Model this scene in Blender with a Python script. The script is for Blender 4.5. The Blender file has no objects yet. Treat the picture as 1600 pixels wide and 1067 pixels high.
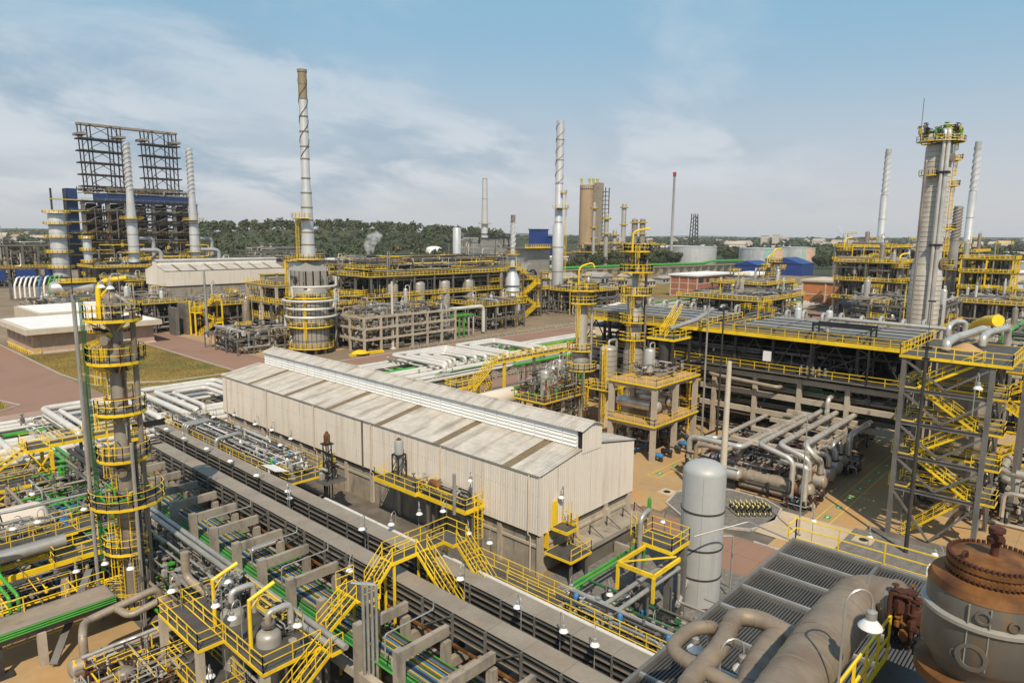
import bpy, math, random
from mathutils import Vector, Matrix

# ------------------------------------------------------------------ scene, camera, world, sun
scene = bpy.context.scene
col = scene.collection
rad = math.radians
CAM_H, FOC, PITCH, ROLL, AZ = 30.0, 1067.0, rad(8.9), rad(0.6), rad(42.4)
FW = Vector((math.cos(AZ) * math.cos(PITCH), math.sin(AZ) * math.cos(PITCH), -math.sin(PITCH)))
_r = FW.cross(Vector((0, 0, 1))).normalized()
_u = _r.cross(FW)
RT = _r * math.cos(ROLL) + _u * math.sin(ROLL)
UP = _u * math.cos(ROLL) - _r * math.sin(ROLL)
cd = bpy.data.cameras.new('camera')
cam = bpy.data.objects.new('camera', cd)
col.objects.link(cam)
cd.lens, cd.sensor_width = 24.0, 36.0
cd.clip_start, cd.clip_end = 0.5, 30000
cam.matrix_world = Matrix(((RT.x, UP.x, -FW.x, 0), (RT.y, UP.y, -FW.y, 0), (RT.z, UP.z, -FW.z, CAM_H), (0, 0, 0, 1)))
scene.camera = cam

SUN_EL, SUN_AZ = rad(50), rad(228)          # elevation, direction the light comes from (angle from +X)
sun_dir = Vector((math.cos(SUN_AZ) * math.cos(SUN_EL), math.sin(SUN_AZ) * math.cos(SUN_EL), math.sin(SUN_EL)))
sd = bpy.data.lights.new('sun', 'SUN')
sd.energy, sd.angle, sd.color = 5.0, rad(0.53), (1.0, 0.885, 0.71)
so = bpy.data.objects.new('sun', sd)
col.objects.link(so)
so.rotation_euler = (-sun_dir).to_track_quat('-Z', 'Y').to_euler()
so.location = (0, 0, 200)

world = bpy.data.worlds.new('World')
scene.world = world
world.use_nodes = True
wt = world.node_tree
wt.nodes.clear()
def wn(t, **k):
    n = wt.nodes.new(t)
    for a, b in k.items(): setattr(n, a, b)
    return n
def wmath(op, a, b=None, clamp=False):
    n = wn('ShaderNodeMath', operation=op, use_clamp=clamp)
    for i, s in enumerate((a, b)):
        if s is None: continue
        if isinstance(s, (int, float)): n.inputs[i].default_value = s
        else: wt.links.new(s, n.inputs[i])
    return n.outputs[0]
def wmix(fac, a, b):
    n = wn('ShaderNodeMix', data_type='RGBA')
    for i, s in ((0, fac), (6, a), (7, b)):
        if isinstance(s, (int, float)): n.inputs[i].default_value = s
        elif isinstance(s, tuple): n.inputs[i].default_value = (*s, 1)
        else: wt.links.new(s, n.inputs[i])
    return n.outputs[2]
def wnoise(vec, scale, detail, rough, dist=0.0):
    n = wn('ShaderNodeTexNoise')
    n.inputs['Scale'].default_value, n.inputs['Detail'].default_value = scale, detail
    n.inputs['Roughness'].default_value, n.inputs['Distortion'].default_value = rough, dist
    wt.links.new(vec, n.inputs['Vector'])
    return n.outputs['Fac']
def wramp(fac, a, b):
    n = wn('ShaderNodeMapRange', interpolation_type='SMOOTHSTEP')
    n.inputs[1].default_value, n.inputs[2].default_value = a, b
    wt.links.new(fac, n.inputs[0])
    return n.outputs[0]
sky = wn('ShaderNodeTexSky', sky_type='NISHITA')
sky.sun_disc = False
sky.sun_elevation = SUN_EL
sky.sun_rotation = math.pi / 2 - SUN_AZ
sky.altitude, sky.air_density, sky.dust_density, sky.ozone_density = 50, 1.0, 1.6, 1.0
tc = wn('ShaderNodeTexCoord')
sep = wn('ShaderNodeSeparateXYZ')
wt.links.new(tc.outputs['Generated'], sep.inputs[0])
zc = wmath('MAXIMUM', sep.outputs[2], 0.0)
den = wmath('ADD', zc, 0.28)
cmb = wn('ShaderNodeCombineXYZ')
wt.links.new(wmath('DIVIDE', sep.outputs[0], den), cmb.inputs[0])
wt.links.new(wmath('DIVIDE', sep.outputs[1], den), cmb.inputs[1])
mp = wn('ShaderNodeMapping')
mp.inputs['Rotation'].default_value = (0, 0, rad(-40))
mp.inputs['Scale'].default_value = (0.62, 0.85, 1)
mp.inputs['Location'].default_value = (2.2, 0.6, 0)
wt.links.new(cmb.outputs[0], mp.inputs[0])
n1 = wnoise(mp.outputs[0], 1.35, 5, 0.52, 0.15)
n2 = wnoise(mp.outputs[0], 3.1, 6, 0.58, 0.35)
# cover is thicker towards +Y (the left of the view) as in the photograph
side = wmath('MULTIPLY', wmath('SUBTRACT', sep.outputs[1], sep.outputs[0]), 0.13)
cover = wmath('ADD', wmath('ADD', wmath('MULTIPLY', n1, 0.75), wmath('MULTIPLY', n2, 0.25)), side)
mask = wmath('MULTIPLY', wramp(cover, 0.42, 0.62), wramp(zc, 0.0, 0.07))
shade = wramp(n2, 0.36, 0.60)
SKY_S = 10.0   # the world background runs at 0.1: colours below are multiplied by ten
hz = wramp(zc, 0.02, 0.30)
low = wmix(hz, (0.66 * SKY_S, 0.67 * SKY_S, 0.705 * SKY_S), (0.31 * SKY_S, 0.55 * SKY_S, 0.74 * SKY_S))
low = wmix(wramp(zc, 0.30, 0.95), low, (0.12 * SKY_S, 0.26 * SKY_S, 0.48 * SKY_S))
base = wmix(0.86, sky.outputs[0], low)
cl = wmix(shade, (0.28 * SKY_S, 0.42 * SKY_S, 0.56 * SKY_S), (0.75 * SKY_S, 0.79 * SKY_S, 0.83 * SKY_S))
full = wmix(wmath('MULTIPLY', mask, wmath('SUBTRACT', 0.66, wmath('MULTIPLY', zc, 0.6))), base, cl)
bg = wn('ShaderNodeBackground')
bg.inputs[1].default_value = 0.10
wo = wn('ShaderNodeOutputWorld')
wt.links.new(full, bg.inputs[0])
wt.links.new(bg.outputs[0], wo.inputs[0])

scene.render.engine = 'CYCLES'
scene.view_settings.view_transform = 'Standard'
scene.view_settings.look = 'None'
scene.view_settings.exposure = -0.08
scene.view_settings.gamma = 1.0
scene.view_settings.use_curve_mapping = False
scene.cycles.volume_bounces = 6
scene.cycles.volume_step_rate = 4.0

# a photograph pixel (1600 wide) read at a known height -> the place in the plant
def at(px, py, z=0.0):
    d = FW + RT * ((px - 800) / FOC) - UP * ((py - 533.5) / FOC)
    t = (z - CAM_H) / d.z
    return Vector((d.x * t, d.y * t, z))
def pix(x, y, z):
    v = Vector((x, y, z - CAM_H))
    d = v.dot(FW)
    return 800 + FOC * v.dot(RT) / d, 533.5 - FOC * v.dot(UP) / d, d
def zat(py, x, y):
    lo, hi = -5.0, 220.0
    for _ in range(40):
        m = (lo + hi) / 2
        if pix(x, y, m)[1] > py: lo = m
        else: hi = m
    return lo
# ------------------------------------------------------------------ materials
def mat(name, c, rough=0.6, metal=0.0, var=0.18, vscale=0.6, fine=0.10, fscale=9.0, bump=0.0, bscale=30.0, dirt=None, damt=0.5, dscale=(0.8, 0.8, 0.25), dthr=0.52):
    m = bpy.data.materials.new(name)
    m.use_nodes = True
    t = m.node_tree
    b = t.nodes['Principled BSDF']
    b.inputs['Roughness'].default_value = rough
    b.inputs['Metallic'].default_value = metal
    g = t.nodes.new('ShaderNodeNewGeometry')
    def noise(scale, detail, vec):
        n = t.nodes.new('ShaderNodeTexNoise')
        n.inputs['Scale'].default_value, n.inputs['Detail'].default_value = scale, detail
        t.links.new(vec, n.inputs['Vector'])
        return n.outputs['Fac']
    def mix(fac, a, c2):
        n = t.nodes.new('ShaderNodeMix')
        n.data_type = 'RGBA'
        for i, s in ((0, fac), (6, a), (7, c2)):
            if isinstance(s, float): n.inputs[i].default_value = s
            elif isinstance(s, tuple): n.inputs[i].default_value = (*s, 1)
            else: t.links.new(s, n.inputs[i])
        return n.outputs[2]
    def rng(f, a, c2):
        n = t.nodes.new('ShaderNodeMapRange')
        n.inputs[1].default_value, n.inputs[2].default_value = a, c2
        t.links.new(f, n.inputs[0])
        return n.outputs[0]
    P = g.outputs['Position']
    lo = tuple(max(0, x * (1 - var)) for x in c)
    hi = tuple(min(1, x * (1 + var)) for x in c)
    colr = mix(rng(noise(vscale, 4, P), 0.3, 0.7), lo, hi)
    if fine:
        colr = mix(rng(noise(fscale, 3, P), 0.35, 0.65), mix(fine, colr, tuple(x * 0.35 for x in c)), colr)
    if dirt:
        mpn = t.nodes.new('ShaderNodeMapping')
        mpn.inputs['Scale'].default_value = dscale
        t.links.new(P, mpn.inputs[0])
        f = rng(noise(1.0, 6, mpn.outputs[0]), dthr, dthr + 0.18)
        mm = t.nodes.new('ShaderNodeMath')
        mm.operation = 'MULTIPLY'
        mm.inputs[1].default_value = damt
        t.links.new(f, mm.inputs[0])
        colr = mix(mm.outputs[0], colr, dirt)
    t.links.new(colr, b.inputs['Base Color'])
    if bump:
        bn = t.nodes.new('ShaderNodeBump')
        bn.inputs['Strength'].default_value = bump
        bn.inputs['Distance'].default_value = 0.05
        t.links.new(noise(bscale, 4, P), bn.inputs['Height'])
        t.links.new(bn.outputs[0], b.inputs['Normal'])
    return m
M = {}
RUST = (0.16, 0.055, 0.015)
M['yellow'] = mat('safety_yellow_paint', (0.86, 0.565, 0.016), 0.45, 0, 0.20, 0.22, 0.10, 4, dirt=(0.36, 0.17, 0.03), damt=0.7, dscale=(1.5, 1.5, 1.0), dthr=0.57)
M['grate'] = mat('dark_deck_grating', (0.095, 0.088, 0.078), 0.7, 0.2, 0.25, 1.2, 0.3, 14)
M['steel'] = mat('grey_structural_steel', (0.165, 0.155, 0.14), 0.55, 0.2, 0.2, 0.7, 0.12, 6, dirt=RUST, damt=0.4, dthr=0.62)
M['darksteel'] = mat('dark_structural_steel', (0.05, 0.045, 0.042), 0.6, 0.2, 0.3, 0.7, 0.15, 6, dirt=RUST, damt=0.4, dthr=0.6)
M['galv'] = mat('galvanised_steel', (0.40, 0.385, 0.35), 0.45, 0.45, 0.15, 0.8, 0.12, 7)
M['alu'] = mat('aluminium_cladding', (0.62, 0.585, 0.53), 0.36, 0.55, 0.14, 0.5, 0.10, 5, dirt=(0.30, 0.19, 0.09), damt=0.55, dthr=0.58)
M['aluwarm'] = mat('weathered_beige_cladding', (0.34, 0.275, 0.205), 0.5, 0.2, 0.14, 0.7, 0.12, 5, dirt=(0.22, 0.13, 0.07), damt=0.5, dthr=0.58)
M['shell'] = mat('grey_insulated_shell', (0.40, 0.37, 0.32), 0.42, 0.3, 0.12, 0.3, 0.10, 5, dirt=(0.25, 0.17, 0.10), damt=0.5, dthr=0.6)
M['shelldark'] = mat('brown_stained_shell', (0.27, 0.235, 0.19), 0.5, 0.25, 0.18, 0.3, 0.15, 5, dirt=(0.17, 0.095, 0.04), damt=0.7, dscale=(1.4, 1.4, 0.22), dthr=0.50)
M['silver'] = mat('silver_stack_paint', (0.60, 0.60, 0.59), 0.38, 0.35, 0.08, 0.25, 0.06, 3, dirt=(0.32, 0.27, 0.22), damt=0.4, dscale=(0.5, 0.5, 0.06), dthr=0.58)
M['tankgrey'] = mat('grey_tank_paint', (0.40, 0.40, 0.39), 0.5, 0.1, 0.06, 0.3, 0.05, 3, dirt=(0.26, 0.22, 0.18), damt=0.4, dscale=(1.2, 1.2, 0.12), dthr=0.58)
M['white'] = mat('white_paint', (0.78, 0.77, 0.74), 0.45, 0, 0.06, 0.6, 0.06, 4)
M['whitepipe'] = mat('white_insulated_pipe', (0.66, 0.625, 0.565), 0.42, 0.15, 0.10, 0.3, 0.10, 4, dirt=(0.33, 0.24, 0.15), damt=0.5, dthr=0.60)
M['conc'] = mat('weathered_concrete', (0.32, 0.275, 0.215), 0.85, 0, 0.2, 0.5, 0.18, 3, 0.2, 18, dirt=(0.12, 0.10, 0.085), damt=0.75, dscale=(1.3, 1.3, 0.28), dthr=0.52)
M['concpale'] = mat('pale_concrete', (0.44, 0.375, 0.29), 0.85, 0, 0.12, 0.4, 0.15, 4, 0.15, 18, dirt=(0.22, 0.17, 0.12), damt=0.6, dscale=(1.0, 1.0, 0.3), dthr=0.55)
M['concdark'] = mat('dark_stained_concrete', (0.135, 0.115, 0.092), 0.9, 0, 0.3, 0.5, 0.2, 3, 0.2, 18)
M['slab'] = mat('sandy_concrete_slab', (0.42, 0.275, 0.13), 0.85, 0, 0.16, 0.11, 0.14, 1.3, 0.1, 25, dirt=(0.46, 0.22, 0.06), damt=0.65, dscale=(0.22, 0.22, 0.2), dthr=0.50)
M['slabpale'] = mat('pale_concrete_slab', (0.50, 0.40, 0.27), 0.85, 0, 0.10, 0.2, 0.12, 1.3, 0.1, 25, dirt=(0.36, 0.22, 0.11), damt=0.4, dscale=(0.3, 0.3, 0.2), dthr=0.55)
M['dirt'] = mat('sandy_yard_ground', (0.24, 0.18, 0.115), 0.95, 0, 0.35, 0.06, 0.25, 0.9, 0.3, 10, dirt=(0.15, 0.11, 0.075), damt=0.7, dscale=(0.12, 0.12, 0.1), dthr=0.50)
M['road'] = mat('reddish_road_surface', (0.285, 0.165, 0.112), 0.85, 0, 0.10, 0.08, 0.10, 3, 0.1, 30, dirt=(0.19, 0.10, 0.075), damt=0.5, dscale=(0.08, 0.08, 0.1), dthr=0.52)
M['roadpale'] = mat('pale_pink_road_surface', (0.39, 0.26, 0.20), 0.85, 0, 0.08, 0.1, 0.10, 3)
M['kerb'] = mat('kerb_concrete', (0.45, 0.40, 0.34), 0.85, 0, 0.14, 0.5, 0.2, 3)
M['grass'] = mat('dry_yellow_grass', (0.23, 0.155, 0.028), 0.95, 0, 0.35, 0.10, 0.30, 1.6, 0.5, 6, dirt=(0.11, 0.115, 0.022), damt=0.8, dscale=(0.09, 0.09, 0.1), dthr=0.50)
M['reed'] = mat('tall_yellow_grass', (0.34, 0.26, 0.035), 0.9, 0, 0.35, 0.4, 0.2, 3)
M['gravel'] = mat('grey_gravel', (0.20, 0.185, 0.165), 0.95, 0, 0.25, 2.0, 0.55, 9, 0.9, 14)
M['field'] = mat('green_farmland', (0.038, 0.052, 0.02), 0.95, 0, 0.4, 0.004, 0.3, 0.02, dirt=(0.15, 0.12, 0.05), damt=0.5, dscale=(0.003, 0.003, 0.1), dthr=0.55)
M['cream'] = mat('cream_metal_siding', (0.71, 0.635, 0.545), 0.55, 0, 0.05, 0.15, 0.05, 2, dirt=(0.45, 0.36, 0.26), damt=0.45, dscale=(1.6, 1.6, 0.10), dthr=0.52)
M['roof'] = mat('stained_roof_sheet', (0.52, 0.475, 0.41), 0.65, 0, 0.14, 0.5, 0.2, 2.2, dirt=(0.25, 0.20, 0.145), damt=0.75, dscale=(0.12, 0.9, 0.5), dthr=0.50)
M['strip'] = mat('brown_translucent_roof_strip', (0.20, 0.145, 0.075), 0.5, 0, 0.2, 0.5, 0.2, 2)
M['louver'] = mat('white_louver', (0.80, 0.79, 0.76), 0.45, 0, 0.05, 0.5, 0.05, 3)
M['traycover'] = mat('tan_tray_cover', (0.30, 0.255, 0.20), 0.7, 0.15, 0.14, 0.5, 0.15, 5, dirt=(0.34, 0.19, 0.09), damt=0.45, dscale=(0.5, 0.25, 0.5), dthr=0.58)
M['green'] = mat('bright_green_pipe', (0.06, 0.30, 0.035), 0.38, 0, 0.18, 0.5, 0.12, 4)
M['darkgreen'] = mat('dark_green_pipe', (0.02, 0.12, 0.04), 0.4, 0, 0.2, 0.5, 0.1, 4)
M['blue'] = mat('blue_pipe', (0.045, 0.19, 0.42), 0.4, 0, 0.2, 0.5, 0.12, 4)
M['ypipe'] = mat('dull_yellow_pipe', (0.52, 0.37, 0.05), 0.45, 0, 0.2, 0.5, 0.15, 4)
M['bluepanel'] = mat('dark_blue_cladding', (0.012, 0.04, 0.135), 0.5, 0, 0.12, 0.1, 0.08, 0.6)
M['bluetarp'] = mat('blue_roof_sheet', (0.012, 0.045, 0.20), 0.45, 0, 0.12, 0.2, 0.05, 1)
M['rust'] = mat('rusty_steel', (0.20, 0.082, 0.02), 0.7, 0.2, 0.45, 1.6, 0.25, 7, 0.15, 20, dirt=(0.055, 0.018, 0.008), damt=0.85, dscale=(1.4, 1.4, 0.7), dthr=0.50)
M['rustdark'] = mat('dark_rusted_iron', (0.085, 0.028, 0.014), 0.75, 0.2, 0.4, 2.0, 0.3, 9, 0.2, 25)
M['brick'] = mat('brick_red', (0.36, 0.135, 0.085), 0.85, 0, 0.12, 0.5, 0.15, 4)
M['brickorange'] = mat('orange_brick', (0.50, 0.19, 0.065), 0.85, 0, 0.12, 0.5, 0.15, 4)
M['brickpale'] = mat('pale_salmon_brick', (0.46, 0.32, 0.23), 0.85, 0, 0.12, 0.6, 0.15, 3)
M['plaster'] = mat('cream_plaster', (0.55, 0.475, 0.375), 0.8, 0, 0.08, 0.3, 0.1, 2, dirt=(0.34, 0.28, 0.20), damt=0.4, dthr=0.55)
M['whiteroof'] = mat('white_membrane_roof', (0.80, 0.79, 0.76), 0.6, 0, 0.05, 0.2, 0.06, 1, dirt=(0.5, 0.46, 0.4), damt=0.4, dscale=(0.2, 0.2, 0.2), dthr=0.55)
M['glass'] = mat('dark_window_glass', (0.03, 0.04, 0.05), 0.12, 0, 0.2, 1, 0)
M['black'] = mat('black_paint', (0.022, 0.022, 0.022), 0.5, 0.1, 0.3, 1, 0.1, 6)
M['leaf'] = mat('dark_tree_leaves', (0.048, 0.066, 0.020), 0.8, 0, 0.55, 0.22, 0.35, 1.3)
M['leafolive'] = mat('olive_tree_leaves', (0.085, 0.085, 0.022), 0.8, 0, 0.5, 0.22, 0.35, 1.3)
M['bark'] = mat('tree_bark', (0.09, 0.07, 0.05), 0.9)
M['silo'] = mat('tan_silo_concrete', (0.40, 0.275, 0.165), 0.85, 0, 0.06, 0.05, 0.1, 0.4, dirt=(0.25, 0.17, 0.10), damt=0.5, dscale=(0.12, 0.12, 0.02), dthr=0.52)
M['palehouse'] = mat('pale_house_wall', (0.62, 0.54, 0.45), 0.8, 0, 0.2, 0.01, 0.05, 0.2)
M['redroof'] = mat('clay_roof', (0.32, 0.14, 0.075), 0.8, 0, 0.25, 0.02, 0.1, 0.3)
M['greyroof'] = mat('fibre_cement_roof', (0.34, 0.31, 0.28), 0.8, 0, 0.2, 0.1, 0.15, 0.8)
M['linepaint'] = mat('yellow_line_paint', (0.62, 0.46, 0.06), 0.7, 0, 0.15, 2, 0.25, 6)
M['signgreen'] = mat('green_floor_sign', (0.03, 0.30, 0.06), 0.6, 0, 0.1, 1, 0)
M['tanpaint'] = mat('tan_stack_paint', (0.27, 0.215, 0.125), 0.5, 0, 0.1, 0.4, 0.1, 3)
M['paleroof'] = mat('pale_dusty_roof', (0.44, 0.36, 0.30), 0.8, 0, 0.3, 0.01, 0.1, 0.3)
M['drumgrey'] = mat('stained_grey_drum', (0.135, 0.12, 0.10), 0.5, 0.15, 0.18, 0.8, 0.12, 5, dirt=(0.26, 0.13, 0.035), damt=0.75, dscale=(2.2, 2.2, 0.4), dthr=0.54)
M['ductbeige'] = mat('dusty_duct_cladding', (0.255, 0.20, 0.145), 0.55, 0.15, 0.16, 0.9, 0.14, 6, dirt=(0.15, 0.095, 0.055), damt=0.6, dscale=(0.8, 0.8, 0.8), dthr=0.52)
M['paleclad'] = mat('pale_grey_cladding', (0.52, 0.475, 0.41), 0.5, 0.1, 0.10, 0.3, 0.10, 4, dirt=(0.30, 0.22, 0.14), damt=0.5, dscale=(0.7, 0.7, 0.15), dthr=0.56)
M['red'] = mat('red_paint', (0.42, 0.03, 0.02), 0.5)
M['lime'] = mat('lime_paint', (0.52, 0.50, 0.03), 0.5)

# ------------------------------------------------------------------ mesh building
def V(*a): return Vector(a)
class MB:
    def __init__(s): s.v, s.f = [], []
    def box(s, x0, y0, z0, x1, y1, z1):
        b = len(s.v)
        s.v += [(x0, y0, z0), (x1, y0, z0), (x1, y1, z0), (x0, y1, z0), (x0, y0, z1), (x1, y0, z1), (x1, y1, z1), (x0, y1, z1)]
        s.f += [tuple(b + i for i in q) for q in ((0, 3, 2, 1), (4, 5, 6, 7), (0, 1, 5, 4), (1, 2, 6, 5), (2, 3, 7, 6), (3, 0, 4, 7))]
        return s
    def cbox(s, x, y, z, w, d, h): return s.box(x - w / 2, y - d / 2, z, x + w / 2, y + d / 2, z + h)
    def beam(s, p, q, w, h=None):
        h = w if h is None else h
        p, q = Vector(p), Vector(q)
        d = q - p
        if d.length < 1e-6: return s
        d.normalize()
        a = Vector((0, 0, 1)) if abs(d.z) < 0.95 else Vector((1, 0, 0))
        sx = d.cross(a).normalized() * (w / 2)
        sy = sx.cross(d).normalized() * (h / 2)
        b = len(s.v)
        for c in (p, q):
            s.v += [tuple(c - sx - sy), tuple(c + sx - sy), tuple(c + sx + sy), tuple(c - sx + sy)]
        s.f += [tuple(b + i for i in t) for t in ((3, 2, 1, 0), (4, 5, 6, 7), (0, 1, 5, 4), (1, 2, 6, 5), (2, 3, 7, 6), (3, 0, 4, 7))]
        return s
    def ibeam(s, p, q, w, h):
        p, q = Vector(p), Vector(q)
        o = Vector((0, 0, h / 2))
        t = max(0.02, h * 0.09)
        if abs((q - p).normalized().z) > 0.9: return s.beam(p, q, w, h)
        s.beam(p + o - V(0, 0, t / 2), q + o - V(0, 0, t / 2), w, t)
        s.beam(p - o + V(0, 0, t / 2), q - o + V(0, 0, t / 2), w, t)
        return s.beam(p, q, w * 0.22, h - 2 * t)
    def tube(s, path, r, n=8, cap=True):
        P = [Vector(p) for p in path]
        m = len(P)
        if m < 2: return s
        T = []
        for i in range(m):
            t = (P[min(i + 1, m - 1)] - P[max(i - 1, 0)])
            if i in (0, m - 1): t = P[1] - P[0] if i == 0 else P[-1] - P[-2]
            else:
                t = (P[i] - P[i - 1]).normalized() + (P[i + 1] - P[i]).normalized()
                if t.length < 1e-6: t = P[i + 1] - P[i]
            T.append(t.normalized() if t.length > 1e-9 else Vector((0, 0, 1)))
        a = Vector((0, 0, 1)) if abs(T[0].z) < 0.9 else Vector((1, 0, 0))
        N = (a - T[0] * a.dot(T[0])).normalized()
        b = len(s.v)
        for i in range(m):
            N = (N - T[i] * N.dot(T[i]))
            N = N.normalized() if N.length > 1e-6 else Vector((1, 0, 0))
            B = T[i].cross(N)
            rr = r[i] if isinstance(r, (list, tuple)) else r
            k = 1.0
            if 0 < i < m - 1:
                c = (P[i] - P[i - 1]).normalized().dot(T[i])
                k = 1.0 / max(c, 0.5)
            for j in range(n):
                g = 2 * math.pi * (j + 0.5) / n
                s.v.append(tuple(P[i] + (N * math.cos(g) + B * math.sin(g)) * rr * (k if n <= 4 else 1)))
        for i in range(m - 1):
            for j in range(n):
                j2 = (j + 1) % n
                s.f.append((b + i * n + j, b + i * n + j2, b + (i + 1) * n + j2, b + (i + 1) * n + j))
        if cap:
            s.f.append(tuple(b + j for j in reversed(range(n))))
            s.f.append(tuple(b + (m - 1) * n + j for j in range(n)))
        return s
    def lathe(s, x, y, prof, n=24, a0=0.0, a1=None, cap=True):
        b = len(s.v)
        full = a1 is None
        k = n if full else n + 1
        for r, z in prof:
            for j in range(k):
                g = a0 + (2 * math.pi if full else (a1 - a0)) * j / n
                s.v.append((x + r * math.cos(g), y + r * math.sin(g), z))
        for i in range(len(prof) - 1):
            for j in range(n):
                j2 = (j + 1) % k
                s.f.append((b + i * k + j, b + i * k + j2, b + (i + 1) * k + j2, b + (i + 1) * k + j))
        if full and cap:
            if prof[0][0] > 1e-3: s.f.append(tuple(b + j for j in reversed(range(k))))
            if prof[-1][0] > 1e-3: s.f.append(tuple(b + (len(prof) - 1) * k + j for j in range(k)))
        return s
    def axlathe(s, p, d, prof, n=16):
        """profile (r, t) turned about the horizontal or any axis d from p"""
        p, d = Vector(p), Vector(d).normalized()
        a = Vector((0, 0, 1)) if abs(d.z) < 0.9 else Vector((1, 0, 0))
        u = d.cross(a).normalized()
        w = u.cross(d)
        b = len(s.v)
        for r, t in prof:
            for j in range(n):
                g = 2 * math.pi * j / n
                s.v.append(tuple(p + d * t + (u * math.cos(g) + w * math.sin(g)) * r))
        for i in range(len(prof) - 1):
            for j in range(n):
                j2 = (j + 1) % n
                s.f.append((b + i * n + j, b + (i + 1) * n + j, b + (i + 1) * n + j2, b + i * n + j2))
        if prof[0][0] > 1e-3: s.f.append(tuple(b + j for j in range(n)))
        if prof[-1][0] > 1e-3: s.f.append(tuple(b + (len(prof) - 1) * n + j for j in reversed(range(n))))
        return s
    def poly(s, pts):
        b = len(s.v)
        s.v += [tuple(p) for p in pts]
        s.f.append(tuple(range(b, b + len(pts))))
        return s
    def prism(s, pts, z0, z1):
        """vertical prism from a counter-clockwise outline"""
        b, n = len(s.v), len(pts)
        s.v += [(p[0], p[1], z0) for p in pts] + [(p[0], p[1], z1) for p in pts]
        s.f.append(tuple(b + i for i in reversed(range(n))))
        s.f.append(tuple(b + n + i for i in range(n)))
        for i in range(n):
            j = (i + 1) % n
            s.f.append((b + i, b + j, b + n + j, b + n + i))
        return s
    def build(s, name, m, parent=None, label=None, kind=None, smooth=True):
        if not s.v: return None
        off = root_loc(parent)
        me = bpy.data.meshes.new(name)
        me.from_pydata([(a - off.x, b - off.y, c - off.z) for a, b, c in s.v], [], s.f)
        me.materials.append(M[m] if isinstance(m, str) else m)
        if smooth:
            me.polygons.foreach_set('use_smooth', [True] * len(me.polygons))
            me.set_sharp_from_angle(angle=rad(38))
        o = bpy.data.objects.new(name, me)
        col.objects.link(o)
        if parent: o.parent = parent
        if label: o['label'] = label
        if kind: o['kind'] = kind
        return o
def root_loc(o):
    if o is None: return Vector((0, 0, 0))
    l = o.location.copy()
    while o.parent:
        o = o.parent
        l += o.location
    return l
def thing(name, label, cat, loc=(0, 0, 0), group=None):
    o = bpy.data.objects.new(name, None)
    o.empty_display_size = 0.5
    col.objects.link(o)
    o.location = loc
    o['label'], o['category'] = label, cat
    if group: o['group'] = group
    return o
def solo(mb, name, m, label, cat, group=None, smooth=True):
    o = mb.build(name, m, smooth=smooth)
    o['label'], o['category'] = label, cat
    if group: o['group'] = group
    return o
def struct(mb, name, m, smooth=False):
    return mb.build(name, m, kind='structure', smooth=smooth)
def inst(src, parent, loc, name=None, rz=0.0):
    """another part sharing the mesh of src, at an offset in its thing"""
    o = src.copy()
    o.name = name or src.name.split('.')[0]
    col.objects.link(o)
    o.parent = parent
    o.location = loc
    o.rotation_euler = (0, 0, rz)
    return o
def copy_thing(root, loc, label=None, rz=0.0):
    def rec(o, par):
        c = o.copy()
        col.objects.link(c)
        c.parent = par
        for ch in list(o.children): rec(ch, c)
        return c
    r = root.copy()
    col.objects.link(r)
    r.location = loc
    r.rotation_euler = (0, 0, rz)
    if label: r['label'] = label
    for ch in list(root.children): rec(ch, r)
    return r
def bend(path, r, k=4):
    """round the corners of a polyline"""
    P = [Vector(p) for p in path]
    out = [P[0]]
    for i in range(1, len(P) - 1):
        a, b, c = P[i - 1], P[i], P[i + 1]
        u, w = (a - b), (c - b)
        l = min(r, u.length * 0.49, w.length * 0.49)
        u.normalize(); w.normalize()
        p, q = b + u * l, b + w * l
        for j in range(k + 1):
            t = j / k
            out.append(p * (1 - t) ** 2 + b * 2 * t * (1 - t) + q * t * t)
    out.append(P[-1])
    return out
def steps(a, b, pitch):
    n = max(1, int(round(abs(b - a) / pitch)))
    return [a + (b - a) * i / n for i in range(n + 1)]

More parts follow.
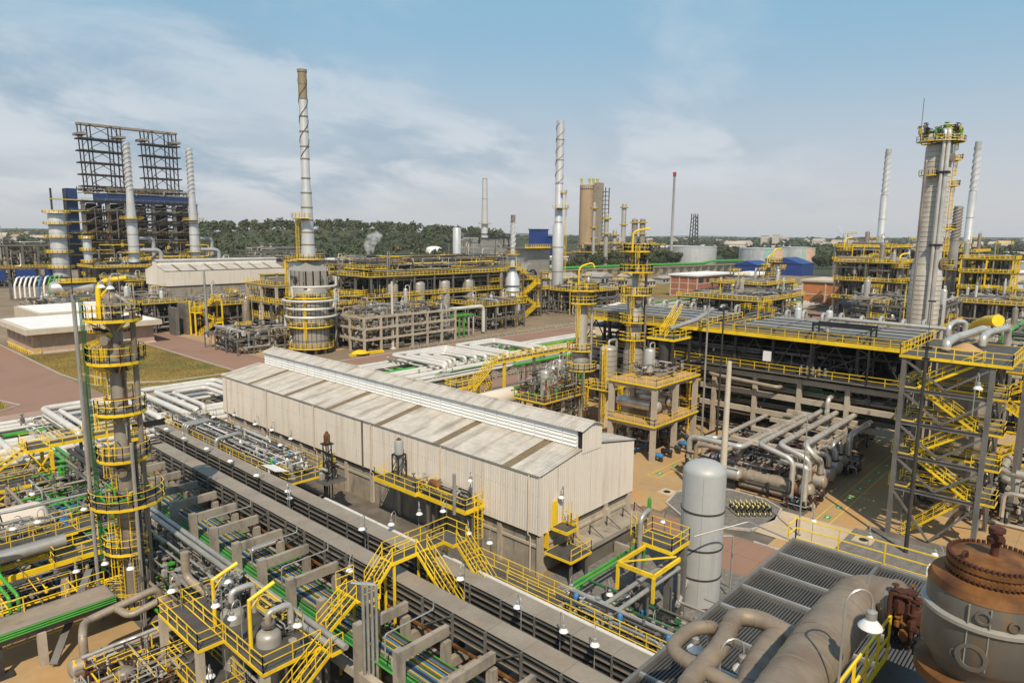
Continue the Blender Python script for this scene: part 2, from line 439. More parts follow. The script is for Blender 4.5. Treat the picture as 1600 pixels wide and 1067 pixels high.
# ------------------------------------------------------------------ plant pieces
def rail_mb(mb, path, h=1.1, post=1.5, r=0.026, toe=True, n=4, mid=True):
    P = [Vector(p) for p in path]
    up = Vector((0, 0, 1))
    for a, b in zip(P[:-1], P[1:]):
        L = (b - a).length
        if L < 0.05: continue
        for z in ((h, h * 0.52) if mid else (h,)):
            mb.tube([a + up * z, b + up * z], r, n, False)
        if toe: mb.beam(a + up * 0.09, b + up * 0.09, 0.02, 0.2)
        k = max(1, int(round(L / post)))
        for i in range(k + 1):
            p = a + (b - a) * (i / k)
            mb.tube([p, p + up * h], r * 1.1, n, False)
    return mb
def arc_pts(x, y, r, a0, a1, z, n):
    return [Vector((x + r * math.cos(a0 + (a1 - a0) * i / n), y + r * math.sin(a0 + (a1 - a0) * i / n), z)) for i in range(n + 1)]
def ring_platform(par, x, y, ri, ro, a0, a1, z, r=0.028, h=1.1, fascia=0.22):
    """a curved platform on a column: deck > handrail"""
    n = max(5, int(abs(a1 - a0) / 0.33))
    mb = MB()
    A, B = arc_pts(x, y, ri, a0, a1, z, n), arc_pts(x, y, ro, a0, a1, z, n)
    for i in range(n):
        q = [A[i], B[i], B[i + 1], A[i + 1]]
        dn = Vector((0, 0, 0.07))
        mb.poly(q)
        mb.poly([p - dn for p in reversed(q)])
    d = mb.build('platform_deck', 'grate', par, smooth=False)
    mb = MB()
    for i in range(n): mb.beam(B[i] - V(0, 0, fascia * .35), B[i + 1] - V(0, 0, fascia * .35), 0.05, fascia)
    for e in (0, n): mb.beam(A[e] - V(0, 0, fascia * .35), B[e] - V(0, 0, fascia * .35), 0.05, fascia)
    for i in range(0, n + 1, 2): mb.beam(A[i] - V(0, 0, 0.9), B[i] - V(0, 0, 0.15), 0.07)
    mb.build('platform_frame', 'yellow', d)
    mb = MB()
    rail_mb(mb, B, h, 1.2, r, False)
    for e in (0, n): rail_mb(mb, [A[e], B[e]], h, 2, r, False)
    mb.build('handrail', 'yellow', d)
    return d
def ladder_part(par, x, y, z0, z1, ang, cage=True, r=0.022, w=0.5, step=0.32):
    """caged ladder standing off in direction ang"""
    mb = MB()
    c, s = math.cos(ang), math.sin(ang)
    tx, ty = -s * w / 2, c * w / 2
    for e in (-1, 1): mb.tube([(x + e * tx, y + e * ty, z0), (x + e * tx, y + e * ty, z1 + 1.0)], r * 1.2, 4, False)
    z = z0 + 0.3
    while z < z1:
        mb.tube([(x - tx, y - ty, z), (x + tx, y + ty, z)], r * 0.8, 3, False)
        z += step
    if cage:
        z = z0 + 2.2
        k = 6
        ang_s = [ang - 1.75 + 3.5 * i / k for i in range(k + 1)]
        cx, cy = x + c * 0.36, y + s * 0.36
        pts = lambda zz: [Vector((x - tx, y - ty, zz))] + [Vector((cx + 0.37 * math.cos(a), cy + 0.37 * math.sin(a), zz)) for a in ang_s] + [Vector((x + tx, y + ty, zz))]
        while z < z1 + 0.9:
            mb.tube(pts(z), r, 3, False)
            z += 1.0
        for i in (1, 3, 4, 6):
            p = pts(0)[i + 1 if i < 6 else 6]
            mb.tube([(p.x, p.y, z0 + 2.2), (p.x, p.y, z1 + 0.9)], r * 0.8, 3, False)
    return mb.build('ladder', 'yellow', par)
def stair(par, p, q, w=0.9, m='yellow', rail=True, tread='grate', near=False, r=0.026):
    """a flight from p (bottom centre) to q (top centre)"""
    p, q = Vector(p), Vector(q)
    d = Vector((q.x - p.x, q.y - p.y, 0)).normalized()
    sd_ = Vector((-d.y, d.x, 0)) * (w / 2)
    mb = MB()
    for e in (-1, 1): mb.beam(p + sd_ * e, q + sd_ * e, 0.05, 0.24)
    so_ = mb.build('stringer', m, par)
    n = max(2, int(round((q.z - p.z) / (0.22 if near else 0.3))))
    if near:
        t0 = MB().beam(Vector((0, 0, 0)) - sd_ * 0.95 + par.location, Vector((0, 0, 0)) + sd_ * 0.95 + par.location, 0.26, 0.04).build('step', tread, par, smooth=False)
        for i in range(n):
            c = p + (q - p) * ((i + 0.5) / n) - par.location
            if i == 0: t0.location = c
            else: inst(t0, par, c)
    else:
        mb = MB()
        for i in range(n):
            c = p + (q - p) * ((i + 0.5) / n)
            mb.beam(c - sd_ * 0.95, c + sd_ * 0.95, 0.26, 0.04)
        mb.build('steps', tread, par, smooth=False)
    if rail:
        mb = MB()
        for e in (-1, 1): rail_mb(mb, [p + sd_ * e, q + sd_ * e], 1.05, 1.3, r, False)
        mb.build('handrail', m, so_)
    return so_
def deck(par, x0, y0, x1, y1, z, m='grate', rail='NSEW', fas=0.22, r=0.028, gaps=(), railm='yellow', fasm='yellow', post=1.5, th=0.06):
    """a rectangular platform: deck > edge frame, handrail. sides: N = +y, S = -y, E = +x, W = -x"""
    d = MB().box(x0, y0, z - th, x1, y1, z).build('platform_deck', m, par, smooth=False)
    mb = MB()
    zz = z - fas * 0.35
    e = 0.03
    mb.beam((x0 - e, y0 - e, zz), (x1 + e, y0 - e, zz), 0.05, fas).beam((x1 + e, y1 + e, zz), (x0 - e, y1 + e, zz), 0.05, fas)
    mb.beam((x0 - e, y0, zz), (x0 - e, y1, zz), 0.05, fas).beam((x1 + e, y0, zz), (x1 + e, y1, zz), 0.05, fas)
    mb.build('edge_frame', fasm, d)
    if rail:
        mb = MB()
        if rail in ('EW', 'NS'):
            rail_mb(MB(), [(x0, y0, z), (x0, y1, z)] if rail == 'EW' else [(x0, y0, z), (x1, y0, z)], 1.1, post, r, False).build('handrail', railm, d)
            rail = rail[0]
        if 'N' in rail: rail_mb(mb, [(x0, y1, z), (x1, y1, z)], 1.1, post, r, False)
        if 'S' in rail: rail_mb(mb, [(x0, y0, z), (x1, y0, z)], 1.1, post, r, False)
        if 'E' in rail: rail_mb(mb, [(x1, y0, z), (x1, y1, z)], 1.1, post, r, False)
        if 'W' in rail: rail_mb(mb, [(x0, y0, z), (x0, y1, z)], 1.1, post, r, False)
        mb.build('handrail', railm, d)
    return d
def dome(r, z, h, n=5, top=True):
    """profile of an elliptical head from the rim (top) or to the rim (bottom)"""
    pr = [(r * math.cos(i / n * math.pi / 2), z + (h if top else -h) * math.sin(i / n * math.pi / 2)) for i in range(n + 1)]
    pr[-1] = (0.001, pr[-1][1])
    return pr if top else list(reversed(pr))
def bands_mb(mb, x, y, r, z0, z1, pitch, n=24, w=0.05, out=0.012):
    if r > 1.8: w, out = 0.035 * r ** .5, 0.008 * r
    z = z0 + pitch
    while z < z1 - 0.1:
        mb.lathe(x, y, [(r, z - w), (r + out, z - w * 0.8), (r + out, z + w * 0.8), (r, z + w)], n)
        z += pitch
    return mb
def column_tower(name, label, cat, x, y, r, z1, m='shell', skirt=3.0, prof=None, plats=(), ladders=(), bands=1.2, pipes=(), davit=None, manholes=(), group=None, n=28, bandm='steel', r_rail=0.028):
    t = thing(name, label, cat, (x, y, 0), group)
    pr = prof or [(r, skirt), (r, z1 - r * 0.5)] + dome(r, z1 - r * 0.5, r * 0.5)[1:]
    MB().lathe(x, y, pr, n).build('shell', m, t)
    if skirt: MB().lathe(x, y, [(pr[0][0] * 1.12, 0), (pr[0][0] * 1.12, 0.15), (pr[0][0] * 1.02, 0.16), (pr[0][0] * 1.01, skirt)], n).build('skirt', 'concpale' if skirt > 4 else m, t)
    if bands:
        mb = MB()
        for (ra, za), (rb, zb) in zip(pr[:-1], pr[1:]):
            if abs(ra - rb) < 0.02 and zb - za > bands: bands_mb(mb, x, y, ra, za, zb, bands, n)
        mb.build('cladding_band', bandm, t)
    for pl in plats:
        z, ro, a0, a1 = pl[:4]
        rr = pl[4] if len(pl) > 4 else r
        ring_platform(t, x, y, rr + 0.05, ro, rad(a0), rad(a1), z, r_rail)
    for a, z0, zz in ladders:
        ladder_part(t, x + (r + 0.35) * math.cos(rad(a)), y + (r + 0.35) * math.sin(rad(a)), z0, zz, rad(a))
    for a, z, mr in manholes:
        d = V(math.cos(rad(a)), math.sin(rad(a)), 0)
        p = V(x, y, z) + d * (r - 0.05)
        MB().axlathe(p, d, [(mr, 0), (mr, 0.25), (mr * 1.2, 0.26), (mr * 1.2, 0.42)], 14).build('manhole', 'shelldark', t)
    for a, dr, z0, zz, pr_, pm in pipes:
        c, s = math.cos(rad(a)), math.sin(rad(a))
        px, py = x + (r + dr) * c, y + (r + dr) * s
        path = [(x + (r - 0.1) * c, y + (r - 0.1) * s, zz), (px, py, zz), (px, py, z0)]
        MB().tube(bend(path, pr_ * 2.5), pr_, 10).build('riser_pipe', pm, t)
    if davit:
        a, zz, hh = davit
        c, s = math.cos(rad(a)), math.sin(rad(a))
        px, py = x + (r * 0.9) * c, y + (r * 0.9) * s
        MB().tube(bend([(px, py, zz), (px, py, zz + hh), (px - 2.2 * c, py - 2.2 * s, zz + hh + 0.25)], 0.8), 0.16, 8).build('davit', 'yellow', t)
    return t
def stack_tower(name, label, cat, x, y, prof, strake=None, m='silver', bandz=(), plats=(), top=None, n=24, strk=('silver', 3, 0.12), ladder=None, group=None, topm='shelldark', legs=None):
    """chimney: prof (r, z) list; strake (z0, z1, turns)"""
    t = thing(name, label, cat, (x, y, prof[0][1]), group)
    MB().lathe(x, y, prof, n).build('shaft', m, t)
    def rat(z):
        for (ra, za), (rb, zb) in zip(prof[:-1], prof[1:]):
            if za <= z <= zb and zb > za: return ra + (rb - ra) * (z - za) / (zb - za)
        return prof[-1][0]
    mb = MB()
    for z in bandz:
        q = rat(z)
        w = 0.16 if prof[-1][1] > 40 else 0.1
        mb.lathe(x, y, [(q - .01, z - w), (q + 0.09, z - w), (q + 0.09, z + w), (q - .01, z + w)], n)
    mb.build('flange_ring', 'shelldark', t)
    if top:
        q = rat(prof[-1][1])
        MB().lathe(x, y, [(q + 0.02, prof[-1][1] - top), (q + 0.05, prof[-1][1] - top), (q + 0.05, prof[-1][1] + 0.05), (q * 0.8, prof[-1][1] + 0.05), (q * 0.8, prof[-1][1] - 1)], n, cap=False).build('rim', topm, t)
    if strake:
        z0, z1, turns = strake
        sm, starts, out = strk
        k = int(abs(turns) * 22)
        for s_ in range(starts):
            mb = MB()
            L = []
            for i in range(k + 1):
                g = 2 * math.pi * (turns * i / k + s_ / starts)
                z = z0 + (z1 - z0) * i / k
                q = rat(z)
                o = q * out + q
                dz = (z1 - z0) / k * 0.25
                c, sn = math.cos(g), math.sin(g)
                L.append([(x + q * .97 * c, y + q * .97 * sn, z - dz), (x + o * c, y + o * sn, z - dz), (x + o * c, y + o * sn, z + dz), (x + q * .97 * c, y + q * .97 * sn, z + dz)])
            b0 = 0
            for ring in L: mb.v += ring
            for i in range(k):
                for j in range(4):
                    j2 = (j + 1) % 4
                    mb.f.append((i * 4 + j, i * 4 + j2, i * 4 + 4 + j2, i * 4 + 4 + j))
            mb.build('strake', sm, t)
    for z, ro, a0, a1 in plats: ring_platform(t, x, y, rat(z) + 0.05, ro, rad(a0), rad(a1), z, 0.04)
    if ladder:
        a, z0, z1 = ladder
        ladder_part(t, x + (rat(z0) + 0.4) * math.cos(rad(a)), y + (rat(z0) + 0.4) * math.sin(rad(a)), z0, z1, rad(a), r=0.035)
    return t
def hvessel(name, label, cat, p, d, r, L, m='alu', saddles=(0.2, 0.8), z0=0.0, head='dome', flange=(), nozzles=(), group=None, sadm='conc', n=20, bands=0):
    """horizontal drum starting at p (axis start), along d"""
    p, d = Vector(p), Vector(d).normalized()
    t = thing(name, label, cat, (p.x, p.y, z0), group)
    h = r * 0.5
    pr = [(0.001, 0)] + [(r * math.sin(i / 5 * math.pi / 2), h - h * math.cos(i / 5 * math.pi / 2)) for i in range(1, 6)]
    pr += [(r * math.cos(i / 5 * math.pi / 2), L - h + h * math.sin(i / 5 * math.pi / 2)) for i in range(6)]
    pr[-1] = (0.001, L)
    MB().axlathe(p, d, pr, n).build('shell', m, t)
    if flange:
        for f in flange:
            MB().axlathe(p, d, [(r * 0.98, f - 0.09), (r * 1.13, f - 0.09), (r * 1.13, f - 0.01), (r * 1.05, f), (r * 1.13, f + 0.01), (r * 1.13, f + 0.09), (r * 0.98, f + 0.09)], n).build('flange', 'rust', t)
    if bands:
        mb = MB()
        k = h + bands
        while k < L - h:
            mb.axlathe(p, d, [(r, k - .04), (r + .014, k - .03), (r + .014, k + .03), (r, k + .04)], n)
            k += bands
        mb.build('cladding_band', 'shelldark', t)
    side = d.cross(V(0, 0, 1)).normalized()
    for f in saddles:
        c = p + d * (L * f)
        mb = MB()
        mb.beam(V(c.x, c.y, z0) , V(c.x, c.y, c.z - r * 0.75), 0.35, r * 1.5) if abs(d.x) > abs(d.y) else mb.beam(V(c.x, c.y, z0), V(c.x, c.y, c.z - r * 0.75), r * 1.5, 0.35)
        mb.build('saddle', sadm, t)
    for f, hgt, nr in nozzles:
        c = p + d * (L * f) + V(0, 0, r * 0.8)
        MB().lathe(c.x, c.y, [(nr, c.z), (nr, c.z + hgt), (nr * 1.5, c.z + hgt), (nr * 1.5, c.z + hgt + 0.1)], 10).build('nozzle', m, t)
    return t
def vvessel(name, label, cat, x, y, r, z0, z1, m='shell', legs=None, base=0.0, group=None, bands=0, nozzle=True, n=24, skirtm=None, bandm='steel'):
    t = thing(name, label, cat, (x, y, base), group)
    h = r * 0.45
    MB().lathe(x, y, dome(r, z0 + h, h, top=False) + [(r, z0 + h + .01)] + dome(r, z1 - h, h), n).build('shell', m, t)
    if bands: bands_mb(MB(), x, y, r, z0 + h, z1 - h, bands, n).build('cladding_band', bandm, t)
    if legs:
        for i in range(legs):
            g = 2 * math.pi * (i + .5) / legs
            MB().beam((x + r * .85 * math.cos(g), y + r * .85 * math.sin(g), base), (x + r * .85 * math.cos(g), y + r * .85 * math.sin(g), z0 + h * 1.5), 0.16).build('leg', 'steel', t)
    else:
        MB().lathe(x, y, [(r * 1.05, base), (r * 1.05, base + .1), (r * 0.99, base + .1), (r * .99, z0 + h)], n, cap=False).build('skirt', skirtm or m, t)
    if nozzle: MB().tube(bend([(x, y, z1 - .1), (x, y, z1 + .7), (x + r * 1.6, y, z1 + .7), (x + r * 1.6, y, z0 + h)], .35), max(.08, r * .14), 8).build('overhead_pipe', 'alu', t)
    return t
def pipe(label, path, r, m, cat='pipe', name='pipe', rb=None, n=12, bands=0, group=None, flanges=(), bandm=None, k=5):
    P = bend(path, rb if rb is not None else r * 3, k)
    mb = MB().tube(P, r, n)
    if not bands and not flanges: return solo(mb, name, m, label, cat, group)
    t = thing(name, label, cat, Vector(path[0]), group)
    mb.build('pipe_run', m, t)
    if bands:
        mb = MB()
        acc = bands * 0.5
        for a, b in zip(P[:-1], P[1:]):
            L = (b - a).length
            if L < 1e-6: continue
            d = (b - a) / L
            s_ = acc
            while s_ < L:
                mb.axlathe(a + d * s_, d, [(r, -.02), (r + .012, -.016), (r + .012, .016), (r, .02)], n)
                s_ += bands
            acc = s_ - L
        mb.build('cladding_band', bandm or m, t, kind='stuff')
    for f in flanges:
        a, d = Vector(f[0]), Vector(f[1]).normalized()
        MB().axlathe(a, d, [(r, -.1), (r * 1.4, -.1), (r * 1.4, -.01), (r * 1.3, 0), (r * 1.4, .01), (r * 1.4, .1), (r, .1)], n).build('flange', 'rustdark', t)
    return t
def clutter(par, x0, y0, z0, x1, y1, z1, n, seed, mats=('alu', 'steel', 'galv', 'darksteel', 'whitepipe'), rmin=0.05, rmax=0.16, valves=True, seg=6):
    """small-bore piping, valves and tubing that nobody could count, joined per colour"""
    rg = random.Random(seed)
    S = {k: MB() for k in mats}
    for i in range(n):
        k = rg.choice(mats)
        r = rg.uniform(rmin, rmax)
        p = V(rg.uniform(x0, x1), rg.uniform(y0, y1), rg.uniform(z0, z1))
        path = [p]
        ax = rg.choice((0, 1, 2, 2))
        for j in range(rg.choice((1, 2, 3))):
            q = path[-1].copy()
            lo, hi = ((x0, x1), (y0, y1), (z0, z1))[ax]
            q[ax] = rg.uniform(lo, hi)
            if abs(q[ax] - path[-1][ax]) < r * 4: q[ax] = min(hi, path[-1][ax] + r * 6)
            path.append(q)
            ax = (ax + rg.choice((1, 2))) % 3
        S[k].tube(bend(path, r * 2.5, 2), r, seg)
        if valves and rg.random() < 0.5:
            c = (path[0] + path[1]) / 2
            S[k].lathe(c.x, c.y, [(r * 1.9, c.z - r * 2.2), (r * 2.1, c.z), (r * 1.9, c.z + r * 2.2), (r * .6, c.z + r * 2.5), (r * .6, c.z + r * 5), (r * 2.2, c.z + r * 5), (r * 2.2, c.z + r * 5.6)], 6)
    for k, mb in S.items(): mb.build('small_piping', k, par, kind='stuff')
def lamp(x, y, z0, h, ang, label, group='bell lamps on gooseneck poles', s=1.0, base_on=None):
    """bell lamp on a gooseneck pole > pole, lamp_shade, lamp_housing"""
    global LAMP0
    c, sn = math.cos(ang), math.sin(ang)
    t = thing('gooseneck_lamp', label, 'lamp', (x, y, z0), group)
    R_ = 0.34 * s
    pts = [V(x, y, z0), V(x, y, z0 + h)]
    for i in range(1, 9):
        g = math.pi * i / 8
        pts.append(V(x + c * R_ * (1 - math.cos(g)), y + sn * R_ * (1 - math.cos(g)), z0 + h + R_ * math.sin(g) * 1.15))
    e = pts[-1]
    pts.append(V(e.x, e.y, e.z - 0.12))
    e = pts[-1]
    MB().tube(pts, 0.032 * s, 6).build('pole', 'galv', t)
    MB().lathe(e.x, e.y, [(0.07 * s, e.z), (0.13 * s, e.z - .04 * s), (0.13 * s, e.z - .22 * s), (0.10 * s, e.z - .25 * s)], 12).build('lamp_housing', 'galv', t)
    z = e.z - .24 * s
    MB().lathe(e.x, e.y, [(0.09 * s, z + .01), (0.14 * s, z - .03 * s), (0.27 * s, z - .17 * s), (0.28 * s, z - .21 * s), (0.255 * s, z - .20 * s), (0.13 * s, z - .06 * s), (0.11 * s, z - .12 * s), (0.001, z - .2 * s)], 14).build('lamp_shade', 'white', t)
    return t
def frame(name, label, cat, x0, y0, x1, y1, levels, nx, ny, m='conc', w=0.5, bh=0.5, decks=(), rails='NSEW', brace=False, group=None, base=0.0, r=0.03, top_ext=0.0, deckm='grate', ibeam=False):
    """open multi-level frame; every column and beam is a part"""
    t = thing(name, label, cat, ((x0 + x1) / 2, (y0 + y1) / 2, base), group)
    xs = [x0 + (x1 - x0) * i / nx for i in range(nx + 1)]
    ys = [y0 + (y1 - y0) * i / ny for i in range(ny + 1)]
    off = t.location
    c0 = b0 = d0 = None
    for x in xs:
        for y in ys:
            if c0 is None:
                c0 = MB().box(off.x - w / 2, off.y - w / 2, base, off.x + w / 2, off.y + w / 2, levels[-1] + top_ext).build('column', m, t, smooth=False)
                c0.location = (x - off.x, y - off.y, 0)
            else: inst(c0, t, (x - off.x, y - off.y, 0))
    bx, by = xs[1] - xs[0], ys[1] - ys[0]
    put = (lambda mb, a, b, ww, hh: mb.ibeam(a, b, ww, hh)) if ibeam else (lambda mb, a, b, ww, hh: mb.beam(a, b, ww, hh))
    e = w / 2 + 0.003
    bxo = put(MB(), V(off.x + e, off.y, base), V(off.x + bx - e, off.y, base), w * 0.8, bh).build('beam', m, t, smooth=False)
    byo = put(MB(), V(off.x, off.y + e, base), V(off.x, off.y + by - e, base), w * 0.8, bh * 0.98).build('beam', m, t, smooth=False)
    fx = fy = True
    for z in levels:
        zz = z - base - bh / 2 - 0.01
        for y in ys:
            for x in xs[:-1]:
                l = (x - off.x, y - off.y, zz)
                if fx: bxo.location = l; fx = False
                else: inst(bxo, t, l)
        for x in xs:
            for y in ys[:-1]:
                l = (x - off.x, y - off.y, zz)
                if fy: byo.location = l; fy = False
                else: inst(byo, t, l)
    if brace:
        mb = MB()
        zs = [base] + list(levels)
        for a, b in zip(zs[:-1], zs[1:]):
            for xa, xb in list(zip(xs[:-1], xs[1:]))[::2]:
                mid = (xa + xb) / 2
                for yy in (y0, y1):
                    mb.beam((xa, yy, a), (mid, yy, b - bh), 0.12).beam((xb, yy, a), (mid, yy, b - bh), 0.12)
        mb.build('brace', m, t)
    for z in decks:
        deck(t, x0 - 0.5, y0 - 0.5, x1 + 0.5, y1 + 0.5, z + 0.05, deckm, rails, r=r)
    return t
# ------------------------------------------------------------------ ground, roads, yards
mb = MB()
N = 60
S_ = 14000.0
for i in range(N + 1):
    for j in range(N + 1):
        mb.v.append((-2000 + S_ * i / N, -2000 + S_ * j / N, 0.0))
def ridge_h(x, y):
    d = math.hypot(x, y)
    h = 0.0
    if d > 2600:
        k = min(1, (d - 2600) / 3500)
        h = k * (16 + 12 * math.sin(x * .0011 + 1.3) + 11 * math.sin(y * .0013 + .4) + 8 * math.sin((x - y) * .0026))
    return max(0, h)
mb.v = [(x, y, ridge_h(x, y)) for x, y, z in mb.v]
for i in range(N):
    for j in range(N):
        a = i * (N + 1) + j
        mb.f.append((a, a + N + 1, a + N + 2, a + 1))
struct(mb, 'ground', 'field', True)
def sheet(name, m, x0, y0, x1, y1, z): return struct(MB().poly([(x0, y0, z), (x1, y0, z), (x1, y1, z), (x0, y1, z)]), name, m)
sheet('plant_yard', 'dirt', -60, -40, 560, 620, 0.012)
def kerb(name, pts, w=0.25, h=0.13, m='kerb'):
    mb = MB()
    for a, b in zip(pts[:-1], pts[1:]):
        n = max(1, int((Vector(b) - Vector(a)).length / 2.0))
        for i in range(n):
            p = Vector(a) + (Vector(b) - Vector(a)) * (i / n)
            q = Vector(a) + (Vector(b) - Vector(a)) * ((i + 0.985) / n)
            mb.beam(V(p.x, p.y, h / 2), V(q.x, q.y, h / 2), w, h)
    return struct(mb, name, m)
sheet('main_road', 'road', 10, 127, 420, 137, 0.020)
sheet('road', 'road', 26, 137, 39.5, 330, 0.020)
sheet('road', 'road', 67.5, 137, 79, 330, 0.020)
sheet('road', 'roadpale', 16, 127.2, 62, 133.5, 0.024)
sheet('road', 'road', -30, 87, 300, 97, 0.020)
sheet('road', 'road', 56.5, -30, 63.4, 86.9, 0.020)
sheet('lawn', 'grass', 40.2, 138.5, 66.8, 194, 0.03)
sheet('lawn', 'grass', -60, 138, 25.6, 330, 0.03)
sheet('lawn', 'grass', 300, 150, 470, 330, 0.03)
sheet('lawn', 'grass', 86, 104, 104, 126, 0.025)
kerb('kerb', [(25.8, 330, 0), (25.8, 146, 0), (27.5, 140, 0), (24, 137.3, 0), (-40, 137.3, 0)])
kerb('kerb', [(39.8, 330, 0), (39.8, 165, 0), (41, 150, 0), (45, 141, 0), (52, 137.6, 0), (67, 137.6, 0)])
kerb('kerb', [(67.2, 137.6, 0), (67.2, 330, 0)])
kerb('kerb', [(79.3, 330, 0), (79.3, 142, 0), (82, 137.3, 0), (420, 137.3, 0)])
kerb('kerb', [(14, 126.7, 0), (420, 126.7, 0)])
kerb('kerb', [(63.7, 46, 0), (63.7, 38.2, 0)])
kerb('kerb', [(63.7, 25.3, 0), (63.7, -30, 0)])
# stone gutter beside the lawn
mb = MB()
for a, b in (((43, 161, 0), (46, 146, 0)), ((46, 146, 0), (53, 141.5, 0)), ((53, 141.5, 0), (66, 141.2, 0))):
    mb.beam(V(*a) + V(0, 0, .12), V(*b) + V(0, 0, .12), 0.5, 0.24)
struct(mb, 'gutter', 'concpale')
# sandy concrete apron of separate slabs
ap = struct(MB().box(63.85, -12, 0.0, 150, 92, 0.022), 'concrete_apron', 'concdark')
s0 = MB().box(-2.99, -2.99, 0.0, 2.99, 2.99, 0.11).build('slab', 'slab', ap, smooth=False)
first = True
for i in range(14):
    for j in range(17):
        x, y = 66.9 + i * 6.0, -9 + j * 6.0
        if (i < 2 and 26 < y < 36) or (i < 2 and y < 17) : continue
        if first: s0.location = (x, y, 0); first = False
        else: inst(s0, ap, (x, y, 0))
pp = struct(MB().box(66, 18.9, 0.1, 73.4, 26.2, 0.125), 'pale_pavement', 'slabpale')
# gravel beds with kerbs
def bed(name, pts, z=0.06, m='gravel'): return struct(MB().poly([(x, y, z) for x, y in pts]), name, m)
isl = [(64.2, 33.5), (64.4, 29.5), (66.0, 26.6), (70, 25.6), (73.6, 26.4), (75.2, 29), (75.3, 33), (73.8, 36.2), (70, 37.4), (66.3, 36.6)]
bed('gravel_bed', isl, 0.125)
kerb('kerb', [(*p, 0) for p in isl + [isl[0]]], 0.22, 0.26)
bed('gravel_bed', [(63.9, -10), (74.2, -10), (74.2, 18.9), (66, 18.9), (63.9, 18.9)], 0.115)
bed('gravel_bed', [(44, 8), (56.2, 8), (56.2, 35.6), (44, 35.6)], 0.05)
# scattered stones give the beds relief
rg = random.Random(3)
mb = MB()
def stone(mb, x, y, z, s):
    a = [V(rg.uniform(-1, 1), rg.uniform(-1, 1), 0).normalized() * s for _ in range(1)]
    k = [(math.cos(t * 2.1 + rg.random()) * s * rg.uniform(.7, 1.1), math.sin(t * 2.1 + rg.random()) * s * rg.uniform(.7, 1.1)) for t in range(3)]
    b = len(mb.v)
    mb.v += [(x + p, y + q, z) for p, q in k] + [(x, y, z + s * rg.uniform(.4, .8))]
    mb.f += [(b, b + 1, b + 3), (b + 1, b + 2, b + 3), (b + 2, b, b + 3)]
for _ in range(9000):
    x, y = rg.uniform(64, 74), rg.uniform(4, 18.8)
    stone(mb, x, y, 0.11, rg.uniform(.03, .1))
for _ in range(5000):
    x, y = rg.uniform(46, 56.1), rg.uniform(12, 30)
    stone(mb, x, y, 0.05, rg.uniform(.03, .1))
for _ in range(5000):
    x, y = rg.uniform(65.5, 74), rg.uniform(27.5, 36)
    stone(mb, x, y, 0.12, rg.uniform(.03, .09))
o = mb.build('loose_gravel', 'gravel', smooth=False)
o['label'], o['category'], o['kind'] = 'loose grey gravel stones lying in the kerbed beds', 'gravel', 'stuff'
# painted walkways on the apron
def strip(mb, x0, y0, x1, y1, z): mb.poly([(x0, y0, z), (x1, y0, z), (x1, y1, z), (x0, y1, z)])
for (xa, xb, ya, yb) in ((73.4, 103, 21.2, 22.7), (72.9, 90, 41.5, 43.0)):
    mb = MB()
    for y in (ya, yb): strip(mb, xa, y - .07, xb, y + .07, 0.118)
    strip(mb, xa - .07, ya, xa + .07, yb, 0.119)
    struct(mb, 'walkway_marking', 'linepaint')
    x = xa + 1.6
    while x < xb - 1:
        sg = struct(MB().poly([(x - .45, ya + .4, .118), (x + .45, ya + .4, .118), (x + .45, yb - .4, .118), (x - .45, yb - .4, .118)]), 'walkway_sign', 'signgreen')
        m2 = MB()
        yc = (ya + yb) / 2
        m2.poly([(x - .3, yc - .06, .122), (x + .02, yc - .06, .122), (x + .02, yc + .06, .122), (x - .3, yc + .06, .122)])
        m2.poly([(x, yc - .2, .122), (x + .3, yc, .122), (x, yc + .2, .122)])
        m2.build('arrow', 'white', sg, smooth=False)
        x += 3.9
for (x, y) in ((71.6, 17.4), (69.4, 38.3), (85.4, 46.0)):
    t = thing('manhole_cover', {71.6: 'round dark manhole lid in a pale slab on the grey gravel', 69.4: 'round dark manhole lid in the sandy apron near the kerbed gravel island', 85.4: 'round dark manhole lid far back on the sandy apron'}[x], 'manhole', (x, y, 0.1), 'manhole lids in the yard')
    MB().box(x - .9, y - .9, .02, x + .9, y + .9, .16).build('collar', 'slabpale', t, smooth=False)
    MB().lathe(x, y, [(0.42, .15), (0.42, .19), (0.36, .2)], 16).build('lid', 'black', t)

# ------------------------------------------------------------------ compressor house
BX0, BX1, BY0, BY1, EZ, SB = 43.45, 58.35, 36.2, 96.8, 9.4, 3.95
house = thing('compressor_house', 'long cream metal clad hall with a louvred ridge monitor and concrete lower walls', 'hall', (BX0, BY0, 0))
MB().box(BX0 + .35, BY0 + .35, 0, BX0 + .75, BY1 - .35, SB + .3).build('wall', 'conc', house, smooth=False)
MB().box(BX0 + .76, BY0 + .35, 0, BX1 - .36, BY0 + .75, SB + .3).build('wall', 'concpale', house, smooth=False)
MB().box(BX1 - .75, BY0 + .76, 0, BX1 - .35, BY1 - .35, SB + .3).build('wall', 'conc', house, smooth=False)
MB().box(BX0 + .76, BY1 - .75, 0, BX1 - .76, BY1 - .35, SB + .3).build('wall', 'conc', house, smooth=False)
pil0 = MB().box(BX0 + .1, BY0 - .25, 0, BX0 + .34, BY0 + .25, SB).build('pilaster', 'concpale', house, smooth=False)
for k in range(1, 13): inst(pil0, house, (0, k * 4.95, 0))
for x in (BX0 + .35, BX0 + 5.2, BX1 - 4.6, BX1 - .5):
    m2 = MB()
    b = len(m2.v)
    m2.box(x - .3, BY0 + .02, 0, x + .3, BY0 + .34, SB)
    if 46 < x < 57: m2.beam((x, BY0 - .25, 0), (x, BY0 + .0, SB - .6), .5, .5)
    m2.build('buttress', 'concpale', house, smooth=False)
mb = MB()
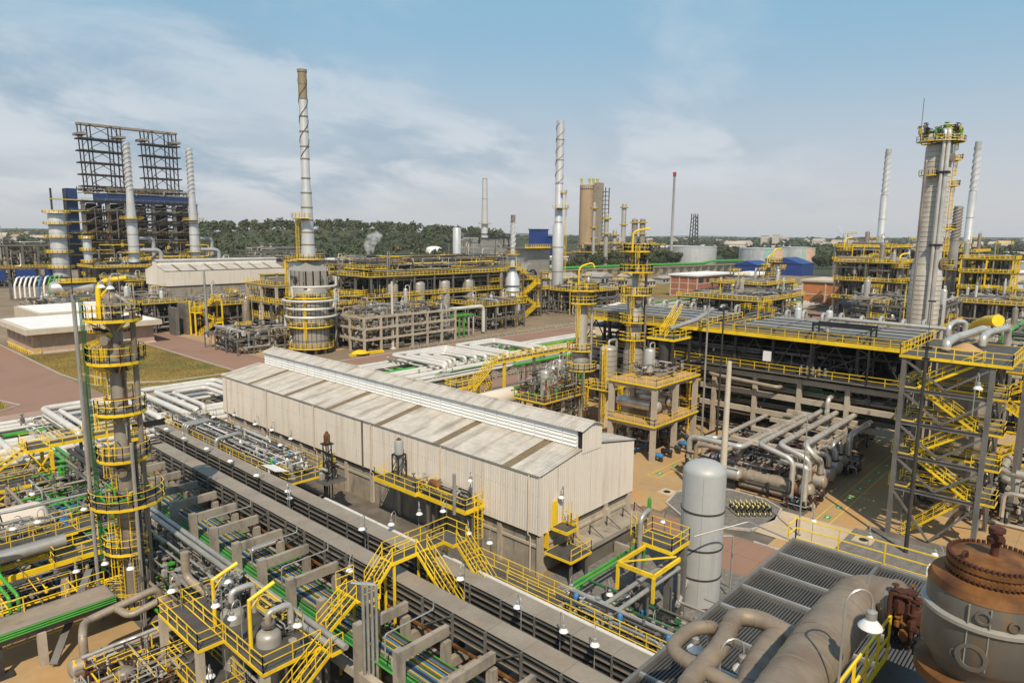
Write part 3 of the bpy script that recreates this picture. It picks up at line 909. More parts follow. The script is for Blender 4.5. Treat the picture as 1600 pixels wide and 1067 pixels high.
mb.box(BX0 + .22, BY0 + .36, 2.55, BX0 + .345, BY1 - .4, 2.8)
mb.box(BX0 + .8, BY0 + .22, 2.55, BX1 - .4, BY0 + .345, 2.8)
mb.build('wall_ledge', 'concpale', house, smooth=False)
mb = MB()
mb.box(BX0 + .05, BY0 + .05, SB - .22, BX1 - .05, BY0 + .2, SB - .02)
mb.box(BX0 + .05, BY0 + .21, SB - .22, BX0 + .2, BY1 - .05, SB - .02)
mb.build('siding_soffit', 'black', house, smooth=False)
# corrugated siding sheets: every bay and row is a sheet of its own
def corr(mb, p, du, L, z0, z1f, pitch=0.30, d=0.022, nrm=V(0, 0, 1)):
    """vertical ribs along du from p; z1f(t) gives the top"""
    n = max(1, int(round(L / pitch)))
    pr = []
    for i in range(n):
        for f, q in ((0, 0), (.42, 0), (.5, 1), (.92, 1)):
            pr.append(((i + f) * L / n, q * d))
    pr.append((L, 0))
    b = len(mb.v)
    for s_, q in pr:
        c = p + du * s_ + nrm * q
        mb.v.append((c.x, c.y, z0))
        mb.v.append((c.x, c.y, z1f(s_)))
    for i in range(len(pr) - 1):
        a = b + i * 2
        mb.f.append((a, a + 2, a + 3, a + 1))
RZ = 10.45
rows = [(SB, 5.75), (5.72, 7.6), (7.57, EZ - .06)]
nb = 20
bw = (BY1 - BY0) / nb
for ri, (za, zb) in enumerate(rows):
    o = 0.012 * (2 - ri)
    c0 = MB()
    corr(c0, V(BX0 - o, BY0 + bw - .004, 0), V(0, -1, 0), bw - .02, za, lambda s_: zb, nrm=V(-1, 0, 0))
    c0 = c0.build('siding_sheet', 'cream', house, smooth=False)
    for k in range(1, nb): inst(c0, house, (0.004 * ((k * 7 + ri) % 3), k * bw, 0))
gw = (BX1 - BX0) / 6
slope = (RZ - EZ) / (7.45 - 1.45)
for k in range(6):
    xa = BX0 + k * gw
    for ri, (za, zb) in enumerate(rows):
        o = 0.012 * (2 - ri)
        top = (lambda s_, zb=zb: zb) if ri < 2 else (lambda s_, xa=xa: EZ - .1 + min(6.0, 7.45 - abs(xa + s_ - (BX0 + BX1) / 2)) * slope)
        m2 = MB()
        corr(m2, V(xa + .01, BY0 - o - 0.003 * (k % 2), 0), V(1, 0, 0), gw - .02, za, top, nrm=V(0, -1, 0))
        m2.build('siding_sheet', 'cream', house, smooth=False)
mb = MB()
mb.box(BX1 - .02, BY0 + .01, SB, BX1 + .03, BY1, EZ - .05)
mb.box(BX0 + .02, BY1 - .03, SB, BX1 - .03, BY1 + .03, EZ + .2)
mb.build('siding', 'cream', house, smooth=False)
MB().box(BX0 - .1, BY0 - .1, SB, BX0 + .12, BY0 + .12, EZ).build('corner_trim', 'cream', house, smooth=False)
MB().box(BX0 - .09, 62.1, SB - .1, BX0 + .1, 62.4, EZ - .05).build('expansion_joint', 'concdark', house, smooth=False)
MB().box(BX0 - .14, BY0 - .1, EZ - .12, BX0 + .12, BY1 + .1, EZ + .02).build('gutter', 'plaster', house, smooth=False)
# roof: three sheets up the slope in every 1.9 m lane, with brown translucent lanes between
MX0, MX1 = 49.35, 52.45
strips = [88.3, 78.6, 68.9, 59.2, 49.6, 40.1]
def roof_sheet(y0, y1, s0, s1, side, m, lift):
    m2 = MB()
    if side < 0: xa, xb, za, zb = BX0 - .2 + s0 * 6.1, BX0 - .2 + s1 * 6.1, EZ + s0 * (RZ - EZ), EZ + s1 * (RZ - EZ)
    else: xa, xb, za, zb = BX1 + .2 - s0 * 6.1, BX1 + .2 - s1 * 6.1, EZ + s0 * (RZ - EZ), EZ + s1 * (RZ - EZ)
    n = max(2, int((y1 - y0) / .24))
    b = len(m2.v)
    for i in range(n * 2 + 1):
        y = y0 + (y1 - y0) * i / (n * 2)
        q = lift + (0.03 if i % 2 else 0)
        m2.v += [(xa, y, za + q), (xb, y, zb + q)]
    for i in range(n * 2):
        a = b + i * 2
        f = (a, a + 1, a + 3, a + 2)
        m2.f.append(tuple(reversed(f)) if side < 0 else f)
    m2.f = [tuple(reversed(f)) if side < 0 else f for f in m2.f]
    m2.f = [tuple(reversed(f)) for f in m2.f] if side < 0 else m2.f
    return m2.build('roof_sheet' if m == 'roof' else 'translucent_strip', m, house, smooth=False)
edges = [BY0 - .15]
for s_ in sorted(strips): edges += [s_ - .5, s_ + .5]
edges.append(BY1 + .15)
for a, b in zip(edges[:-1], edges[1:]):
    isst = (b - a) < 1.2
    lanes = [(a, b)] if isst else [(a + (b - a) * i / 5, a + (b - a) * (i + 1) / 5) for i in range(5)]
    for ya, yb in lanes:
        if isst:
            roof_sheet(ya, yb, 0, 1, -1, 'strip', .0)
            roof_sheet(ya, yb, 0, 1, 1, 'strip', .0)
        else:
            for r_ in range(3): roof_sheet(ya + .006, yb - .006, r_ / 3 - (.015 if r_ else 0), (r_ + 1) / 3, -1, 'roof', .012 * r_ + random.uniform(0, .012))
            roof_sheet(ya, yb, 0, 1, 1, 'roof', .01)
# ridge monitor with louvre panels
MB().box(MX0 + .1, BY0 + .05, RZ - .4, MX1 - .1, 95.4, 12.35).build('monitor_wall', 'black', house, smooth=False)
m2 = MB()
corr(m2, V(MX0, BY0 - .06, 0), V(1, 0, 0), MX1 - MX0, RZ - .45, lambda s_: 12.3 + .4 * (1 - abs(s_ - 1.55) / 1.55), nrm=V(0, -1, 0))
m2.build('monitor_gable', 'cream', house, smooth=False)
nl = 34
lw = (95.2 - (BY0 + .5)) / nl
def louver(side):
    m2 = MB()
    x = MX0 if side < 0 else MX1
    for k in range(5):
        z = RZ + .1 + k * .36
        y0, y1 = BY0 + .5 + .05, BY0 + .5 + lw - .05
        m2.beam((x + side * -.02, y0, z + .16), (x + side * -.02, y1, z + .16), .03, .03)
        b = len(m2.v)
        m2.v += [(x + side * .10, y0, z), (x + side * .10, y1, z), (x, y1, z + .33), (x, y0, z + .33)]
        m2.f.append((b, b + 3, b + 2, b + 1) if side < 0 else (b, b + 1, b + 2, b + 3))
    m2.box(x - .05, BY0 + .46, RZ - .1, x + .05, BY0 + .54, 12.2)
    return m2.build('louver_panel', 'louver', house, smooth=False)
for side in (-1, 1):
    l0 = louver(side)
    for k in range(1, nl): inst(l0, house, (0, k * lw, 0))
for side in (-1, 1):
    r0 = MB()
    xe, xr = (MX0 - .35, (MX0 + MX1) / 2) if side < 0 else (MX1 + .35, (MX0 + MX1) / 2)
    b = 0
    n = 8
    L = (95.6 - BY0 + .35) / 20
    for i in range(n * 2 + 1):
        y = BY0 - .3 + L * i / (n * 2) * .995
        q = 0.03 if i % 2 else 0
        r0.v += [(xe, y, 12.22 + q), (xr, y, 12.78 + q)]
    for i in range(n * 2):
        a = i * 2
        r0.f.append((a, a + 1, a + 3, a + 2) if side > 0 else (a, a + 2, a + 3, a + 1))
    r0.f = [tuple(reversed(f)) for f in r0.f]
    r0 = r0.build('monitor_roof_sheet', 'roof', house, smooth=False)
    for k in range(1, 20): inst(r0, house, (0, k * L, 0.004 * (k % 2)))
MB().tube([((MX0 + MX1) / 2, BY0 - .32, 12.80), ((MX0 + MX1) / 2, 95.6, 12.80)], .14, 6).build('ridge_cap', 'roof', house)
m2 = MB()
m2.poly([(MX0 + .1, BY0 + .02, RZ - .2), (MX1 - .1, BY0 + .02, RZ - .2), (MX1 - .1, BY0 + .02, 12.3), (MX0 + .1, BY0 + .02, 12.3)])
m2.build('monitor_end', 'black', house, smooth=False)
# lamps and wall fittings on the hall
d0 = MB().box(45.1, BY0 - .16, 4.4, 45.75, BY0 - .07, 6.6).build('door', 'yellow', house, smooth=False)
for k in range(6):
    y = BY0 + 1.2 + k * 11.6
    MB().tube(bend([(BX0 - .1, y, EZ - .15), (BX0 - .16, y, EZ - .5), (BX0 - .16, y, SB - .2), (BX0 + .2, y, SB - .5), (BX0 + .2, y, .1)], .15), .07, 7).build('downpipe', 'plaster', house)
m2 = MB()
for z in (5.73, 7.58):
    for k in range(120): m2.box(BX0 - .05, BY0 + .25 + k * .5, z - .09, BX0 - .03, BY0 + .29 + k * .5, z - .05)
m2.build('sheet_screws', 'rustdark', house, kind='stuff', smooth=False)
mb = MB()
for k in range(34): strip(mb, 56.6, -28 + 3.4 * k, 63.3, -27.95 + 3.4 * k, .0235)
for k in range(60): strip(mb, 40 + 6 * k, 127.1, 40.06 + 6 * k, 136.9, .0285)
strip(mb, 59.95, -30, 60.0, 86.8, .0245)
struct(mb, 'road_joint', 'concdark')
# ------------------------------------------------------------------ covered cable tray runs and the concrete pipe rack
def tray(label, x0, x1, y0, y1, z, truss):
    t = thing('cable_tray_run', label, 'cable tray', ((x0 + x1) / 2, y0, 0), 'covered cable tray runs beside the hall')
    L = 2.9
    n = int((y1 - y0) / L)
    c0 = MB().box(x0, y0, z - .035, x1, y0 + L - .025, z).build('tray_cover', 'traycover', t, smooth=False)
    for k in range(1, n): inst(c0, t, (0.008 * ((k * 5) % 3 - 1), k * L, 0.006 * (k % 2)))
    ye = y0 + n * L
    p0 = MB().box(x0 - .07, y0 - .05, z - 1.75, x0 - .005, y0 + .07, z - .04).box(x1 + .005, y0 - .05, z - 1.75, x1 + .07, y0 + .07, z - .04).build('tray_post', 'steel', t, smooth=False)
    for k in range(1, n + 1): inst(p0, t, (0, k * L, 0))
    for lv in range(4):
        zz = z - .22 - lv * .44
        m2 = MB()
        for x in (x0 + .01, x1 - .03): m2.box(x, y0, zz - .06, x + .02, ye, zz + .06)
        m2.box(x0 + .03, y0, zz - .06, x1 - .03, ye, zz - .04)
        m2.build('tray', 'traycover' if lv % 2 else 'steel', t, smooth=False)
        m2 = MB()
        for j in range(5):
            xx = x0 + .12 + j * (x1 - x0 - .24) / 4
            m2.tube([(xx, y0 + .1, zz), (xx, ye - .1, zz)], .04, 5)
        m2.build('cables', 'darksteel', t, kind='stuff')
    if truss:
        m2 = MB()
        m2.beam((x0 - .12, y0, z - 2.1), (x0 - .12, ye, z - 2.1), .16, .16)
        m2.build('bottom_chord', 'rust', t, smooth=False)
        for k in range(n):
            d_ = MB().beam((x0 - .1, y0 + k * L, z - .15), (x0 - .1, y0 + (k + 1) * L, z - 1.95) if k % 2 else (x0 - .1, y0 + (k + 1) * L, z - .15), .06) if False else None
        dA = MB().beam((x0 - .12, y0 + .1, z - .2), (x0 - .12, y0 + L - .1, z - 1.95), .07).build('truss_diagonal', 'steel', t, smooth=False)
        vA = MB().box(x0 - .17, y0 - .06, z - 2.0, x0 - .08, y0 + .06, z - .05).build('truss_post', 'steel', t, smooth=False)
        for k in range(1, n):
            inst(vA, t, (0, k * L, 0))
            if k % 2 == 0: inst(dA, t, (0, k * L, 0))
    l0 = MB().box(x0 + .1, y0 + .4, 0, x0 + .4, y0 + .7, z - 1.8).box(x1 - .4, y0 + .4, 0, x1 - .1, y0 + .7, z - 1.8).build('support_leg', 'darksteel', t, smooth=False)
    for k in range(1, n // 3): inst(l0, t, (0, k * L * 3, 0))
    return t
tray('tan topped cable tray run with rusty bottom chord, the one nearer the open pipe rack', 27.0, 28.45, 12, 80, 6.5, True)
tray('tan topped cable tray run lying nearer the cream hall and the valve platforms', 30.2, 31.6, 8, 87, 6.5, False)

rack = thing('concrete_pipe_rack', 'low concrete pipe rack carrying green, blue and yellow lines beside the cable trays', 'pipe rack', (24.4, 45, 0))
RY = [19, 22.2, 25.3, 29.3, 33.3, 37.4, 41.4, 45.5, 49.5, 53.5, 57.5, 61.5, 65.5, 69.5, 73.5, 77.5, 81.5]
cA = MB().box(22.32, 18.75, 0, 22.88, 19.25, 6.1).build('column', 'conc', rack, smooth=False)
cB = MB().box(26.0, 18.75, 0, 26.5, 19.25, 5.0).build('column', 'conc', rack, smooth=False)
bA = MB().box(22.9, 18.83, 5.32, 26.4, 19.17, 6.0).build('beam', 'conc', rack, smooth=False)
bB = MB().box(22.92, 18.8, 3.0, 32.6, 19.2, 3.62).build('beam', 'conc', rack, smooth=False)
for i, y in enumerate(RY[1:]):
    d = (0, y - RY[0], 0)
    inst(cA, rack, d); inst(cB, rack, d); inst(bB, rack, d)
    if i != 4: inst(bA, rack, d)
m2 = MB()
m2.box(22.35, 12, 2.35, 22.85, 83, 2.95).box(26.05, 12, 2.35, 26.45, 83, 2.95)
m2.build('stringer_beam', 'concpale', rack, smooth=False)
rg = random.Random(11)
x = 23.0
seq = ['green', 'darkgreen', 'green', 'darksteel', 'green', 'steel', 'ypipe', 'blue', 'darksteel', 'blue', 'ypipe', 'darkgreen', 'steel', 'ypipe', 'blue', 'darksteel', 'ypipe', 'rust', 'blue', 'steel', 'darksteel', 'green']
for i, c in enumerate(seq):
    r = rg.choice((.035, .05, .06, .07))
    x += r
    z = 3.66 + r
    y0, y1 = 10, 82
    MB().tube(bend([(x, y0, z), (x, y1, z)], .3), r, 7).build('pipe', c, rack)
    x += r + .035
for i, (y, c) in enumerate(((35.0, 'green'), (35.3, 'green'), (35.6, 'green'), (47.2, 'green'), (47.5, 'green'), (51.0, 'alu'), (31, 'alu'), (43.6, 'aluwarm'), (27.2, 'aluwarm'), (26.6, 'alu'))):
    MB().tube(bend([(23.5 + (i % 3) * .5, y, 3.6), (23.5 + (i % 3) * .5, y, 4.3), (32, y, 4.3)], .2), .09 if c == 'green' else .17, 8).build('cross_pipe', c, rack)
for k, y in enumerate((54.6, 47.0, 42.6, 30.6)):
    MB().tube(bend([(22.6, y, 5.0), (22.6, y, 6.5), (26.4, y, 6.5), (26.4, y, 7.1)], .2), .05, 6).build('conduit', 'galv', rack)
# lower deck of brown older pipes below
for i in range(12):
    xx = 26.9 + i * .45
    MB().tube([(xx, 10, 2.75), (xx, 84, 2.75)], rg.choice((.08, .12, .15)), 7).build('pipe', rg.choice(['steel', 'aluwarm', 'alu', 'darksteel', 'rust']), rack)
sheet('rack_paving', 'concdark', -5, 5, 43.4, 84, 0.05)

pipe('left one of the paired pale grey lines beside the concrete rack', [(20.6, 33.5, 5.5), (20.6, 63, 5.5), (20.6, 63, 1)], .2, 'galv', bands=1.2, group='grey line pair beside the concrete rack')
pipe('right one of the paired pale grey lines beside the concrete rack', [(21.15, 32.5, 5.5), (21.15, 63.6, 5.5), (21.15, 63.6, 1)], .2, 'galv', bands=1.2, group='grey line pair beside the concrete rack')
pipe('thin grey line running low in front of the pale line pair', [(19.9, 35, 4.9), (19.9, 61, 4.9)], .1, 'galv')
sup = thing('line_support', 'row of grey steel posts holding the pale line pair', 'support', (20.7, 48, 0))
for k in range(7):
    y = 35.5 + k * 4.4
    MB().beam((20.3, y, 0), (20.3, y, 5.2), .2).beam((21.5, y, 0), (21.5, y, 5.2), .2).beam((19.7, y, 5.2), (21.7, y, 5.2), .16).build('post_frame', 'steel', sup, smooth=False)
clutter(sup, 17.5, 46, 0.5, 21.8, 62, 4.6, 90, 21, ('alu', 'steel', 'aluwarm', 'darksteel', 'galv', 'green'))
pipe('long pale pipe along the right side of the cable trays', [(31.98, 6, 6.35), (31.98, 52, 6.35), (31.98, 52, 3)], .14, 'whitepipe', bands=2.4)
pipe('rusty beige pipe low between the trays and the hall wall', [(33.6, 40, 2.6), (33.6, 70, 2.6), (36.5, 70, 2.6)], .22, 'aluwarm', bands=1.5)
pipe('thick dark pipe at the foot of the hall wall', [(38.5, 38, 1.4), (38.5, 72, 1.4)], .35, 'concdark')
for k in range(4):
    x = 35.0 + k * 1.05
    pipe('thin line on sleepers along the hall wall, ' + ['nearest the trays', 'second from the trays', 'second from the wall', 'nearest the wall'][k], [(x, 37, 0.7), (x, 84, 0.7)], .11, ['alu', 'steel', 'green', 'alu'][k], group='thin lines between trays and hall')

# ------------------------------------------------------------------ yellow crossover stair over the trays
st = thing('crossover_stair', 'bright yellow crossover bridge with stairs climbing over the cable trays', 'stair', (28.5, 35.5, 0))
def poly_deck(par, pts, z, rails=()):
    d = MB().prism([(p[0], p[1]) for p in pts], z - .06, z).build('platform_deck', 'grate', par, smooth=False)
    m2 = MB()
    for a, b in zip(pts, pts[1:] + pts[:1]): m2.beam((a[0], a[1], z - .1), (b[0], b[1], z - .1), .06, .24)
    m2.build('edge_frame', 'yellow', d, smooth=False)
    for a, b in rails: rail_mb(MB(), [(*pts[a], z), (*pts[b], z)], 1.08, 1.2, .032, False).build('handrail', 'yellow', d)
    return d
poly_deck(st, [(26.6, 35.0), (31.2, 35.0), (31.2, 36.2), (26.6, 36.2)], 8.0, [(2, 3)])
for a, b in ((26.6, 28.6), (29.7, 31.2)): rail_mb(MB(), [(a, 35.0, 8), (b, 35.0, 8)], 1.08, 1.2, .032, False).build('handrail', 'yellow', st)
poly_deck(st, [(31.2, 34.0), (32.6, 34.0), (32.6, 36.2), (31.2, 36.2)], 8.02, [(1, 2), (2, 3)])
stair(st, (29.15, 31.2, 5.0), (29.15, 35.0, 8.0), .95, near=True, r=.032)
stair(st, (32.9 - .9, 30.9, 5.3), (32.9 - .9, 34.0, 8.0), .95, near=True, r=.032)
poly_deck(st, [(23.7, 34.4), (25.1, 34.4), (25.1, 37.4), (23.7, 37.4)], 6.5, [(2, 3), (0, 1)])
stair(st, (25.1, 35.6, 6.5), (26.6, 35.6, 8.0), 1.1, near=True, r=.032)
stair(st, (21.4, 35.6, 5.0), (23.7, 35.6, 6.5), 1.1, near=True, r=.032)
for (x, y, zt) in ((26.8, 35.1, 7.9), (26.8, 36.1, 7.9), (29.75, 35.1, 7.9), (29.75, 36.1, 7.9), (32.5, 34.1, 7.9), (32.5, 36.1, 7.9), (23.8, 34.5, 6.4), (23.8, 37.3, 6.4), (25.0, 37.3, 6.4), (25.0, 34.5, 6.4)):
    MB().beam((x, y, 0), (x, y, zt), .14).build('post', 'yellow', st, smooth=False)
m2 = MB()
m2.beam((23.8, 34.5, 4.6), (25, 34.5, 6.3), .08).beam((23.8, 37.3, 4.6), (25, 37.3, 6.3), .08).beam((32.5, 36.1, 5.5), (31.4, 36.1, 7.8), .09)
m2.build('brace', 'yellow', st, smooth=False)
wk = thing('walkway', 'narrow yellow railed walkway running between the pale pipe and the hall', 'walkway', (33, 20, 0))
deck(wk, 32.45, 8, 33.7, 31.0, 5.2, rail='EW', post=1.9, r=.032)
deck(wk, 33.75, 27.0, 36.0, 36.0, 4.4, rail='EN', post=1.6, r=.03)
for y in (9, 14, 19, 24, 29):
    MB().box(32.6, y, 0, 32.85, y + .25, 5.1).build('post', 'steel', wk, smooth=False)
    MB().box(33.35, y, 0, 33.6, y + .25, 5.1).build('post', 'steel', wk, smooth=False)
clutter(wk, 33.8, 12, 4.2, 35.2, 27, 6.2, 130, 5, ('steel', 'galv', 'alu', 'darksteel'), .04, .10)
m2 = MB()
for y in (15, 18.5, 22, 25.5): m2.lathe(34.6, y, [(.16, 5.6), (.2, 5.65), (.2, 6.1), (.12, 6.2)], 10)
m2.build('valve_actuator', 'blue', wk)
# four tall grey conduits
cb = thing('conduit_bundle', 'four tall grey square conduits bundled upright beside the yellow landing', 'conduit', (22.4, 32.5, 0))
for k in range(4): MB().tube(bend([(22.5 + .22 * k, 32.6 - .14 * k, 0), (22.5 + .22 * k, 32.6 - .14 * k, 9.0 - .05 * k), (22.0 + .22 * k, 33.1 - .14 * k, 9.1 - .05 * k)], .15), .1, 6).build('conduit', 'galv', cb)

# ------------------------------------------------------------------ valve platforms along the hall
def valve_platform(label, x0, y0, x1, y1, z, seed, n, rails='NSEW', actu=6, dens=('steel', 'galv', 'alu', 'darksteel', 'whitepipe', 'steel')):
    t = thing('valve_platform', label, 'platform', ((x0 + x1) / 2, (y0 + y1) / 2, 0))
    deck(t, x0, y0, x1, y1, z, rail=rails, r=.034, post=1.5)
    k = max(2, int((y1 - y0) / 6) + 1)
    for i in range(k):
        for x in (x0 + .2, x1 - .2):
            y = y0 + .3 + (y1 - y0 - .6) * i / (k - 1)
            MB().box(x - .12, y - .12, 0, x + .12, y + .12, z - .1).build('leg', 'steel', t, smooth=False)
    clutter(t, x0 + .5, y0 + .7, z, x1 - .3, y1 - .5, z + 1.5, n, seed, dens, .03, .085)
    rq = random.Random(seed + 1)
    for i in range(n // 14):
        yy, xx = rq.uniform(y0 + 1, y1 - 3), rq.uniform(x0 + .8, x1 - .8)
        rail_mb(MB(), [(xx, yy, z), (xx, yy + rq.uniform(1, 2.5), z)], 1.1, 1.2, .028, False).build('inner_rail', 'yellow', t)
        MB().lathe(xx + .3, yy, [(.16, z), (.2, z + .3), (.2, z + rq.uniform(.7, 1.5)), (.05, z + 1.7)], 9).build('valve_body', rq.choice(['galv', 'steel', 'alu', 'white']), t)
    rg_ = random.Random(seed)
    for i in range(actu):
        x, y = rg_.uniform(x0 + .6, x1 - .5), rg_.uniform(y0 + 1, y1 - 1)
        MB().lathe(x, y, [(.12, z + .9), (.17, z + .95), (.17, z + 1.45), (.05, z + 1.6)], 9).build('valve_actuator', 'blue' if i % 3 else 'green', t)
    return t
vp = valve_platform('long yellow railed platform crowded with valves beside the far half of the hall', 33.7, 61.5, 38.5, 93, 4.6, 31, 520)
for k, y in enumerate((84.5, 85.1, 85.7, 76.5)):
    pipe('bent silver line at the valve platform railing, ' + ['first of the three together', 'second of the three together', 'third of the three together', 'the single one further on'][k], [(33.2, y, 1), (33.2, y, 6.3), (36.5, y + .5, 6.3), (36.5, y + .5, 4.8)], .16 if k < 3 else .24, 'galv', rb=.5, group='bent silver lines at the valve platform')
pipe('silver line with two elbows above the valve platform', [(37.6, 81, 4.6), (37.6, 81, 6.1), (37.6, 72, 6.1), (37.6, 72, 4.7)], .22, 'alu', rb=.6)
sh = thing('sun_shelter', 'small white sloping canopy at the corner of the valve platform', 'canopy', (33.6, 63.5, 0))
m2 = MB()
m2.poly([(32.9, 62.4, 6.0), (34.5, 62.4, 5.6), (34.5, 65.4, 5.6), (32.9, 65.4, 6.0)]).poly([(32.9, 65.4, 5.95), (34.5, 65.4, 5.55), (34.5, 62.4, 5.55), (32.9, 62.4, 5.95)])
m2.build('roof_sheet', 'white', sh, smooth=False)
MB().beam((33.0, 63.9, 0), (33.0, 63.9, 5.9), .16).build('post', 'white', sh, smooth=False)
# orange pot on a dark lattice stand
bn = thing('drum_on_lattice_stand', 'rust orange pot on a dark lattice stand at the platform end', 'pot', (37.6, 60.2, 0))
m2 = MB()
for dx, dy in ((-.3, -.3), (.3, -.3), (.3, .3), (-.3, .3)): m2.beam((37.6 + dx, 60.2 + dy, 0), (37.6 + dx, 60.2 + dy, 8.3), .09)
for z in (4.7, 5.5, 6.3, 7.1):
    m2.beam((37.3, 59.9, z), (37.9, 59.9, z + .8), .05).beam((37.3, 60.5, z + .8), (37.3, 59.9, z), .05).beam((37.9, 60.5, z), (37.9, 59.9, z + .8), .05)
m2.box(37.1, 59.7, 8.3, 38.1, 60.7, 8.42)
m2.build('lattice_stand', 'black', bn, smooth=False)
MB().lathe(37.6, 60.2, [(.3, 8.43), (.33, 8.5), (.33, 9.3), (.22, 9.45), (.16, 9.46), (.16, 9.65), (.05, 9.7)], 14).build('pot', 'rust', bn)
clutter(bn, 37.0, 59.6, 4.6, 38.6, 60.9, 6.2, 16, 77, ('ypipe', 'darksteel', 'alu'))
deck(bn, 36.8, 59.3, 39.2, 61.1, 4.4, rail='', fasm='steel')

hp = thing('wall_platform', 'yellow railed platform bracketed to the middle of the hall wall', 'platform', (42, 49, 0))
deck(hp, 40.6, 49.6, 43.3, 56.2, 5.0, rail='NWS', r=.034, fas=.42)
deck(hp, 40.9, 42.9, 43.3, 49.5, 5.0, rail='WS', r=.034, fas=.42)
for y in (43.3, 46, 49.5, 53, 56):
    MB().beam((40.9, y, 4.85), (43.7, y, 3.2), .14).build('bracket', 'yellow', hp, smooth=False)
ladder_part(hp, 42.0, 42.6, 0.2, 5.0, rad(-90), r=.03)
lt = ladder_part(hp, 42.6, 42.5, 5.0, 6.2, rad(-90), r=.03)
for k in range(3):
    MB().box(41.2 + .7 * k, 48.5, 0, 41.4 + .7 * k, 48.7, 4.8).build('post', 'steel', hp, smooth=False)
clutter(hp, 41.2, 43.5, 5.0, 43.2, 51, 6.0, 40, 9, ('darksteel', 'steel', 'ypipe', 'alu'), .05, .1)
tk = thing('tank_on_stand', 'small grey upright tank on a tall black frame beside the hall wall', 'tank', (42.4, 54.4, 5))
for dx, dy in ((-.5, -.5), (.5, -.5), (.5, .5), (-.5, .5)): MB().beam((42.4 + dx, 54.4 + dy, 5.0), (42.4 + dx, 54.4 + dy, 7.4), .11).build('leg', 'black', tk, smooth=False)
m2 = MB()
for a, b in (((-.5, -.5), (.5, -.5)), ((-.5, .5), (-.5, -.5)), ((.5, -.5), (.5, .5)), ((.5, .5), (-.5, .5))):
    m2.beam((42.4 + a[0], 54.4 + a[1], 7.42), (42.4 + b[0], 54.4 + b[1], 7.42), .12)
    m2.beam((42.4 + a[0], 54.4 + a[1], 6.0), (42.4 + b[0], 54.4 + b[1], 7.3), .06)
m2.build('frame_brace', 'black', tk, smooth=False)
MB().lathe(42.4, 54.4, [(.001, 7.5), (.45, 7.5), (.45, 8.75), (.40, 8.9), (.2, 9.0)], 18).build('shell', 'tankgrey', tk)
MB().lathe(42.4, 54.4, [(.28, 8.96), (.28, 9.05), (.1, 9.06), (.1, 9.2)], 12).build('lid', 'rust', tk)
MB().lathe(42.4, 54.4, [(.12, 5), (.3, 6.6), (.44, 7.45)], 12).build('cone', 'tankgrey', tk)
hvessel('small_drum', 'small rust brown drum lying on the wall platform', 'drum', (42.2, 47.6, 5.75), (0, 1, 0), .42, 1.7, 'rust', z0=5.0, sadm='steel')
pipe('grey vertical vent post standing at the near end of the wall platform', [(40.75, 44.2, 4.4), (40.75, 44.2, 8.3)], .17, 'galv', cat='post', name='vent_post')
# gable end fittings
gp = thing('gable_platform', 'yellow door ladder and small landing on the near gable of the hall', 'platform', (45.5, 35.6, 0))
deck(gp, 44.9, 34.3, 46.5, 36.0, 4.35, rail='', fas=.3)
ladder_part(gp, 46.2, 35.0, 2.6, 4.5, rad(-90), r=.034)
ladder_part(gp, 46.2, 35.0, 4.4, 5.6, rad(-90), cage=False, r=.034)
rl = rail_mb(MB(), [(46.5, 36, 4.35), (46.5, 34.3, 4.35)], 1.1, 1, .034).build('handrail', 'yellow', gp)
deck(gp, 43.9, 33.0, 46.8, 35.9, 2.4, rail='SE', r=.034)
MB().box(44.4, 35.95, 2.45, 44.5, 36.42, 4.0).build('door', 'yellow', gp, smooth=False)
for x in (44.2, 46.5): MB().box(x, 33.2, 0, x + .2, 33.4, 2.3).build('post', 'steel', gp, smooth=False)
lg = thing('wall_ledge', 'concrete ledge with black pipe brackets along the foot of the gable', 'ledge', (51, 34.5, 0))
MB().box(46.9, 33.9, 1.75, 58.2, 36.3, 2.05).build('slab', 'conc', lg, smooth=False)
MB().box(46.9, 34.2, 0, 58.2, 34.6, 1.74).build('wall', 'concdark', lg, smooth=False)
for x in (47.6, 50.2, 53.0, 55.8, 57.9):
    MB().beam((x, 35.6, 2.05), (x, 35.6, 3.0), .08).beam((x, 35.6, 2.95), (x, 34.0, 2.2), .05).build('bracket', 'black', lg, smooth=False)
MB().tube([(46.9, 33.95, 2.15), (58.2, 33.95, 2.15)], .05, 6).build('conduit', 'galv', lg)
for k in range(2): pipe('bright green pipe slanting past the gable foot, ' + ['upper', 'lower'][k] + ' of the pair', [(41.0, 30.9 - .45 * k, 1.6), (41.0, 30.9 - .45 * k, 2.2), (51.5, 30.9 - .45 * k, 2.2), (51.5, 30.9 - .45 * k, .5)], .13, 'green', rb=.3, group='green pipe pair by the gable')
wl = thing('low_wall', 'low concrete wall between the gravel and the pipe pit', 'wall', (44, 20, 0))
MB().box(52.0, 31.2, 0, 52.3, 34.0, 1.2).box(43.6, 8, 0, 43.9, 22, .5).build('wall', 'conc', wl, smooth=False)

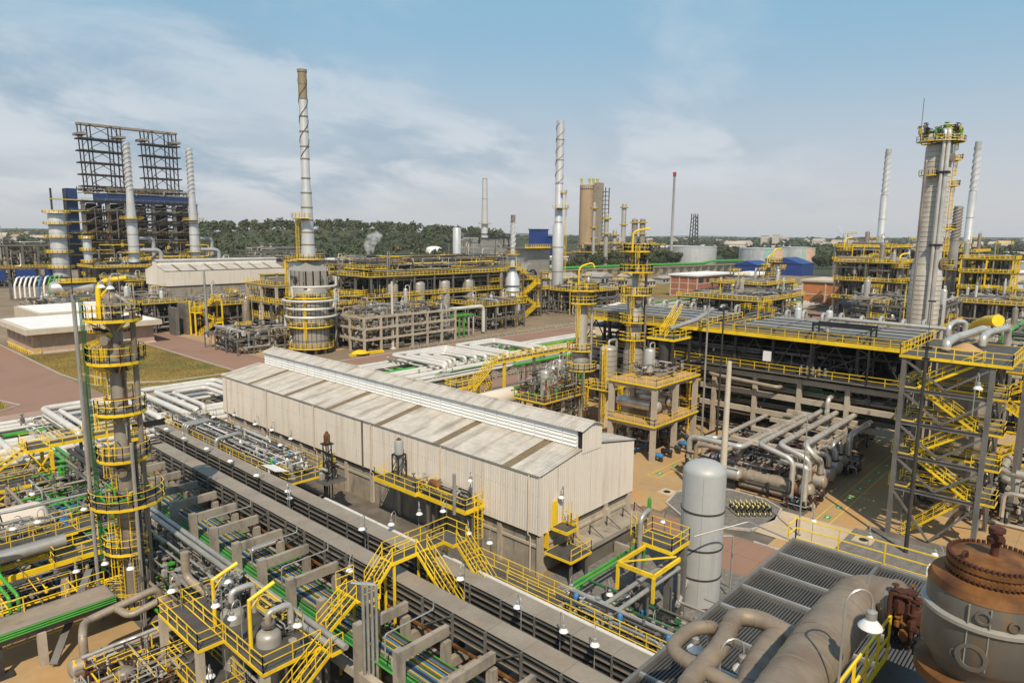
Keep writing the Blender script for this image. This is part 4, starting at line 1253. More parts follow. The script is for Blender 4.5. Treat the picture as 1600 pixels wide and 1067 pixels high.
# ------------------------------------------------------------------ relief valve deck at the bottom
pd = thing('relief_valve_deck', 'dark grated deck with yellow rails and two domed vessels, bottom left of centre', 'platform', (17.8, 40, 0))
deck(pd, 16.85, 34.4, 20.6, 45.3, 5.0, rail='WNS', r=.034)
m2 = rail_mb(MB(), [(20.6, 36.4, 5), (20.6, 45.3, 5)], 1.1, 1.5, .034).build('handrail', 'yellow', pd)
deck(pd, 15.25, 39.3, 16.8, 45.3, 5.02, rail='WNS', r=.034)
deck(pd, 15.3, 38.2, 17.6, 44.6, 1.9, rail='WNSE', r=.034)
for (x, y, m_) in ((15.4, 39.5, 'concpale'), (15.4, 45.1, 'concpale'), (17.1, 34.7, 'concpale'), (20.4, 34.7, 'conc'), (20.4, 45.0, 'conc'), (18.9, 45.0, 'conc'), (18.5, 40.0, 'conc')):
    MB().box(x - .22, y - .22, 0, x + .22, y + .22, 4.9).build('column', m_, pd, smooth=False)
m2 = MB()
for y in (34.6, 39.8, 45.0): m2.beam((16.9, y, 4.78), (20.5, y, 4.78), .2, .28)
m2.beam((15.4, 41, 3.4), (15.4, 39.6, 4.7), .2).beam((17.0, 34.6, 4.78), (17.0, 45, 4.78), .2, .28)
m2.build('beam', 'steel', pd, smooth=False)
clutter(pd, 17.6, 41.5, 5, 20.3, 45, 6.7, 60, 40, ('steel', 'galv', 'alu', 'darksteel'), .04, .1)
clutter(pd, 19.4, 36.5, 5, 20.5, 42, 6.4, 50, 41, ('steel', 'galv', 'darksteel', 'ypipe'), .03, .08)
clutter(pd, 17.8, 35, 0.5, 20.4, 45, 4.4, 70, 42, ('steel', 'galv', 'alu', 'aluwarm'), .05, .14)
stair(pd, (15.6, 33.75, 1.4), (20.5, 33.75, 5.0), 1.0, near=True, r=.034)
MB().beam((15.7, 33.3, 0), (15.7, 33.3, 1.5), .14).beam((15.7, 34.2, 0), (15.7, 34.2, 1.5), .14).build('post', 'yellow', pd, smooth=False)
poly_deck(pd, [(20.6, 33.2), (21.4, 33.2), (21.4, 36.4), (20.6, 36.4)], 5.0, [(0, 1), (1, 2)] if False else [(0, 1)])
for k, (x, y) in enumerate(((18.2, 41.0), (18.6, 37.0))):
    t = thing('domed_vessel', ['domed silver vessel head rising through the deck, the one further from the stair', 'domed silver vessel head rising through the deck, the one beside the stair'][k], 'vessel', (x, y, 0), 'domed vessels on the relief deck')
    MB().lathe(x, y, [(.75, .6), (.75, 5.5)] + dome(.75, 5.5, .45)[1:], 24).build('shell', 'shell', t)
    MB().lathe(x, y, [(.2, 5.9), (.2, 6.15), (.42, 6.16), (.42, 6.24), (.36, 6.25), (.42, 6.27), (.42, 6.35), (.1, 6.36), (.1, 6.7)], 16).build('flange', 'steel', t)
    MB().tube(bend([(x, y, 6.3), (x, y, 7.0), (x + 1.5, y, 7.0), (x + 1.5, y, 5.0)], .4), .2, 10).build('overhead_pipe', 'alu', t)
    d = thing('davit_crane', ['yellow davit arm behind the far domed vessel', 'yellow davit arm beside the near domed vessel'][k], 'davit', (x - 1.0, y + .3, 5), 'yellow davits on the relief deck')
    MB().tube([(x - 1.0, y + .3, 5.0), (x - 1.0, y + .3, 8.1), (x + .6, y + .2, 8.7)], .13, 8).tube([(x - 1.0, y + .3, 7.4), (x - .2, y + .25, 8.35)], .05, 6).build('arm', 'yellow', d)
# ------------------------------------------------------------------ grey tank and its fittings
tg = thing('grey_tank', 'tall plain grey cylindrical tank with dished top standing on gravel by the road', 'tank', (49.6, 23.9, 0))
TX, TY, TR = 49.9, 24.2, 1.72
MB().lathe(TX, TY, [(TR, .15), (TR, 11.2)] + dome(TR, 11.2, .95, 7)[1:], 40).build('shell', 'tankgrey', tg)
for z in (2.55, 5.0, 8.1):
    MB().lathe(TX, TY, [(TR, z - .07), (TR + .05, z - .06), (TR + .05, z + .06), (TR, z + .07)], 40).build('band', 'darksteel', tg)
for a in (205, 262, 150): MB().beam((TX + (TR + .004) * math.cos(rad(a)), TY + (TR + .004) * math.sin(rad(a)), .2), (TX + (TR + .004) * math.cos(rad(a)), TY + (TR + .004) * math.sin(rad(a)), 11.1), .03, .03).build('seam', 'tankgrey', tg, smooth=False)
MB().lathe(TX, TY, [(TR + .12, 0), (TR + .12, .14), (TR - .1, .15)], 40).build('base_ring', 'rust', tg)
MB().axlathe(V(TX - TR + .05, TY + .3, 2.2), (-.95, -.3, -.12), [(.2, 0), (.2, .3), (.32, .31), (.32, .45), (.2, .46), (.2, 3.4)], 12).build('outlet_pipe', 'alu', tg)
pipe('thin silver drain line dropping from the right side of the grey tank', [(TX + 1.2, TY - 1.2, 5.6), (TX + 1.9, TY - 1.9, 5.6), (TX + 1.9, TY - 1.9, .3), (TX - .6, TY - 4.6, .3)], .07, 'galv', rb=.25)
pipe('thin silver bar crossing in front of the grey tank to the grating roof', [(46.2, 23.0, 7.2), (49.5, 20.2, 8.2), (48.0, 14.5, 8.2)], .06, 'galv', rb=.2)
yp = thing('sampling_platform', 'yellow box platform on steel legs left of the grey tank', 'platform', (45, 25, 0))
deck(yp, 43.9, 23.6, 46.6, 26.9, 6.5, rail='NSEW', r=.036, fas=.3)
m2 = MB()
m2.beam((40.2, 22.9, 6.2), (40.2, 25.9, 6.2), .16, .3).beam((40.2, 22.9, 6.2), (43.9, 22.9, 6.2), .16, .3).beam((40.2, 25.9, 6.2), (43.9, 25.9, 6.2), .16, .3).beam((40.3, 25.8, 6.3), (43.9, 23.2, 6.3), .1, .1)
for x, y in ((40.2, 22.9), (40.2, 25.9)): m2.beam((x, y, 4.2), (x, y, 6.1), .2)
m2.build('outrigger_frame', 'yellow', yp, smooth=False)
for x, y in ((44.2, 23.9), (46.3, 23.9), (44.2, 26.6), (41.6, 24.4)):
    MB().box(x - .25, y - .25, 0, x + .25, y + .25, 6.3 if x > 43 else 4.6).build('column', 'steel', yp, smooth=False)
ladder_part(yp, 45.4, 27.4, 1.0, 7.0, rad(90), r=.035)
MB().tube(bend([(43.6, 26.2, 3.0), (43.6, 26.2, 8.6), (44.9, 26.2, 8.9), (44.9, 26.2, 8.2)], .6), .2, 10).build('vent_pipe', 'galv', yp)
MB().lathe(45.0, 26.3, [(.12, 8.3), (.16, 8.4), (.16, 9.6), (.05, 9.8)], 8).build('relief_valve', 'green', yp)
for k in range(2): pipe('grey pipe running from the walkway to the yellow box platform, ' + ['left', 'right'][k] + ' of two', [(36, 24.6 - 1.1 * k, 4.9), (45, 24.6 - 1.1 * k, 4.9)], .17, 'galv', group='grey pipes to the box platform')
pipe('grey line hanging down and turning towards the grating roof', [(43.0, 22.4, 5.5), (43.0, 22.4, 3.4), (43.0, 12.5, 3.4)], .1, 'galv', rb=.3)
pipe('grey line lying parallel beyond the hanging line', [(44.4, 21.0, 3.6), (44.4, 13, 3.6)], .1, 'galv')
pit = thing('pipe_pit_equipment', 'valves, pumps and small piping crowded in the pit in front of the gable', 'pump skid', (40, 27, 0))
clutter(pit, 36.5, 13, .2, 43.3, 31, 2.6, 170, 51, ('steel', 'galv', 'alu', 'darksteel', 'darkgreen', 'concdark'), .05, .14)
rg = random.Random(8)
for k in range(9):
    x, y = rg.uniform(37, 43), rg.uniform(13, 30)
    MB().lathe(x, y, [(.15, 2.0), (.22, 2.05), (.22, 2.6), (.1, 2.7)], 10).build('valve_actuator', rg.choice(['blue', 'blue', 'red', 'green']), pit)
deck(pit, 36.4, 24, 39.6, 27.5, 2.0, rail='NSEW', r=.03)

# ------------------------------------------------------------------ grating roof, big duct and drum in the foreground
GZ = 15.0
gr = thing('air_cooler_grating', 'large dark slatted grating roof with grey beams in the right foreground', 'grating roof', (27, 5, 0))
GX0, GX1, GY0, GY1 = 17.0, 33.6, -3.0, 11.3
panels = []
bx = steps(GX0, GX1, 2.05)
by = [GY1, 7.4, 3.4, -.4, GY0]
mA = None
for i in range(len(bx) - 1):
    for j in range(len(by) - 1):
        y0, y1 = by[j + 1] + .1, by[j] - .1
        m2 = MB()
        y = y0
        while y < y1:
            b = len(m2.v)
            x0, x1 = bx[i] + .08, bx[i + 1] - .08
            m2.v += [(x0, y, GZ - .02), (x1, y, GZ - .02), (x1, y + .085, GZ - .07), (x0, y + .085, GZ - .07), (x0, y + .01, GZ - .1), (x1, y + .01, GZ - .1)]
            m2.f += [(b, b + 1, b + 2, b + 3), (b, b + 4, b + 5, b + 1)]
            y += .125
        if mA and abs((y1 - y0) - mA[1]) < .01: inst(mA[0], gr, (bx[i] - bx[0], y0 - mA[2], 0))
        else: mA = (m2.build('slat_panel', 'steel', gr, smooth=False), y1 - y0, y0); mA[0].location = (0, 0, 0)
    mA = None if False else mA
for x in bx: MB().box(x - .06, GY0, GZ - .25, x + .06, GY1, GZ + .06).build('beam', 'galv', gr, smooth=False)
for y in by: MB().box(GX0 - .05, y - .07, GZ - .3, GX1 + .05, y + .07, GZ + .085).build('beam', 'steel', gr, smooth=False)
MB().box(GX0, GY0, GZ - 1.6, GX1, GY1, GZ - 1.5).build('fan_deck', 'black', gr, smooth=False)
MB().box(GX0 - .04, GY1 + .08, GZ - 1.7, GX1 + .04, GY1 + .2, GZ - .1).box(GX1 + .06, GY0, GZ - 1.7, GX1 + .18, GY1 + .2, GZ - .1).build('side_panel', 'steel', gr, smooth=False)
for x in (GX0 + 1, 25, GX1 - .4):
    for y in (GY0 + .5, 5, GY1 - .3): MB().box(x - .2, y - .2, 0, x + .2, y + .2, GZ - 1.7).build('column', 'steel', gr, smooth=False)
w2 = deck(gr, GX1 + .25, GY0, GX1 + 1.35, GY1 + .4, GZ - .5, rail='EN', r=.036, post=2.0)
deck(gr, GX0, GY1 + .3, GX1, GY1 + 1.2, GZ - 1.6, rail='', r=.036)
# big insulated duct
pipe('huge beige insulated duct with ring seams sloping across the grating', [at(1175, 1170, 20.6), at(1298, 985, 20.6), at(1345, 932, 20.6), at(1405, 946, 20.8)], .62, 'ductbeige', cat='duct', name='insulated_duct', rb=1.5, n=32, bands=.55, bandm='shelldark', k=8)
pipe('beige insulated pipe arching down to the left from the huge duct', [at(1275, 1012, 18.6), at(1186, 966, 18.6), at(1148, 962, 18.6), at(1126, 1010, 18.6), at(1075, 1066, 18.6), at(1060, 1110, 18.6)], .27, 'ductbeige', cat='duct', name='insulated_pipe', rb=.6, n=16, bands=.75, bandm='shelldark', k=6)
pipe('thinner beige pipe looping at the left corner of the grating', [at(1117, 1016, 16.4), at(1115, 978, 18.6), at(1078, 982, 18.6), at(1044, 1014, 18.6), at(1090, 1042, 18.6), at(1180, 1090, 18.6)], .2, 'ductbeige', cat='duct', name='insulated_pipe', rb=.5, n=14, bands=.75, bandm='shelldark', k=6)
pipe('thick beige pipe running out of the bottom edge beside the huge duct', [at(1270, 1000, 18.2), at(1215, 992, 18.4), at(1180, 1040, 18.4), at(1160, 1110, 18.4)], .36, 'ductbeige', cat='duct', name='insulated_pipe', rb=.8, n=18, bands=.75, bandm='shelldark', k=6)
# rusty lidded drum at the right edge
_c = at(1553, 872, 24.1)
DX, DY, DR = _c.x, _c.y, 1.04
dr = thing('lidded_drum', 'big grey drum with a rusty bolted lid at the right edge of the picture', 'drum', (DX, DY, 15))
MB().lathe(DX, DY, [(.8, 14.0), (.8, 21.9), (.95, 22.2), (DR, 22.32), (DR, 23.12), (DR - .03, 23.14), (DR - .03, 23.55), (DR - .1, 23.68), (DR - .26, 23.74), (.69, 23.76), (.69, 23.9)], 48).build('shell', 'drumgrey', dr)
MB().lathe(DX, DY, [(DR, 23.05), (DR + .05, 23.07), (DR + .05, 23.14), (DR - .02, 23.18)], 48).build('band', 'shell', dr)
MB().lathe(DX, DY, [(DR - .02, 23.56), (DR - .08, 23.70), (DR - .26, 23.765), (.70, 23.78)], 48, cap=False).build('rusty_shoulder', 'rust', dr)
MB().lathe(DX, DY, [(.75, 23.84), (.75, 23.93), (.72, 23.94), (.72, 23.98), (.75, 23.99), (.75, 24.08), (.68, 24.1), (.56, 24.11)] + dome(.56, 24.11, .05)[1:], 48).build('lid', 'rust', dr)
bm = None
for k in range(52):
    g = 2 * math.pi * k / 52
    x, y = DX + .72 * math.cos(g), DY + .72 * math.sin(g)
    if bm is None: bm = MB().lathe(DX, DY, [(.035, 23.8), (.035, 23.88), (.02, 23.89), (.02, 24.09), (.038, 24.09), (.038, 24.15), (.001, 24.16)], 6).build('bolt', 'rustdark', dr); bm.location = (x - DX, y - DY, 0)
    else: inst(bm, dr, (x - DX, y - DY, 0))
MB().lathe(DX, DY, [(.07, 24.1), (.07, 24.42), (.15, 24.43), (.15, 24.5), (.10, 24.51), (.10, 24.62), (.14, 24.63), (.14, 24.7), (.05, 24.72)], 10).build('lifting_post', 'rustdark', dr)
MB().beam((DX - .18, DY - .1, 24.56), (DX + .15, DY + .1, 24.56), .1).build('lifting_lug', 'rustdark', dr)
MB().tube(bend([(DX - .35, DY + .38, 24.08), (DX - .35, DY + .38, 24.24), (DX - .5, DY + .42, 24.24), (DX - .5, DY + .42, 24.08)], .06), .035, 8).build('lid_handle', 'rustdark', dr)
av = math.degrees(math.atan2(-DY, -DX))
for a, z, r_ in ((av - 2, 23.35, .13), (av - 22, 22.5, .10), (av - 8, 22.55, .26), (av + 24, 23.3, .1)):
    d = V(math.cos(rad(a)), math.sin(rad(a)), 0)
    MB().axlathe(V(DX, DY, z) + d * (DR - .05), d, [(r_, 0), (r_, .06), (r_ * .72, .065), (r_ * .68, .03), (.001, .035)], 18).build('port', 'drumgrey', dr)
for a in (av + 4, av - 14): MB().beam(V(DX, DY, 22.35) + V(math.cos(rad(a)), math.sin(rad(a)), 0) * (DR + .005), V(DX, DY, 23.55) + V(math.cos(rad(a)), math.sin(rad(a)), 0) * (DR + .005), .02, .02).build('seam', 'shell', dr, smooth=False)
MB().lathe(DX, DY, [(1.0, 21.6), (1.1, 21.65), (1.1, 21.85), (.85, 21.9)], 40).build('lower_ring', 'rust', dr)
_v = at(1418, 925, 21.5)
vb = thing('rusty_valve_block', 'dark rusted valve block beside the grey drum', 'valve', (_v.x, _v.y, 16))
clutter(vb, _v.x - .3, _v.y - .35, 20.0, _v.x + .3, _v.y + .3, 21.5, 34, 14, ('rustdark', 'rustdark', 'black', 'rust'), .03, .08, seg=8)
_a, _b = at(1392, 962, 20.9), at(1290, 1095, 20.9)
dd = thing('dark_deck', 'dark grated deck below the rusty drum with a yellow handrail', 'platform', (_a.x, _a.y, 0))
_n = V((_b - _a).y, -(_b - _a).x, 0).normalized() * -5.0
if (_a + _n - V(DX, DY, 0)).length > (_a - _n - V(DX, DY, 0)).length: _n = -_n
_q = [_a, _b, _b + _n, _a + _n]
if (_q[1] - _q[0]).cross(_q[2] - _q[0]).z < 0: _q.reverse()
MB().prism([(p.x, p.y) for p in _q], 19.66, 19.74).build('platform_deck', 'grate', dd, smooth=False)
rail_mb(MB(), [_a - V(0, 0, 1.15), _b - V(0, 0, 1.15)], 1.15, .9, .036).build('handrail', 'yellow', dd)
for p in _q: MB().box(p.x - .12, p.y - .12, 0, p.x + .12, p.y + .12, 19.64).build('post', 'darksteel', dd, smooth=False)
# ------------------------------------------------------------------ tall slender column at the left
LX, LY = 17.1, 55.6
z_ = [zat(y, LX, LY) for y in (497, 562, 640, 711, 778, 850, 930)]
lc = column_tower('distillation_column', 'tall slender grey column with many yellow ring platforms in the left foreground', 'column', LX, LY, .82, 26.0, 'shelldark', 3.0,
    prof=[(.82, 3), (.82, 12.6), (.56, 13.6), (.53, 25.0)] + dome(.53, 25.0, .5)[1:], bands=.75,
    plats=[(z_[0], 1.9, 150, 395, .55), (z_[1], 1.95, 140, 400, .55), (z_[2], 1.75, 180, 400, .55), (z_[3], 1.8, 150, 390, .56), (z_[4], 2.55, 100, 440, .6), (z_[5], 1.9, 150, 290, .82), (z_[6], 2.25, 140, 400, .82), (1.6, 2.1, 130, 330, .82)],
    ladders=[(265, 2.2, z_[5] + 4)], manholes=[(215, z_[1] + 1.6, .3), (240, z_[3] - 1, .32), (225, 20.2, .26), (250, 9.2, .34)], r_rail=.032)
for a, z0, z1 in ((200, z_[4], z_[3]), (170, z_[3], z_[2]), (195, z_[2], z_[1]), (180, z_[1], z_[0]), (200, z_[6], z_[4])):
    ladder_part(lc, LX + 1.0 * math.cos(rad(a)), LY + 1.0 * math.sin(rad(a)), z0, z1, rad(a), r=.03)
MB().tube(bend([(LX + .2, LY - .2, 25.3), (LX + 1.0, LY - .9, 24.6), (LX + 1.0, LY - .9, 7.0), (LX + 1.0, LY - .9, 1.0)], .6), .2, 10).build('riser_pipe', 'shelldark', lc)
MB().tube(bend([(LX + 1.3, LY - .3, 20.0), (LX + 1.3, LY - .3, 2.0)], .3), .09, 8).build('riser_pipe', 'rust', lc)
MB().tube(bend([(LX - .75, LY + .35, z_[0]), (LX - .75, LY + .35, 26.3), (LX + .9, LY - .75, 26.55)], .8), .19, 10).tube([(LX - .75, LY + .35, 25.0), (LX + .2, LY - .25, 26.4)], .07, 6).build('davit', 'yellow', lc)
MB().axlathe(V(LX, LY, z_[0] - 1.2), (-.74, -.67, 0), [(.2, .45), (.2, .62), (.26, .63), (.26, .72), (.001, .75)], 14).build('nozzle_cap', 'ypipe', lc)
clutter(lc, LX - 1.2, LY - 1.2, z_[0], LX + 1.2, LY + 1.2, z_[0] + 1.3, 16, 90, ('darksteel', 'steel', 'black', 'galv'), .04, .1)
clutter(lc, LX - 1.7, LY - 1.7, z_[4], LX + 1.7, LY + 1.7, z_[4] + 1.4, 22, 91, ('steel', 'green', 'galv', 'ypipe'), .04, .1)
clutter(lc, LX - 1.0, LY - 1.4, 14, LX + 1.2, LY + .6, 24, 14, 92, ('steel', 'galv', 'rust'), .03, .06)
for k, (z, a) in enumerate(((z_[0] - 1.1, 200), (z_[1] - 1.0, 250), (z_[3] - 1.0, 230))):
    c, s = math.cos(rad(a)), math.sin(rad(a))
    MB().beam((LX, LY, z), (LX + 1.6 * c, LY + 1.6 * s, z + .5), .18).build('platform_bracket', 'black', lc, smooth=False)
ms = thing('cable_mast', 'slim grey cable mast standing close to the left of the slender column', 'mast', (14.9, 56.6, 0))
MB().tube([(14.9, 56.6, 0), (14.9, 56.6, 25.4)], .14, 8).build('pole', 'galv', ms)
MB().tube([(14.9, 56.6, 25.4), (14.9, 56.6, 29.6)], .035, 5).build('lightning_rod', 'darksteel', ms)
MB().box(14.85, 56.2, 25.2, 16.0, 56.6, 25.35).box(14.95, 56.3, 12.5, 15.2, 56.55, 19.0).build('cable_trunk', 'steel', ms, smooth=False)
m2 = MB()
for k in range(4): m2.tube([(15.15 + .08 * k, 56.3, 4), (15.15 + .08 * k, 56.3, 25)], .03, 5)
m2.build('cables', 'darkgreen', ms, kind='stuff')
cm = thing('cable_mast', 'slim grey cable mast rising through the big ring platform of the slender column', 'mast', (16.9, 53.4, 0))
MB().tube([(16.9, 53.2, 0), (16.9, 53.2, 14.6)], .13, 8).build('pole', 'galv', cm)
m2 = MB()
for k in range(3): m2.tube([(17.1 + .07 * k, 53.3, 3), (17.1 + .07 * k, 53.3, 14.6)], .03, 5)
m2.build('cables', 'black', cm, kind='stuff')

# ------------------------------------------------------------------ pipe bridge and equipment at the lower left
pb = thing('pipe_bridge', 'yellow edged walkway bridge carrying a thick grey pipe towards the slender column', 'pipe bridge', (8, 62, 0))
deck(pb, -6, 63.0, 15.4, 64.4, 5.2, rail='NS', r=.034, fas=.3)
deck(pb, 12.9, 59.6, 16.6, 62.0, 4.4, rail='WSN', r=.034, fas=.4)
MB().box(-6, 59.6, 4.0, 12.8, 59.85, 4.4).build('girder', 'yellow', pb, smooth=False)
MB().box(-6, 61.9, 4.0, 12.8, 62.1, 4.4).build('girder', 'yellow', pb, smooth=False)
for x in (-4, 4.0, 9.2, 13.6):
    MB().box(x - .25, 60.4, 0, x + .25, 60.9, 4.3).build('column', 'concpale', pb, smooth=False)
    MB().lathe(x, 60.65, [(.75, 0), (.75, .3), (.3, .9)], 4, a0=rad(45)).build('footing', 'conc', pb, smooth=False)
    MB().box(x - .2, 63.4, 0, x + .2, 63.8, 5.0).build('column', 'steel', pb, smooth=False)
m2 = MB()
for k in range(8): m2.beam((-5 + 2.2 * k, 59.9, 4.1), (-3.9 + 2.2 * k, 61.9, 4.1), .1).beam((-3.9 + 2.2 * k, 61.9, 4.1), (-2.8 + 2.2 * k, 59.9, 4.1), .1)
m2.build('brace', 'darksteel', pb, smooth=False)
clutter(pb, -5, 60, .3, 16, 66, 3.8, 150, 61, ('steel', 'darksteel', 'alu', 'galv', 'blue', 'conc'), .05, .16)
clutter(pb, 4, 64.5, 3.8, 16, 67.5, 6, 90, 62, ('steel', 'galv', 'alu', 'blue', 'aluwarm'), .04, .11)
pipe('thick smooth grey pipe lying on the yellow edged bridge', [(-6, 61.0, 5.5), (14.0, 61.0, 5.5)], .48, 'galv', n=20)
pipe('thinner pale pipe rising left of the thick grey pipe', [(-6, 62.6, 5.4), (9.8, 62.6, 5.4)], .25, 'alu', bands=1)
for k in range(2):
    pipe(['upright green pipe with an offset at the left edge, nearer the column', 'upright green pipe with an offset at the left edge, the outer one'][k], [(6 - k, 58.5, 9.2 - 1.6 * k), (9.2 - .5 * k, 58.5, 8.6 - 1.6 * k), (9.2 - .5 * k, 58.5, 5.2), (9.7 - .5 * k, 56.0, 4.4), (9.7 - .5 * k, 56.0, 3.2)], .12, 'green', rb=.3, group='green upright pipes at the left edge')
lw = thing('low_walkway', 'long grating walkway with sparse yellow rails and green pipes along its edge', 'walkway', (5, 54.5, 0))
deck(lw, -8, 53.2, 15.0, 55.6, 3.3, m='aluwarm', rail='', fasm='steel', fas=.3)
MB().box(-8, 53.4, 2.4, 15, 54.0, 3.1).box(-8, 54.8, 2.4, 15, 55.4, 3.1).build('girder', 'concdark', lw, smooth=False)
rail_mb(MB(), [(-8, 55.5, 3.3), (15, 55.5, 3.3)], 1.1, 2.6, .036, False).build('handrail', 'yellow', lw)
for x in (-5, 3.2, 10.3): MB().box(x - .25, 53.0, 0, x + .25, 53.5, 2.5).build('column', 'concpale', lw, smooth=False)
m2 = MB()
for k in range(3): m2.tube([(6, 53.0, 3.32 - .17 * k), (15, 53.0, 3.32 - .17 * k)], .065, 6)
m2.build('pipe', 'green', lw)
for x in (6.5, 8.0):
    MB().beam((x, 53.6, 0), (x, 53.6, 2.6), .25).box(x - .6, 53.2, 0, x + .6, 54, .3).build('spring_support', 'darksteel', lw, smooth=False)
MB().beam((10.6, 52.2, .4), (14.6, 57.5, 4.0), .5, .12).build('leaning_lattice', 'steel', lw, smooth=False)
sheet('left_paving', 'slab', -40, 40, 16.5, 58.5, 0.06)
bx_ = hvessel('horizontal_drum', 'huge pale beige drum with black straps at the left edge', 'drum', (2, 70.3, 4.0), (1, 0, 0), 2.0, 13.2, 'palehouse', sadm='conc', n=26)
m2 = MB()
for k in (5.6, 9.4): m2.axlathe(V(2, 70.3, 4.0), (1, 0, 0), [(2.0, k - .06), (2.03, k - .05), (2.03, k + .05), (2.0, k + .06)], 26)
m2.build('strap', 'black', bx_)
ox = thing('overhead_rack', 'grey steel frame holding two dark pipes left of the cable trays', 'pipe support', (20.7, 78, 0))
for y in (74.2, 77.2, 80.2, 83): MB().beam((20.3, y, 0), (20.3, y, 6), .22).beam((21.3, y, 0), (21.3, y, 6), .22).beam((20.1, y, 5.9), (21.5, y, 5.9), .2).build('portal', 'steel', ox, smooth=False)
for k in range(2): MB().tube([(20.4 + .65 * k, 73.5, 6.3), (20.4 + .65 * k, 83.8, 6.3)], .24, 10).build('pipe', 'darksteel', ox)
clutter(ox, 14, 66, .2, 21.5, 84, 5.2, 170, 63, ('steel', 'galv', 'darksteel', 'alu', 'green', 'aluwarm', 'conc'), .05, .17)
pipe('thin grey line running across above the left equipment', [(4, 69, 6.6), (12.5, 67.6, 6.6), (22.5, 67.6, 6.6), (22.5, 67.6, 3)], .12, 'galv', rb=.4)
le = thing('left_equipment', 'mass of pipes, valves and pumps between the beige drum and the pipe rack', 'process piping', (17, 64, 0))
clutter(le, 10, 62.5, .2, 21.5, 73, 4.2, 260, 64, ('steel', 'galv', 'darksteel', 'alu', 'green', 'aluwarm', 'blue', 'ypipe'), .05, .16)
clutter(le, 3, 56, .3, 21.5, 73, 5.5, 120, 68, ('yellow', 'galv', 'steel', 'yellow', 'darksteel'), .025, .06)
deck(le, 13.0, 64.8, 17.5, 67.2, 4.6, rail='NSEW', r=.03)
# bottom-left exchanger with bent pipes
hx = hvessel('heat_exchanger', 'beige horizontal exchanger with a silver dished end at the bottom left', 'heat exchanger', (10.6, 48.6, 1.6), (1, 0, 0), .62, 8.2, 'aluwarm', saddles=(.3, .8), sadm='conc', flange=(.95,))
pipe('beige pipe loop with two legs above the bottom left exchanger', [(11.6, 48.6, 2.1), (11.6, 48.6, 3.6), (12.2, 50.4, 3.6), (17.0, 50.4, 4.2), (17.4, 50.4, 1.0)], .27, 'aluwarm', rb=.6, bands=.9, bandm='shelldark')
pipe('beige pipe branch with a double bend above the bottom left exchanger', [(14.2, 50.4, 3.8), (14.6, 49.0, 3.6), (17.0, 49.0, 4.0), (17.6, 49.0, .8)], .25, 'aluwarm', rb=.5, bands=.9, bandm='shelldark')
pipe('thin silver pipe resting along the bottom left exchanger', [(11.2, 47.6, 2.7), (13.6, 47.6, 2.7), (14.2, 47.2, 2.9), (17, 47.2, 3.0)], .13, 'alu', rb=.3)
pipe('beige pipe curving down beside the relief valve deck', [(18.3, 48.4, 7.2), (18.3, 48.4, 5.2), (18.9, 46.3, 4.6), (18.9, 45.6, 3.4)], .3, 'aluwarm', rb=.7, bands=.9, bandm='shelldark')
be = thing('bottom_left_equipment', 'rusty small pumps and piping under the bent beige pipes', 'pump skid', (13.5, 46, 0))
clutter(be, 11.0, 42.5, .1, 16.8, 47.8, 2.0, 120, 65, ('steel', 'rust', 'alu', 'darksteel', 'aluwarm', 'rustdark'), .04, .13)
clutter(be, 10.5, 42, .1, 17, 48, 3.2, 90, 69, ('galv', 'steel', 'yellow', 'darksteel', 'alu'), .025, .06)
vv = vvessel('small_drum', 'small yellow topped upright drum beside the bottom left exchanger', 'drum', 12.9, 45.2, .55, .4, 2.3, 'shelldark', nozzle=False)
deck(be, 12.2, 43.0, 14.6, 46.4, 1.2, rail='NW', r=.03)

# ------------------------------------------------------------------ yellow stair bridge over the road at the far left
yb = thing('yellow_bridge', 'yellow trussed stair bridge crossing the pipes at the left edge', 'footbridge', (17, 88, 0))
deck(yb, 19.5, 88.6, 27.0, 90.2, 6.0, rail='NS', r=.04, fas=.4)
deck(yb, 17.4, 87.6, 19.5, 91.2, 6.02, rail='NSW', r=.04, fas=.4)
deck(yb, 27.0, 88.0, 29.6, 90.8, 5.0, rail='NSE', r=.04, fas=.4)
stair(yb, (11.0, 88.6, 2.0), (17.4, 88.6, 6.0), 1.2, r=.04)
deck(yb, 5, 86.5, 19.6, 91.0, 2.6, m='grate', rail='NSEW', r=.04, fas=.35)
for x in (6, 12.2, 19.4):
    for y in (86.7, 90.9):
        MB().box(x - .16, y - .16, 0, x + .16, y + .16, 5.9 if x > 15 else 2.5).build('post', 'yellow', yb, smooth=False)
m2 = MB()
for k in range(4):
    x0, x1 = 5 + 3.6 * k, 8.6 + 3.6 * k
    for y in (86.6, 90.9): m2.beam((x0, y, .4), (x1, y, 2.4), .14).beam((x0, y, 2.4), (x1, y, .4), .14).beam((x0, y, .4), (x1, y, .4), .14)
for y in (86.7, 90.9): m2.beam((19.4, y, 2.6), (17.5, y, 5.8), .14).beam((19.4, y, 5.8), (17.5, y, 3), .14)
m2.build('truss_brace', 'yellow', yb, smooth=False)
for x in (23, 28.3): MB().box(x - .15, 89.2, 0, x + .15, 89.5, 5.6 if x < 25 else 4.8).build('post', 'steel', yb, smooth=False)

